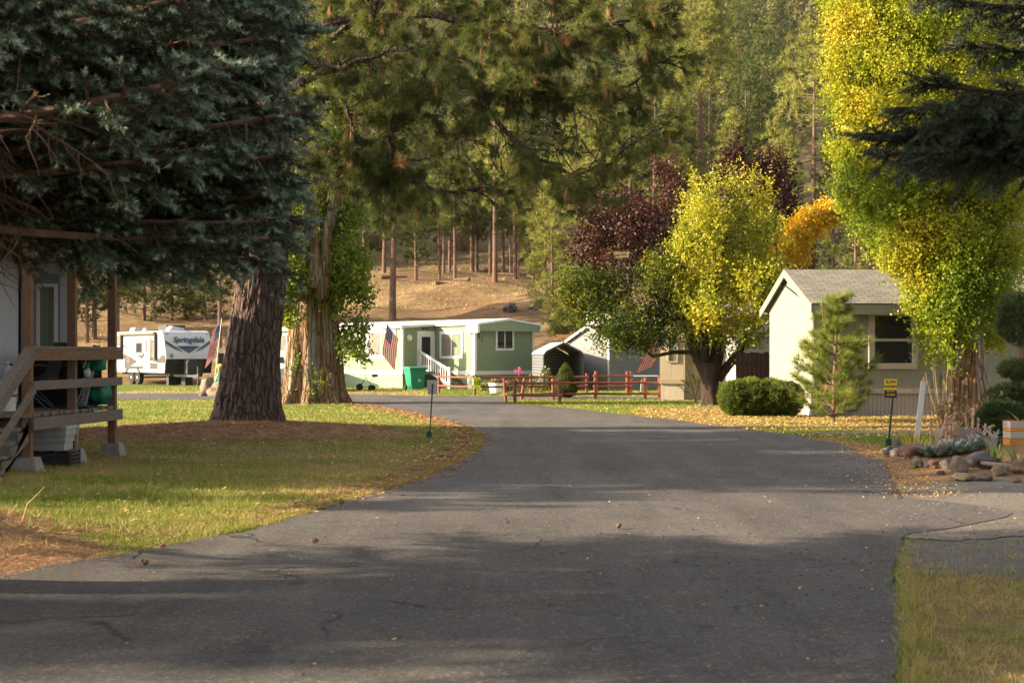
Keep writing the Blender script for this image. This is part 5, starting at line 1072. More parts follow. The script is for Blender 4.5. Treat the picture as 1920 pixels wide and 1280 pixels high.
LIMBS = [(PL([(525,190,29),(640,172,28.6),(760,165,28),(880,160,27.6),(950,176,27.3),(1010,160,27)]), .15, .04),
 (PL([(530,170,29),(600,138,28.5),(665,92,28),(700,30,27.5),(720,-70,27)]), .10, .05), (PL([(530,70,29),(700,20,28),(860,40,27),(1000,55,26.4),(1120,50,26),(1200,38,25.8),(1255,15,25.6)]), .10, .018),
 (PL([(520,250,29),(620,290,28.4),(740,330,27.8),(830,362,27.4),(905,352,27)]), .08, .02), (PL([(885,162,27.6),(930,230,27.2),(1000,290,26.9),(1080,332,26.5),(1150,300,26.2),(1225,240,26)]), .06, .016),
 (PL([(1000,160,27),(1080,192,26.8),(1165,165,26.4),(1240,112,26.2)]), .05, .015), (PL([(735,165,28),(738,225,27.9),(730,270,27.8),(748,335,27.8)]), .06, .04),
 (PL([(520,130,29),(640,60,29.5),(760,-10,29.5),(880,-60,29)]), .09, .04), (PL([(520,-20,29),(720,-40,28),(950,-30,27),(1130,-20,26.5)]), .10, .02),
 (PL([(640,172,28.6),(660,240,28.2),(690,300,28),(800,300,27.6),(880,260,27.2)]), .05, .015),
 (PL([(500,60,29),(400,20,28),(300,-20,27),(200,-30,26.5)]), .10, .03), (PL([(515,100,29),(560,110,27.5),(640,130,26.4),(740,90,25.8),(860,110,25.4)]), .07, .02), (PL([(520,-60,29),(640,-20,30.5),(800,20,31.5),(960,80,32),(1100,100,32)]), .09, .02)]
rp = random.Random(5)
def pine_twig(p, d, L, r, leafy=1.):
    path = wander(p, d, L, 7, .22, .05, rp); limb.tube([q-pine.location for q in path], [r*(1-.7*i/7) for i in range(8)], 5, False)
    for i in range(3,8):
        if rp.random() > leafy: continue
        for _ in range(2 if i > 4 else 1):
            q = path[i]+Vector((rp.gauss(0,.05),rp.gauss(0,.05),rp.gauss(0,.05))); a = (path[i]-path[i-1]).normalized()+Vector((rp.gauss(0,.35),rp.gauss(0,.35),rp.gauss(0,.3)))
            if rp.random() < .05: DP.append(q); DA.append((a.x*.3,a.y*.3,-1.))
            else: TP.append(q); TA.append(a)
    return path
for pts, r0, r1 in LIMBS:
    n = 14; path = []
    for i in range(n+1):
        t = i/n*(len(pts)-1); k = min(int(t), len(pts)-2); q = pts[k].lerp(pts[k+1], t-k); path.append(q+Vector((0,rp.gauss(0,.05),rp.gauss(0,.03))))
    limb.tube([q-pine.location for q in path], [r0+(r1-r0)*i/n for i in range(n+1)], 8, False)
    Ltot = sum((path[i+1]-path[i]).length for i in range(n))
    for s in range(int(Ltot/.17)):
        t = rp.uniform(.12, 1.)*n; k = min(int(t), n-1); q = path[k].lerp(path[k+1], t-k); ax = (path[k+1]-path[k]).normalized()
        d = ax*.5+Vector((rp.gauss(0,.6),rp.gauss(0,.6),rp.gauss(-.15,.55))); L = rp.uniform(.35,1.15)
        pa = pine_twig(q, d, L, .018, .92 if q.z > 4.9 or rp.random()<.5 else .35)
        for _ in range(2):
            k2 = rp.randint(2,5); pine_twig(pa[k2], (pa[k2+1]-pa[k2])+Vector((rp.gauss(0,.12),rp.gauss(0,.12),rp.gauss(-.02,.12))), L*rp.uniform(.35,.7), .009, .8)
    pine_twig(path[-1], path[-1]-path[-2], .6, .02)
# bare curly twigs hanging under the limbs
for px,py,Y in [(700,250,27.7),(930,280,27),(980,300,26.9),(1050,330,26.6),(960,230,27),(1010,250,26.8),(860,290,27.4),(640,330,28),(720,320,27.8),(1100,320,26.5),(905,330,27),(1060,270,26.6),(660,350,28),(570,330,28.2),(590,300,28.2)]:
    for _ in range(4): pth_ = wander(P(px+rp.gauss(0,25),py+rp.gauss(0,25),Y), (rp.gauss(.4,.6),rp.gauss(0,.4),rp.gauss(-.2,.5)), rp.uniform(.6,1.5), 10, .28, .01, rp); limb.tube([q-pine.location for q in pth_], [.016-.0012*i for i in range(11)], 5, False)
for k in range(46):   # the part of the crown above the picture, coarser
    z = rp.uniform(9.6, 15.); a = rp.random()*2*PI; L = rp.uniform(1.5, 3.6)*(1-(z-9.6)/9); path = wander((px0+.7,py0,z), (math.cos(a),math.sin(a),.15), L, 8, .12, .02, rp); limb.tube([q-pine.location for q in path], [.06-.006*i for i in range(9)], 5, False)
    for q in path[3:]:
        for _ in range(5): TP.append(q+Vector((rp.gauss(0,.3),rp.gauss(0,.3),rp.gauss(0,.2)))); TA.append((math.cos(a),math.sin(a),.5))
limb.build('limb', M_PBARK, pine)
TPn = np.array([tuple(t) for t in TP])-np.array(pine.location); TAn = unit(np.array([tuple(t) for t in TA]))
soup('crown', tufts(TPn, TAn, 46, .215, .0085, .85, .12), 3, M_PNEED, pine)
DPn = np.array([tuple(t) for t in DP])-np.array(pine.location); soup('dead_needles', tufts(DPn, unit(np.array(DA)), 46, .24, .0085, .30, .5), 3, M_PDEAD, pine)
dd = np.array([tuple(P(753,303,27.0)-pine.location), tuple(P(1062,70,25.9)-pine.location), tuple(P(955,300,26.9)-pine.location)]); soup('dead_needles', tufts(dd, np.array([[0,-.3,.2],[0,0,-1.],[0,0,-.8]]), 130, .23, .009, 1.1, .25), 3, M_PDEAD, pine)

# ------------------------------------------------------------------ blue spruces in the foreground
M_SPR = foliage('blue_spruce_needles', [(0,(.006,.009,.003)),(.40,(.020,.031,.013)),(.72,(.085,.125,.075)),(1,(.42,.53,.40))], attr='tip', mixw=.22, trans=.12, rough=.6)  # pale tips are new growth; dark end also paints shade inside the crown
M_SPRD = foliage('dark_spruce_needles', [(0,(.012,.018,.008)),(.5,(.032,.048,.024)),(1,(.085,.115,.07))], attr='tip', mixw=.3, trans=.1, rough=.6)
def spruce(root, branches, mat, barkm, fine, rs, step=.12, lat=1.0, nn=42, fol0=.20, deadf=.18):
    """branches: (x,y,z) start, direction angle, length, droop, fine?  Each branch carries flat sprays of needled shoots."""
    wood_ = MB(); Pp, Dd, Ll, Tt = [[],[]], [[],[]], [[],[]], [[],[]]
    r = random.Random(rs); g = np.random.default_rng(rs)
    for (st, az, L, droop, hi, *cav) in branches:
        f0 = cav[0] if cav else fol0
        d = Vector((math.cos(az), math.sin(az), -droop)); path = [Vector(st)]; n = 12
        for i in range(n):
            d = (d+Vector((r.gauss(0,.035),r.gauss(0,.035),.030+r.gauss(0,.03)))).normalized(); path.append(path[-1]+d*(L/n))
        wood_.tube(path, [.045*(L/4.)*(1-.85*i/n)+.004 for i in range(n+1)], 6, False)
        s = L*min(fol0, f0)
        while s < L:
            if s < L*f0 and r.random() < .62: s += step; continue
            t = s/L*n; k = min(int(t), n-1); q = path[k].lerp(path[k+1], t-k); ax = (path[k+1]-path[k]).normalized(); hz = ax.cross(Vector((0,0,1))).normalized()
            for sd in (-1,1):
                if s < L*.5 and r.random() < .35: continue
                la = max(.10, lat*(1-.8*(s/L)**1.3)*r.uniform(.55,1.15))*min(1.,L/3.5)
                bare = s < L*f0 or (s < L*.55 and r.random() < deadf)
                dl = (ax*r.uniform(.5,1.)+hz*sd*r.uniform(.5,1.)+Vector((0,0,r.uniform(-.85,.30)))).normalized(); m_ = 6; lp = [q]; dd_ = dl.copy()
                for i in range(m_): dd_ = (dd_+Vector((r.gauss(0,.06),r.gauss(0,.06),r.gauss(-.01,.06)))).normalized(); lp.append(lp[-1]+dd_*(la/m_))
                wood_.tube(lp, [.010*(1-.8*i/m_)+.002 for i in range(m_+1)], 4, False)
                if bare:
                    for i in range(2,m_+1): w2 = wander(lp[i], dd_+Vector((r.gauss(0,.6),r.gauss(0,.6),r.gauss(-.3,.4))), la*.4, 4, .15, .04, r); wood_.tube(w2, [.005,.004,.003,.002,.0015], 3, False)
                    continue
                ss = la*(.30 if la > .3 else .05); h = 0 if hi else 1; st_ = .055 if hi else .085
                while ss < la+.03:
                    tt = min(ss/la,1.)*m_; kk = min(int(tt), m_-1); qq = lp[kk].lerp(lp[kk+1], tt-kk); aa = (lp[kk+1]-lp[kk]).normalized(); hh = aa.cross(Vector((0,0,1))).normalized()
                    for s2 in (-1,1):
                        dv = (aa*r.uniform(.7,1.3)+hh*s2*r.uniform(.5,1.)+Vector((0,0,r.uniform(-.5,.45)))).normalized()
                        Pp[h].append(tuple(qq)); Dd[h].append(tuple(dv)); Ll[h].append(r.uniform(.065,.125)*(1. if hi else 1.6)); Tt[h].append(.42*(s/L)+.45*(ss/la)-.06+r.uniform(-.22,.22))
                    ss += st_
                Pp[h].append(tuple(lp[-1])); Dd[h].append(tuple(dd_)); Ll[h].append(.10); Tt[h].append(.95)
            s += step*(1 if hi else 1.8)
        Pp[0].append(tuple(path[-1])); Dd[0].append(tuple(d)); Ll[0].append(.12); Tt[0].append(1.)
    VV, AA = [], []
    for h,(N,nl,w) in enumerate(((nn,.030,.0062),(16,.038,.013))):
        if Pp[h]:
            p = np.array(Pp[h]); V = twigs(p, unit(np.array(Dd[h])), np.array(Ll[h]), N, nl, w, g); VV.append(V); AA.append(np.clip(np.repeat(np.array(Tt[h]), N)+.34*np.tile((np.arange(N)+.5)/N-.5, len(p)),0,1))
    wood_.build('branch', barkm, root)
    return soup('crown', np.concatenate(VV), 3, mat, root, {'tip': np.concatenate(AA)})
SX, SY = -6.0, 9.4
bsp = thing('blue_spruce', 'big blue spruce with silvery sprays hanging over the lawn', 'tree', (SX,SY,0))
rs_ = random.Random(9); br = []
def rad_at(z, az):
    R = 5.2*max(0.,1-max(0,z-4.6)/9.5)*(.86+.14*min(1,(z-1.3)/1.2))
    if math.sin(az) > .25: R *= 1-.42*min(1,(math.sin(az)-.25)/.5)        # shortened towards the porch to let a streak of sun reach the road
    return R
z = 2.1
while z < 13:
    n_ = 15 if z < 6.0 else 9
    for k in range(n_):
        az = 2*PI*(k+rs_.random()*.7)/n_+z*2.1; az = (az+PI)%(2*PI)-PI
        zz = z+rs_.uniform(-.13,.13); face = -2.3 < az < 1.5
        L = rad_at(zz, az)*rs_.uniform(.66,1.03)
        if face and az < -.95: L *= .80
        if not face and z > 4 and rs_.random() < .25: continue
        if az < -.5 and face and 2.7 < z < 5.0 and rs_.random() < .90: continue
        droop = rs_.uniform(.10,.26); lim = 525-rs_.random()**2*130
        for _ in range(30):      # keep to the outline this tree has: longest towards the road, skirts above the porch rail
            Yt = SY+.95*L*math.sin(az); pxt = CX+(SX+.95*L*math.cos(az))/Yt*F
            if pxt <= lim or Yt < 1: break
            L *= .965
        if face and Yt > 2:
            zt = zz+L*.10+L*(-droop+.16)-.26; pyt = HY-(zt-CH)/Yt*F
            ex = pyt-float(np.interp(pxt,[0,120,220,300,400,480,540,600],[425,435,465,500,520,525,400,310]))
            if ex > 0: zz += ex/F*Yt
            Ym = SY+.6*L*math.sin(az); pxm = CX+(SX+.6*L*math.cos(az))/max(Ym,2)*F; exm = HY-(zz-.30-CH)/max(Ym,2)*F-float(np.interp(pxm,[0,120,220,300,400,480,540,600],[430,440,470,500,520,525,400,320]))
            if exm > 0: zz += exm/F*Ym
        br.append(((0,0,zz+L*.10), az, L, droop, face and zz < 5.9) + ((rs_.uniform(.62,.84),) if face and az < .35 and 2.75 < zz < 4.75 else ()))
    z += .24 if z < 6.0 else .5
for k in range(74):      # the heavy skirts reaching over the lawn
    az = rs_.uniform(-.45,.3); zz = 2.3+2.9*rs_.random()**1.4; L = 5.2*rs_.uniform(.8,1.); lim = 540-rs_.random()*70
    for _ in range(40):
        Yt = SY+.95*L*math.sin(az); pxt = CX+(SX+.95*L*math.cos(az))/Yt*F
        if pxt <= lim: break
        L *= .97
    dr_ = rs_.uniform(.16,.34); zt = zz+L*(.26-dr_)-.26; ex = HY-(zt-CH)/Yt*F-float(np.interp(pxt,[0,120,220,300,400,480,540,600],[425,435,465,500,520,525,400,310]))
    br.append(((0,0,zz+L*.10+max(0,ex)/F*Yt), az, L, dr_, True, rs_.uniform(.56,.78)))
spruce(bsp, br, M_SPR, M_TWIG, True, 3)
b = MB(); b.tube([(0,0,-.1),(0,0,.6),(.02,0,4),(.03,0,9),(.03,0,14.5)], [.36,.27,.21,.13,.02], 14); b.build('trunk', M_PBARK, bsp, False, True)
RX, RY = 6.3, 10.3
rsp = thing('spruce_tree', 'dark spruce whose branches reach in from the upper right', 'tree', (RX,RY,0)); br = []
rr_ = random.Random(21)
for zz,az,L in [(4.35,3.0,3.6),(4.25,3.35,3.5),(4.15,2.75,3.3),(3.95,3.14,3.25),(3.98,3.5,3.0),(4.6,3.2,3.5),(4.8,2.9,3.2),(3.72,2.9,2.9),(3.45,3.12,3.75),(3.38,3.3,3.4),(3.30,2.95,3.3),(3.22,3.45,3.0),(3.20,3.1,3.0),(3.5,3.6,2.8),(3.12,3.3,2.9),(3.3,3.0,3.6),(3.25,3.2,3.7),(3.4,3.4,3.6),(3.5,2.85,3.4),(3.15,2.95,3.2),(3.2,3.6,2.8),(3.05,3.15,2.7),(3.6,3.05,3.5),(4.4,3.55,2.9),(3.42,2.75,2.9),(3.6,3.2,3.2),(3.15,2.85,2.6),(4.9,3.4,3.1),(5.1,3.05,3.0),(5.3,2.8,2.8),(5.0,3.7,2.6)]:
    br.append(((0,0,zz+(.22 if zz > 3.7 else .35)), az, L, .12 if zz > 3.7 else .30, True))
zz = 3.4
while zz < 10.5:
    for k in range(6):
        az = 2*PI*k/6+zz*1.7; 
        if math.cos(az) < -.3 and zz < 5.4: continue
        br.append(((0,0,zz), az, 3.2*(1-(zz-3)/9.5)*rr_.uniform(.8,1.05), .15, False))
    zz += .45
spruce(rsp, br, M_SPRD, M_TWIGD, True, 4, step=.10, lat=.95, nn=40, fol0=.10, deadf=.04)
b = MB(); b.tube([(0,0,-.1),(0,0,.5),(0,0,5),(0,0,11)], [.32,.24,.17,.02], 12); b.build('trunk', M_PBARK, rsp, False, True)

# ------------------------------------------------------------------ broadleaf crowns
def crown(parent, name, blobs, n, size, m, up=.6, shoot=.45, per=9, gap=.0, gscale=1.1, seed=1, shell=.45, org=(0,0,0)):
    """Leafy shoots through a union of blobs (x,y,z,rx,ry,rz); a noise field leaves gaps."""
    g = np.random.default_rng(seed); B = np.array(blobs, float); wgt = (B[:,3]*B[:,4]*B[:,5])**.72; wgt /= wgt.sum()
    idx = g.choice(len(B), n, p=wgt); d = unit(g.normal(size=(n,3))); rad = (1-shell)+shell*g.random(n)**.6; rad *= np.where(g.random(n) < .22, g.random(n), 1.)
    p = B[idx,:3]+d*B[idx,3:6]*rad[:,None]
    if gap > 0:
        f = np.zeros(n)
        for i in range(5): kv = g.normal(size=3)*2*PI/gscale*.35; f += np.sin(p@kv+g.random()*6)
        ok = f > (gap-1.)*2.2; p, d = p[ok], d[ok]; n = len(p)
    d = unit(d*.55+np.array([0,0,up])+g.normal(size=(n,3))*.32)
    t = np.tile(np.arange(per)/per, n); q = np.repeat(p, per, 0)+np.repeat(d, per, 0)*(t*shoot)[:,None]*np.repeat(.5+g.random(n), per)[:,None]+g.normal(size=(n*per,3))*size*.55
    return soup(name, leaves(q-np.array(org), size*(.65+.7*g.random(n*per)), g), 4, m, parent)
def limbs(parent, org, lst, m, n=7, name='limb', smooth=True):
    b = MB(); o = Vector(org)
    for pts, r0, r1 in lst:
        pts = [Vector(p) for p in pts]; k = 12; path = []
        for i in range(k+1):
            t = i/k*(len(pts)-1); j = min(int(t), len(pts)-2); path.append(pts[j].lerp(pts[j+1], t-j)-o)
        b.tube(path, [r0+(r1-r0)*i/k for i in range(k+1)], n)
    return b.build(name, m, parent, False, smooth)
def PB(px, py, Y, rx, ry, dy=None, oy=0.):
    s = F/Y; c = P(px,py,Y); return (c.x, c.y+oy, c.z, rx/s, dy if dy else rx/s, ry/s)
M_POPL = foliage('poplar_leaf', [(0,(.075,.125,.012)),(.38,(.20,.26,.016)),(.74,(.36,.36,.026)),(1,(.52,.40,.03))], .45, .22, .42, .55, .2)
M_POPG = foliage('green_poplar_leaf', [(0,(.045,.085,.010)),(.5,(.12,.18,.014)),(1,(.32,.34,.022))], .6, .45, .42, .45, .4)
# right poplar
qx, qy = G(1818,789)
po = thing('poplar_tree', 'tall golden poplar with a flared pale trunk before the sage house', 'tree', (qx,qy,0)); o_ = (qx,qy,0)
lobed_trunk([(0,0,-.05),(.0,0,.5),(-.05,0,1.4),(-.12,0,2.6),(-.25,0,4.5),(-.55,0,8),(-.9,0,13)], [.66,.52,.41,.34,.27,.18,.05], 4.1, 6, .075, .03, 110, 120).build('trunk', M_POPBARK, po, False, True)
Yp = qy; bl = [PB(1735,-140,Yp,150,170),PB(1665,20,Yp,125,130),PB(1760,60,Yp,150,150),PB(1640,140,Yp,90,110),PB(1700,180,Yp,135,120),PB(1800,220,Yp,130,130),PB(1640,270,Yp,85,100),PB(1630,350,Yp,70,75),PB(1720,320,Yp,120,110),PB(1830,350,Yp,95,120),PB(1700,430,Yp,85,85),PB(1760,470,Yp,80,90),PB(1845,480,Yp,65,100),PB(1755,560,Yp,52,75),PB(1805,330,Yp,60,70,.5,-.8),PB(1800,440,Yp,60,70,.45,-.8),PB(1790,520,Yp,40,45,.4,-.75),PB(1780,240,Yp,60,80,.5,-.8),PB(1792,290,Yp,40,60,.4,-.95),PB(1815,500,Yp,45,60,.4,-.8),PB(1770,580,Yp,35,60,.35,-.75),PB(1860,330,Yp,60,90,.6,-.5),PB(1850,500,Yp,45,80,.5,-.4),PB(1690,200,Yp,110,300),PB(1780,240,Yp,110,330),PB(1860,330,Yp,70,240),PB(1790,430,Yp,85,170),PB(1650,420,Yp,55,45),PB(1690,480,Yp,50,45),PB(1835,545,Yp,30,35,.4,-.6),PB(1765,620,Yp,38,55),PB(1725,510,Yp,50,60),PB(1870,590,Yp,38,75,None,.4),PB(1880,420,Yp,60,140,None,.6),PB(1890,300,Yp,60,110,None,.5),PB(1870,120,Yp,80,110,None,.5),PB(1840,430,Yp,70,90,None,.6),PB(1900,520,Yp,45,70,None,.8),PB(1610,40,Yp,65,90),PB(1600,220,Yp,45,60),PB(1590,375,Yp,30,26),PB(1590,120,Yp,42,120),PB(1600,300,Yp,40,80)]
crown(po, 'crown', bl, 46000, .070, M_POPL, .8, .42, 9, .55, .62, 3, .55, o_)
crown(po, 'foliage', [PB(1752,600,Yp,38,85,.5,-.35),PB(1772,655,Yp,26,42,.35,-.65),PB(1740,540,Yp,42,60),PB(1800,610,Yp,22,40,.25,-.7),PB(1868,600,Yp,26,70,.4,.3)], 1700, .072, M_POPL, .3, .40, 9, .3, 1., 9, .6, o_)
limbs(po, o_, [([P(1815,640,Yp),P(1780,480,Yp),P(1730,300,Yp),P(1680,100,Yp),P(1650,-60,Yp)],.17,.03),([P(1818,600,Yp),P(1840,420,Yp),P(1830,250,Yp),P(1800,60,Yp)],.15,.03),([P(1790,520,Yp),P(1700,420,Yp),P(1640,330,Yp),P(1600,230,Yp)],.07,.015),([P(1770,640,Yp),P(1745,560,Yp),P(1720,520,Yp)],.05,.01),([P(1750,430,Yp),P(1690,340,Yp),P(1630,150,Yp),P(1600,20,Yp)],.07,.012),([P(1800,200,Yp),P(1750,40,Yp),P(1740,-160,Yp)],.08,.02)], M_POPBARK)
# drooping golden branch beyond the roof
M_GOLD = foliage('golden_leaf', [(0,(.30,.24,.012)),(.5,(.55,.36,.014)),(1,(.66,.38,.018))], 1.5, .5, .4)
Yw_ = 35.; wt = thing('weeping_tree', 'small weeping tree with one golden branch arching over the roof', 'tree', (XA(1640,45.),45.,0)); Yw_ = 45.
ar = [P(1640,560,Yw_),P(1632,440,Yw_),P(1595,388,Yw_),P(1550,384,Yw_),P(1505,412,Yw_),P(1475,455,Yw_),P(1463,492,Yw_)]
o_ = tuple(wt.location); limbs(wt, o_, [(ar,.09,.012),([P(1640,760,Yw_),P(1641,660,Yw_),P(1640,560,Yw_)],.15,.09),([P(1590,388,Yw_),P(1540,410,Yw_),P(1510,450,Yw_)],.03,.008)], M_TWIG, 7, 'trunk')
crown(wt, 'crown', [PB(1560,388,Yw_,26,14),PB(1525,408,Yw_,34,22),PB(1495,435,Yw_,32,26),PB(1474,468,Yw_,20,24),PB(1545,400,Yw_,30,16),PB(1500,470,Yw_,16,22),PB(1585,382,Yw_,20,14)], 900, .10, M_GOLD, -.7, .35, 8, 0, 1, 5, .7, o_)
# left poplar
M_POPLIT = foliage('sunlit_poplar_leaf', [(0,(.10,.16,.014)),(.5,(.24,.30,.018)),(1,(.42,.42,.025))], .8, .4, .45)  # brighter copy for the left side, sunlight put into the leaf colour
lx, ly = G(585,756)
lp_ = thing('poplar_tree', 'old poplar with a very broad fluted tan trunk behind the pine', 'tree', (lx,ly,0)); o_ = (lx,ly,0)
lobed_trunk([(0,0,-.05),(.02,0,.45),(.02,0,1.5),(.0,0,3.),(-.02,0,5.),(-.05,0,8.),(-.1,0,13.)], [1.12,.90,.80,.70,.60,.42,.12], 1.2, 8, .13, .04, 150, 130).build('trunk', M_POPBARK, lp_, False, True)
limbs(lp_, o_, [([P(600,560,ly-.6),P(612,430,ly-.7),P(640,330,ly-.6),P(660,200,ly)],.30,.08),([P(560,560,ly-.7),P(550,430,ly-.8),P(548,320,ly-.6),P(560,150,ly)],.26,.06),([P(585,540,ly-.9),P(590,420,ly-.9),P(600,300,ly-.8)],.24,.08),([P(640,640,ly-.7),P(655,655,ly-1.),P(676,668,ly-1.2)],.035,.01)], M_POPBARK)
crown(lp_, 'crown', [PB(538,520,ly,28,75,.5,-1.2),PB(545,440,ly,32,70,.5,-1.1),PB(545,590,ly,26,40,.4,-1.25),PB(560,540,ly,24,50,.3,-1.2),PB(532,480,ly,18,110,.4,-.8),PB(655,480,ly,42,85,1.),PB(650,590,ly,38,70,.9),PB(662,640,ly,24,40,.5),PB(632,400,ly,48,75,1.),PB(600,330,ly,75,80),PB(610,220,ly,85,100),PB(600,90,ly,90,110),PB(600,-60,ly,80,120),PB(532,560,ly,14,60,.4,-.9),PB(625,545,ly,25,70,.5,-.3),PB(598,450,ly,22,60,.4,-.8),PB(670,540,ly,28,60,.7)], 7800, .105, M_POPG, .7, .42, 9, .72, 1.0, 8, .6, o_)
crown(lp_, 'crown', [PB(535,470,ly,24,80,.4,-1.3),PB(548,400,ly,28,50,.4,-1.2),PB(538,560,ly,24,55,.4,-1.3),PB(555,600,ly,18,22,.3,-1.3),PB(560,510,ly,22,60,.3,-1.25)], 950, .095, M_POPLIT, .6, .36, 8, .5, .8, 28, .6, o_)
crown(lp_, 'foliage', [PB(672,664,ly,26,9,.3,-1.2),PB(655,645,ly,14,14,.3,-1.),PB(692,676,ly,10,6,.2,-1.2)], 60, .10, M_POPG, .1, .3, 7, 0, 1, 4, .9, o_)
crown(lp_, 'foliage', [PB(600,715,ly,30,30,.2,-1.0),PB(560,690,ly,14,40,.2,-.95)], 70, .06, M_POPG, .5, .2, 6, 0, 1, 4, .9, o_)
# fruit tree, yellow and green
ax_, ay_ = G(1332,759)
M_APY = foliage('yellow_fruit_leaf', [(0,(.12,.17,.018)),(.4,(.28,.30,.020)),(.75,(.44,.40,.022)),(1,(.55,.42,.035))], .8, .45, .42)
M_APG = foliage('shaded_green_fruit_leaf', [(0,(.022,.040,.008)),(.5,(.060,.088,.012)),(.85,(.16,.17,.018)),(1,(.36,.31,.03))], .8, .5, .3, .7, .12)  # greener leaves of the left limbs, their shade put into the colour too
ap = thing('fruit_tree', 'spreading fruit tree, yellow on top and green on its left limbs', 'tree', (ax_,ay_,0)); o_ = (ax_,ay_,0)
lobed_trunk([(0,0,-.05),(0,0,.3),(-.02,0,.8),(-.03,0,1.3)], [.36,.27,.27,.40], 2., 5, .13, .08, 70, 40).build('trunk', M_DARKBARK, ap, False, True)
A_ = ay_; limbs(ap, o_, [([P(1325,705,A_),P(1300,655,A_),P(1285,600,A_),P(1270,520,A_)],.20,.04),([P(1335,700,A_),P(1345,640,A_),P(1350,540,A_),P(1365,420,A_)],.20,.03),([P(1345,710,A_),P(1385,660,A_),P(1420,600,A_),P(1440,500,A_)],.17,.03),([P(1320,700,A_),P(1322,630,A_-.4),P(1325,560,A_-.6)],.15,.04),
    ([P(1300,660,A_),P(1262,660,A_-.3),P(1225,668,A_-.6),P(1180,640,A_-.8),P(1120,600,A_-.9)],.08,.015),([P(1285,600,A_),P(1220,590,A_),P(1140,560,A_),P(1080,560,A_)],.08,.012),([P(1340,700,A_),P(1355,650,A_+.5),P(1330,600,A_+.8)],.15,.05),([P(1345,560,A_),P(1340,420,A_),P(1345,350,A_)],.06,.01),([P(1400,640,A_),P(1430,560,A_),P(1455,480,A_),P(1455,400,A_)],.05,.01)], M_DARKBARK)
_ra = random.Random(8)
crown(ap, 'crown', [PB(1275+q*12.2, 455+_ra.uniform(-50,80)+abs(q-8)*7, A_+_ra.uniform(-1.2,1.2), _ra.uniform(13,24), _ra.uniform(38,80)) for q in range(16)]+[PB(_ra.uniform(1290,1450), _ra.uniform(400,620), A_+_ra.uniform(-1.3,1.3), _ra.uniform(18,34), _ra.uniform(22,40)) for q in range(20)]+[PB(1360,430,A_,38,48),PB(1412,440,A_,28,50),PB(1390,510,A_,52,48),PB(1330,510,A_,34,42),PB(1345,590,A_,56,40),PB(1415,610,A_,42,44),PB(1325,625,A_,48,34),PB(1380,640,A_,46,30),PB(1320,380,A_,22,35),PB(1395,370,A_,20,34),PB(1432,390,A_,18,32),PB(1445,530,A_,26,60),PB(1295,530,A_,25,30),PB(1350,355,A_,18,26),PB(1300,600,A_,34,34),PB(1302,345,A_,7,40),PB(1372,345,A_,8,28),PB(1408,350,A_,8,34),PB(1440,365,A_,8,34),PB(1290,400,A_,14,26),PB(1458,440,A_,10,40),PB(1455,600,A_,16,50),PB(1275,480,A_,16,20),PB(1280,560,A_,16,24)], 6600, .078, M_APY, .75, .48, 9, .48, 1.0, 12, .55, o_)
crown(ap, 'green_crown', [PB(1185,600,A_,72,42,None,-.4),PB(1120,560,A_,52,38),PB(1215,640,A_,52,24,None,-.5),PB(1250,570,A_,52,46),PB(1160,635,A_,48,24,None,-.5),PB(1085,535,A_,38,32),PB(1270,635,A_,38,26,None,-.4),PB(1225,520,A_,50,40),PB(1170,530,A_,45,36),PB(1060,560,A_,25,20),PB(1105,600,A_,30,18),PB(1280,480,A_,22,45),PB(1240,600,A_,40,34)], 4300, .075, M_APG, .35, .40, 9, .50, 1.0, 13, .6, o_)
# two dark red plums behind it
M_PLUM = foliage('plum_leaf', [(0,(.013,.004,.003)),(.5,(.036,.009,.005)),(.85,(.082,.018,.009)),(1,(.15,.042,.018))], .8, .5, .3)
for i,(pxs,Y,blobs,lab) in enumerate([(1300,57.,[(1190,440,95,85),(1160,500,80,60),(1240,540,60,55),(1110,480,45,45),(1120,420,55,50),(1225,370,62,58),(1265,460,62,85),(1150,500,70,50),(1240,330,30,30),(1090,395,30,30),(1290,400,40,60)],'dark red plum tree, wider of the pair behind the fruit tree'),(1435,60.,[(1420,400,80,90),(1385,330,42,45),(1465,450,55,75),(1440,330,40,50),(1490,520,35,60),(1380,290,22,25),(1500,440,25,40)],'dark red plum tree showing between the fruit tree and the roof')]):
    x = XA(pxs,Y); t = thing('plum_tree', lab, 'tree', (x,Y,0), 0, 'dark red plum trees'); o_ = (x,Y,0)
    limbs(t, o_, [([(x,Y,-.05),P(pxs,640,Y),P(pxs+5,560,Y)],.22,.17)], M_DARKBARK, 9, 'trunk')
    limbs(t, o_, [([P(pxs+4,580,Y),P((pxs+q[0])/2,(560+q[1])/2,Y),P(q[0],q[1],Y)],.12,.02) for q in blobs], M_DARKBARK, 6)
    crown(t, 'crown', [PB(a,c,Y,d,e) for a,c,d,e in blobs], 4200, .11, M_PLUM, .5, .5, 9, .62, 1.2, 30+i, .6, o_)

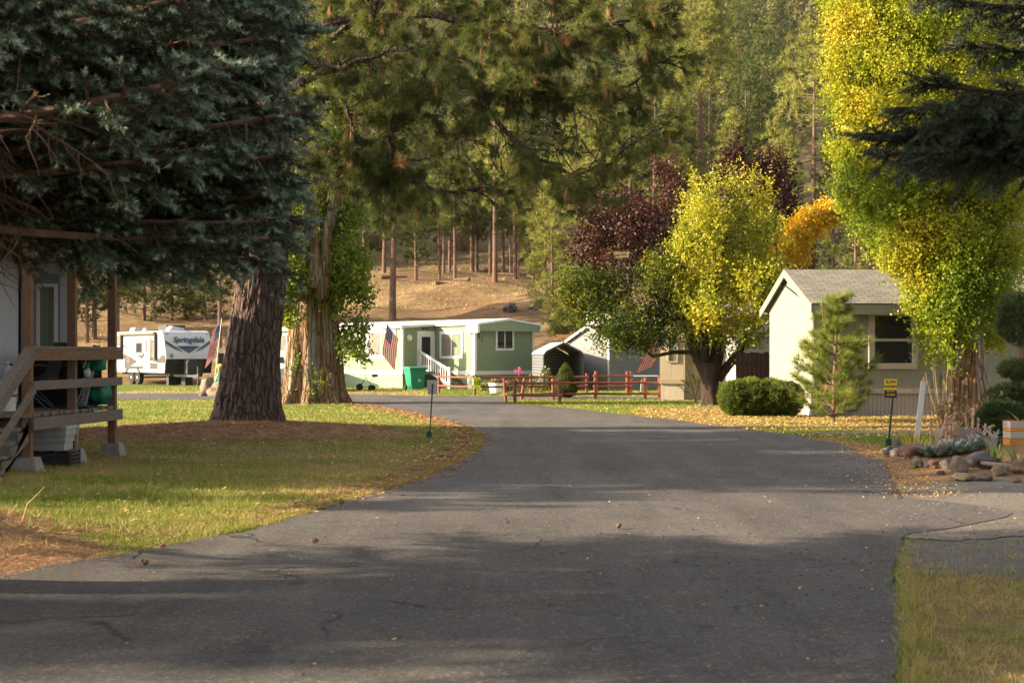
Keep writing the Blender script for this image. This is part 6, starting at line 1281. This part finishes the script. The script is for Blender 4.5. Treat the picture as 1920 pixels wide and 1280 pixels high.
# ------------------------------------------------------------------ hedge, conical shrub, young pine, clipped juniper, bare shrub
M_HEDGE = foliage('hedge_needle', [(0,(.045,.075,.008)),(.5,(.11,.155,.012)),(1,(.24,.27,.025))], 2.2, .5, .25)
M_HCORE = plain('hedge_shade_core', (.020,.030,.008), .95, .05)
def bush(root, blobs, n, L, w, m, core=.86, up=.5, N=7):
    b = MB(); B = np.array(blobs, float)
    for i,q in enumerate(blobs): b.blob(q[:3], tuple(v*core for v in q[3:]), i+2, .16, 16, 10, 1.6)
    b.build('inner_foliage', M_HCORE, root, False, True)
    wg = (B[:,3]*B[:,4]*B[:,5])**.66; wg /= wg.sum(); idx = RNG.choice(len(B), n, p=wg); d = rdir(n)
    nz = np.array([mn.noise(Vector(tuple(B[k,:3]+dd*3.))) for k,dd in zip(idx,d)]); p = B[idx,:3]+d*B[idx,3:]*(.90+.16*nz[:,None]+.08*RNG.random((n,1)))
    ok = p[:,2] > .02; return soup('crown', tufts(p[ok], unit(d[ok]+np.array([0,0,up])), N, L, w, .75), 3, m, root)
hx, hy = G(1427,781)
hd = thing('hedge', 'low clipped green hedge between the fruit tree and the young pine', 'hedge', (hx,hy,0))
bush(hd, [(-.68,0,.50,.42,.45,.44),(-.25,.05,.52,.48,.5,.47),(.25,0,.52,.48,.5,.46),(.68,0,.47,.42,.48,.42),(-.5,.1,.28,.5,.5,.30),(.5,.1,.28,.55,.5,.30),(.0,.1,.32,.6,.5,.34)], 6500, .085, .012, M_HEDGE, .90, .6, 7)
cxx, cyy = G(1060,746)
cn = thing('conical_shrub', 'dense cone shaped dwarf spruce beside the rail fence', 'shrub', (cxx,cyy,0))
M_CONE = foliage('dwarf_spruce_needle', [(0,(.050,.065,.012)),(.5,(.10,.12,.02)),(1,(.20,.20,.04))], 3., .5, .2)
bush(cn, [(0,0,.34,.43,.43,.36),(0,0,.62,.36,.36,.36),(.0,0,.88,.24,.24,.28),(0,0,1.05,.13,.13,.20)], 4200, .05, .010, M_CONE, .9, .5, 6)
b = MB(); b.tube([(0,0,-.05),(0,0,.2)], .07, 8); b.build('trunk', M_DARKBARK, cn)
yx, yy = G(1562,790)
yp = thing('young_pine', 'bushy young pine with long soft needles before the sage house', 'tree', (yx,yy,0)); M_YP = foliage('young_pine_needles', [(0,(.07,.10,.016)),(.45,(.16,.21,.032)),(.8,(.28,.30,.06)),(1,(.40,.32,.09))], 1.1, .5, .4)
ry = random.Random(4); wb_ = MB(); tp, ta = [], []; H = 3.05
wb_.tube([(0,0,-.03),(.02,0,.8),(.06,0,1.8),(.10,.0,2.6),(.13,0,3.02)], [.05,.042,.032,.022,.012], 8); wb_.tube([(.05,0,1.7),(-.22,0,2.3),(-.26,0,2.75)], [.02,.016,.01], 6)
for lv_,z in enumerate(np.linspace(.12,2.75,12)):
    nb = 7 if z < 2 else 5
    for k in range(nb):
        a = 2*PI*(k+ry.random()*.6)/nb+lv_*.9; L = (1.45-.36*z)*ry.uniform(.65,1.12)
        if z > 2.2: L *= .75
        path = wander((.03*z,0,z), (math.cos(a),math.sin(a),.28), max(.25,L), 7, .10, -.035, ry); wb_.tube(path, [.016-.0018*i for i in range(8)], 5, False)
        for i in range(2,8):
            for _ in range(2): tp.append(tuple(path[i]+Vector((ry.gauss(0,.03),ry.gauss(0,.03),ry.gauss(0,.03))))); ta.append(tuple((path[i]-path[i-1]).normalized()+Vector((0,0,.25))))
for q in ((.13,0,2.95),(-.26,0,2.75),(.12,0,2.8)): tp.append(q); ta.append((0,0,1))
wb_.build('trunk', M_TWIG, yp); soup('crown', tufts(np.array(tp), unit(np.array(ta)), 32, .22, .0085, .75, .0), 3, M_YP, yp)
dp = np.array([[.0,-.5,1.15],[.15,-.4,1.0],[-.25,-.5,.8],[.05,-.45,.75],[.02,-.3,.55]])+RNG.normal(size=(5,3))*.05; soup('dead_needles', tufts(dp, np.tile([0,-.3,-.6],(5,1)), 40, .16, .009, .8, .3), 3, M_PDEAD, yp)
# small pine seedling before the cream home
sx_, sy_ = XA(1305,46.5), 46.5; sd_ = thing('young_pine', 'thin pine seedling with bare twigs before the cream home', 'tree', (sx_,sy_,0)); wb_ = MB(); tp, ta = [], []
for k in range(9):
    path = wander((0,0,.05+.09*k), (math.cos(k*2.4),math.sin(k*2.4),.6), .75-.05*k, 6, .1, -.02, ry); wb_.tube(path, [.014-.0018*i for i in range(7)], 5, False)
    for i in range(3,7): tp.append(tuple(path[i])); ta.append(tuple(path[i]-path[i-1]))
wb_.tube([(0,0,-.02),(-.15,0,.6),(-.32,0,1.25)], [.03,.02,.01], 6); wb_.build('trunk', M_TWIG, sd_); soup('crown', tufts(np.array(tp), unit(np.array(ta)), 26, .16, .010, .7), 3, M_YP, sd_)
jx, jy = XA(1912,26.), 26.; jn = thing('clipped_pine', 'cloud pruned pine with tufted pads at the right photo edge', 'tree', (jx,jy,0)); M_JUN = foliage('cloud_pine_needles', [(0,(.035,.055,.018)),(.5,(.075,.105,.032)),(.85,(.15,.17,.06)),(1,(.28,.19,.08))], 1.6, .5, .25)
b = MB(); b.tube([(0,0,-.05),(.03,0,.6),(.0,0,1.3),(.05,0,2.0),(.03,0,2.6)], [.12,.10,.085,.07,.03], 9); b.tube([(.0,0,1.25),(-.2,-.05,1.35)],[.05,.02],6); b.tube([(.02,0,.6),(-.35,-.1,.72),(-.55,-.1,.8)],[.05,.04,.02],6); b.build('trunk', M_TWIG, jn, False, True)
def pad(root, blobs, n): 
    B = np.array(blobs, float); wg = (B[:,3]*B[:,4]*B[:,5])**.66; wg /= wg.sum(); idx = RNG.choice(len(B), n, p=wg); d = rdir(n); p = B[idx,:3]+d*B[idx,3:]*(.55+.45*RNG.random((n,1)))
    return soup('crown', tufts(p, unit(d+np.array([0,0,.7])), 30, .09, .008, .8), 3, M_JUN, root)
pad(jn, [(-.02,0,2.15,.40,.40,.42),(-.15,-.1,2.35,.28,.3,.35),(.25,0,2.4,.35,.35,.40),(-.1,-.05,1.30,.34,.3,.20),(.15,0,1.30,.30,.3,.20),(-.25,-.1,.85,.40,.35,.20),(.15,.0,.80,.35,.35,.22)], 2400)
ls = thing('juniper_shrub', 'low dark green juniper behind the crate planter', 'shrub', (XA(1868,24.3),24.3,tz(XA(1868,24.3),24.3))); M_JUD = foliage('juniper_needle', [(0,(.018,.034,.010)),(.6,(.050,.085,.022)),(1,(.12,.15,.04))], 2., .5, .2)
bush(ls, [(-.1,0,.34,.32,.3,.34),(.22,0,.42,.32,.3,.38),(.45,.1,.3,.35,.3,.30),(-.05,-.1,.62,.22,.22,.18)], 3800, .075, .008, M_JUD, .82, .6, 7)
bs_ = thing('bare_shrub', 'twiggy brown shrub at the foot of the golden poplar', 'shrub', (XA(1795,30.5),30.5,0)); b = MB(); tp = []
for k in range(90):
    a = ry.random()*2*PI; path = wander((.3*math.cos(a)*ry.random(),.2*math.sin(a)*ry.random(),0), (math.cos(a)*.7,math.sin(a)*.5,1.), ry.uniform(.35,.75), 5, .14, 0, ry); b.tube(path, [.007,.006,.005,.004,.003,.002], 4, False); tp += [tuple(q) for q in path[2:]]
b.build('stem', M_TWIG, bs_); tp = np.repeat(np.array(tp),4,0); soup('foliage', leaves(tp+RNG.normal(size=tp.shape)*.05, .035), 4, foliage('olive_brown_leaf', [(0,(.07,.06,.025)),(1,(.22,.15,.06))], 3., .7, .2), bs_)
tall = thing('dry_stalks', 'tall thin straw coloured stalks against the poplar trunk', 'dried plant', (XA(1768,31.),31.,0)); b = MB()
for k in range(16): b.tube(wander((ry.gauss(0,.07),ry.gauss(0,.05),0), (ry.gauss(-.02,.10),0,1), ry.uniform(.8,1.5), 5, .05, 0, ry), [.008,.007,.006,.005,.004,.003], 4, False)
b.build('stem', plain('straw_stem', (.42,.28,.10), .8), tall)
st2 = thing('dry_stalks', 'two bent dry stalks on the needle mound', 'dried plant', (XA(40,12.2),12.2,tz(XA(40,12.2),12.2))); b = MB()
for x0_,dx,hh in ((0,.20,.30),(-.13,.10,.15),(-.12,.02,.12)): b.tube([(x0_,0,-.02),(x0_+dx*.25,0,hh*.5),(x0_+dx,0,hh)], [.006,.005,.003], 5)
b.build('stem', plain('pale_straw_stem', (.50,.36,.17), .8), st2)
for i,(px,py) in enumerate([(590,1023),(1160,994),(305,1037),(270,1066),(640,948)]):
    x, y = G(px,py); o = MB().blob((0,0,.03),(.032,.022,.022),i+3,.3,12,8,4.).build('pine_cone', M_TWIG); o.location = (x,y,tz(x,y)+.012); o.rotation_euler = (0,0,i); 
    tag(o, ['brown pine cone lying alone on the left road half','flat brown pine cone in the middle of the road','brown pine cone at the mound edge by the asphalt','reddish pine cone among the mound needles','small pine cone at the lawn edge'][i], 'pine cone', 'fallen pine cones')

# ------------------------------------------------------------------ pines of the slope and the hill
M_HILL = [foliage('hill_pine_needles', [(0,(.032,.048,.011)),(.5,(.098,.128,.026)),(1,(.235,.24,.06))], .35, .5, .22, .7, .15), foliage('sunlit_pine_needles', [(0,(.075,.092,.018)),(.5,(.21,.23,.045)),(1,(.42,.38,.11))], .35, .5, .28, .7, .15), foliage('dark_pine_needles', [(0,(.016,.028,.008)),(.5,(.048,.070,.017)),(1,(.12,.135,.036))], .35, .5, .2, .7, .15)]  # the brightest copy has sunlight put into its needle colour
def pine_mesh(H, cb, R, seed, nb=80, k=7, N=13, L=.42, w=.05, r0=.24, lean=0., dead=8):
    g = np.random.default_rng(seed); r = random.Random(seed); b = MB()
    b.tube([(0,0,-.6),(.0,0,H*.1),(lean*.5,0,H*.5),(lean,0,H*.97)], [r0*1.25,r0,r0*.68,.03], 9)
    for _ in range(dead):
        z = r.uniform(cb*.45, cb*1.1+1); a = r.random()*2*PI; b.tube(wander((lean*z/H,0,z),(math.cos(a),math.sin(a),-.15),r.uniform(.5,1.6),5,.15,.03,r), [.035,.03,.022,.016,.01,.006], 4, False)
    Ps, As = [], []
    for i in range(nb):
        u = (i+g.random())/nb; z = cb+(H-cb)*u**1.05; sh = (1-u**1.7)*.92+.10; sh *= min(1.,.45+u/.14)
        Lb = R*sh*g.uniform(.5,1.15); a = i*2.39996+g.normal()*.3; d = np.array([math.cos(a),math.sin(a),.10+.35*u]); 
        kk = max(4, int(k*1.35*Lb/R+2)); nc = 1+int(g.integers(1,3)); tc = g.uniform(.38,1.,nc); ci = g.integers(0,nc,kk); t = tc[ci]; cj = g.normal(size=(nc,3))*np.array([.30,.30,.16]); c = np.array([lean*z/H,0,z])+d*(Lb*t)[:,None]+np.array([0,0,.12])*((t-.5)*Lb)[:,None]+(cj[ci]+g.normal(size=(kk,3))*np.array([.20,.20,.13]))*(.4+.6*R/3)
        Ps.append(c); As.append(np.tile(d+np.array([0,0,.45]),(kk,1)))
        if i % 3 == 0: b.tube([(lean*z/H,0,z),tuple(np.array([lean*z/H,0,z])+d*Lb*.8)], [.04,.012], 4, False)
    P_ = np.concatenate(Ps); A_ = unit(np.concatenate(As)); V = tufts(P_, A_, N, L, w, .95, -.05, g)
    return b, V
def place_pine(name, label, mesh, matl, loc, s=1., rz=0., group=None):
    t = thing(name, label, 'tree', loc, rz, group); t.scale = (s,s,s); link('trunk', mesh[0], None, t); link('crown', mesh[1], None, t); return t
def meshes(H, cb, R, seed, matl, **kw):
    b, V = pine_mesh(H, cb, R, seed, **kw); o = b.build('trunk', M_FBARK); me = o.data; bpy.data.objects.remove(o)
    return me, soup('crown', V, 3, matl, None, None, False)
EX = [ # px, base row, crown base row, top row, half width px, trunk px, material, label
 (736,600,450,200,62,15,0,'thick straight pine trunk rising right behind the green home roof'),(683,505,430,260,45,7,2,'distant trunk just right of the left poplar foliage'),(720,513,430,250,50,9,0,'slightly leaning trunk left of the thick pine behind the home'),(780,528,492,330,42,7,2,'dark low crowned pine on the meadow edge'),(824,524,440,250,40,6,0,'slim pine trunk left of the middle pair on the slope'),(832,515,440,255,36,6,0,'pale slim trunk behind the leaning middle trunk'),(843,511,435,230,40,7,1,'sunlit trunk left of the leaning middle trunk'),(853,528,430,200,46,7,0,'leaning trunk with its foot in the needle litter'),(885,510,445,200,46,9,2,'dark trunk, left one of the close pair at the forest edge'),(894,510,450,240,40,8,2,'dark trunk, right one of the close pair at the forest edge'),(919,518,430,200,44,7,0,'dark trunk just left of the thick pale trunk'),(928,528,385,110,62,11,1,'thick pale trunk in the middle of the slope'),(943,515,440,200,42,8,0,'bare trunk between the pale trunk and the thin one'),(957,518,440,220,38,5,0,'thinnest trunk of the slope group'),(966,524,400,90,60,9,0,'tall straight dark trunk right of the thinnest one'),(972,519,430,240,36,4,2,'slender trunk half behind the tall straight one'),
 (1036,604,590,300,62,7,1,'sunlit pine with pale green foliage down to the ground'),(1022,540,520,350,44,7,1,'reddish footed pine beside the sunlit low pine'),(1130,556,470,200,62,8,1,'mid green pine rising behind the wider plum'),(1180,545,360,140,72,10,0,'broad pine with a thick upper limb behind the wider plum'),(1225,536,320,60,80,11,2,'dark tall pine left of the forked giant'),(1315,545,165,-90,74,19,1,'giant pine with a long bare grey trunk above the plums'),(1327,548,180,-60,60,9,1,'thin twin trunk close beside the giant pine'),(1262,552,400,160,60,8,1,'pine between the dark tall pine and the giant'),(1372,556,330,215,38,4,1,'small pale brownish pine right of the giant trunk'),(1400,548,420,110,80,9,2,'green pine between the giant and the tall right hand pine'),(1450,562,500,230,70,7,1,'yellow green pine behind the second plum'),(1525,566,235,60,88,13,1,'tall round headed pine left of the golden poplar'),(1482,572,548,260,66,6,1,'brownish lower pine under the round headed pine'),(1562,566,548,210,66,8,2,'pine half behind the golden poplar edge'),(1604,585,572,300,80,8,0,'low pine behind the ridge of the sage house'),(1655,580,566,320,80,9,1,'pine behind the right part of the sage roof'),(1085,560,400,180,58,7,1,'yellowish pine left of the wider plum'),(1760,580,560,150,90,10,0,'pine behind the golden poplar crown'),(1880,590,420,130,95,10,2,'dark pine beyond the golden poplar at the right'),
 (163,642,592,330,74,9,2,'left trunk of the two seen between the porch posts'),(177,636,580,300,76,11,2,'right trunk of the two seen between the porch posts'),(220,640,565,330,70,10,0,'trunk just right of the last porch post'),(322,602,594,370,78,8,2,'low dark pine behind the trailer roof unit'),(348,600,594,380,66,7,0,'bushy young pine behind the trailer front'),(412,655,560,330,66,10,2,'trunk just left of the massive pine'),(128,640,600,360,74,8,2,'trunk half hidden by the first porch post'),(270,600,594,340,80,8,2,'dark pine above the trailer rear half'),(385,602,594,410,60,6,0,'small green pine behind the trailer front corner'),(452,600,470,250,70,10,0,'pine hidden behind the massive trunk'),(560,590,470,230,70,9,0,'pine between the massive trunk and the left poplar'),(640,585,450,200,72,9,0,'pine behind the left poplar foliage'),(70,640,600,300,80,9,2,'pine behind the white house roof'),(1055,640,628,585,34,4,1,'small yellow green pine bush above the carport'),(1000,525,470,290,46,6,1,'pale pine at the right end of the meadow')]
for i,(px,pb2,pcb,pt2,hw,tw,mi,lab) in enumerate(EX):
    X, Y, Z = hit(px, pb2, 78.); s = F/Y; H = (pb2-pt2)/s; cb = max(.15,(pb2-pcb)/s); R = hw/s
    if px == 1036: X, Y, Z = hit(px, 606, 76.)
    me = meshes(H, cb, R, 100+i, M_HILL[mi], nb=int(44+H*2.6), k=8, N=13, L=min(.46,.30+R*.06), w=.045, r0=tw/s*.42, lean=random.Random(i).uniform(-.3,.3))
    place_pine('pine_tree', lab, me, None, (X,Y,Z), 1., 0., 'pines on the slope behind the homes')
M_BACK = [foliage('slope_pine_needles', [(0,(.028,.042,.011)),(.5,(.080,.108,.026)),(1,(.19,.20,.06))], .2, .5, .2, .7, .15), foliage('olive_pine_needles', [(0,(.045,.056,.014)),(.5,(.125,.140,.034)),(1,(.25,.23,.08))], .2, .5, .22, .7, .15), foliage('deep_pine_needles', [(0,(.014,.024,.008)),(.5,(.038,.056,.016)),(1,(.10,.115,.035))], .2, .5, .18, .7, .15)]
VAR = []
for i in range(9):
    H = [17,20,15,22,18,13,19,16,21][i]; VAR.append((meshes(H, H*[.10,.22,.05,.28,.14,.03,.16,.06,.2][i], [3.2,3.7,3.0,3.8,3.4,2.8,3.5,3.2,3.6][i], 300+i, M_BACK[[0,1,2,0,1,0,2,1,0][i]], nb=125, k=9, N=12, L=.50, w=.085, r0=.2, dead=3), H))
rh = random.Random(77); cnt = 0; taken = []
HL = 'green pine among the many on the wooded hillside'
tries = 0
while cnt < 248 and tries < 6000:
    tries += 1
    Y = 134+rh.random()**1.1*250; px = rh.uniform(-60, 1700); x = XA(px,Y)
    if any((x-a)**2+(Y-c)**2 < (2.6+.006*Y)**2 for a,c in taken): continue
    if Y < 150 and 640 < px < 1000 and rh.random() < .45: continue
    taken.append((x,Y)); me, H = VAR[rh.randrange(9)]
    place_pine('pine_tree', HL, me, None, (x,Y,tz(x,Y)-.1), rh.uniform(.72,1.12), rh.random()*6.28, 'pines of the wooded hillside'); cnt += 1
# beyond, the far wood reads as one mass
fv = []; g = np.random.default_rng(5)
for i in range(2300):
    Y = 330+g.random()**1.3*560; x = XA(g.uniform(-100,1750),Y); z = tz(x,Y); H = g.uniform(10,17); R = g.uniform(1.8,2.7); n = 42
    u = g.random(n)**.9; a = g.random(n)*2*PI; rr = R*(1-u**1.5)*(.45+.55*g.random(n)); p = np.stack([x+rr*np.cos(a), Y+rr*np.sin(a), z+H*(.10+.90*u)],1)
    fv.append(tufts(p, unit(np.stack([np.cos(a),np.sin(a),.7*np.ones(n)],1)), 5, 1.5, .62, .9, 0., g))
tag(soup('far_forest', np.concatenate(fv), 3, foliage('far_forest_needles', [(0,(.070,.080,.024)),(.5,(.145,.155,.045)),(1,(.26,.23,.085))], .03, .5, .2, .8, .1)), 'distant pine forest covering the upper hillside', kind='stuff')
# shrubs and logs on the open slope
M_SLOPE = foliage('slope_shrub_leaf', [(0,(.07,.06,.025)),(.5,(.18,.12,.05)),(1,(.30,.17,.08))], 1., .6, .25)
for i,(px,py,r,lab) in enumerate([(985,490,1.6,'rust coloured bush at the edge of the forest meadow'),(870,470,1.8,'pale pinkish bush between the slope trunks'),(1075,612,1.5,'reddish bush left of the white cabin'),(700,470,1.6,'grey brown bush left on the meadow edge'),(1040,480,1.8,'grey bush by the right end of the meadow')]):
    X,Y,Z = hit(px,py); o = thing('bush', lab, 'bush', (X,Y,Z), 0, 'bushes on the slope'); leafball(o,'foliage',(0,0,r*.6),(r,r,r*.7),1200,.20,M_SLOPE,.05); b = MB()
    for k in range(6): b.tube([(0,0,-.1),(r*.5*math.cos(k),r*.5*math.sin(k),r)], [.04,.01], 4)
    b.build('stem', M_FBARK, o)
for i,(px,py,L,a,lab) in enumerate([(862,528,2.4,.2,'grey fallen log left of the thick pale trunk'),(880,528,1.5,2.6,'short log piece beside the grey fallen log'),(908,512,4.,.1,'long dark log lying before the dark trunk'),(985,519,3.2,2.5,'dark brush log right of the slope trunks'),(715,524,2.2,.1,'weathered log near the left meadow trunk'),(815,536,1.2,.6,'pale stick log on the needle litter')]):
    X,Y,Z = hit(px,py); o = MB().tube(wander((0,0,.15),(math.cos(a),math.sin(a),.02),L,6,.06,0,ry), [.17,.16,.15,.13,.12,.10,.07], 8).build('fallen_log', M_FBARK); o.location = (X,Y,Z); tag(o, lab, 'log', 'logs on the slope')
for i,(px,py,lab) in enumerate([(957,586,'dark rounded stump on the brown slope above the home'),(1005,580,'small dark stump right on the brown slope')]):
    X,Y,Z = hit(px,py); o = MB().blob((0,0,.2),(.45,.35,.35),i,.35,14,9,2).build('stump', STN['dark']); o.location = (X,Y,Z); tag(o, lab, 'stump', 'stumps on the slope')
# trees to the left of the picture, whose shade lies over the road
SH = meshes(13., 1.2, 3.0, 501, M_HILL[2], nb=150, k=12, N=16, L=.40, w=.055, r0=.25)
SHADE = [(-15.,3.4,1.),(-17.5,-.5,1.),(-14.,-3.,.9),(-15.5,16.6,1.0),(-12.8,19.6,.62),(-24,22.5,1.15),(-21,18.6,1.1),(-15.5,26.5,.8),(-20.,24.,1.05),(-25,1.,1.2),(-27.,6.6,.85)]
for i,(x,y,s) in enumerate(SHADE): place_pine('pine_tree', 'dark bushy pine standing left of the lawns, out of the photo', SH, None, (x,y,0), s, i*1.3, 'shade pines left of the road')
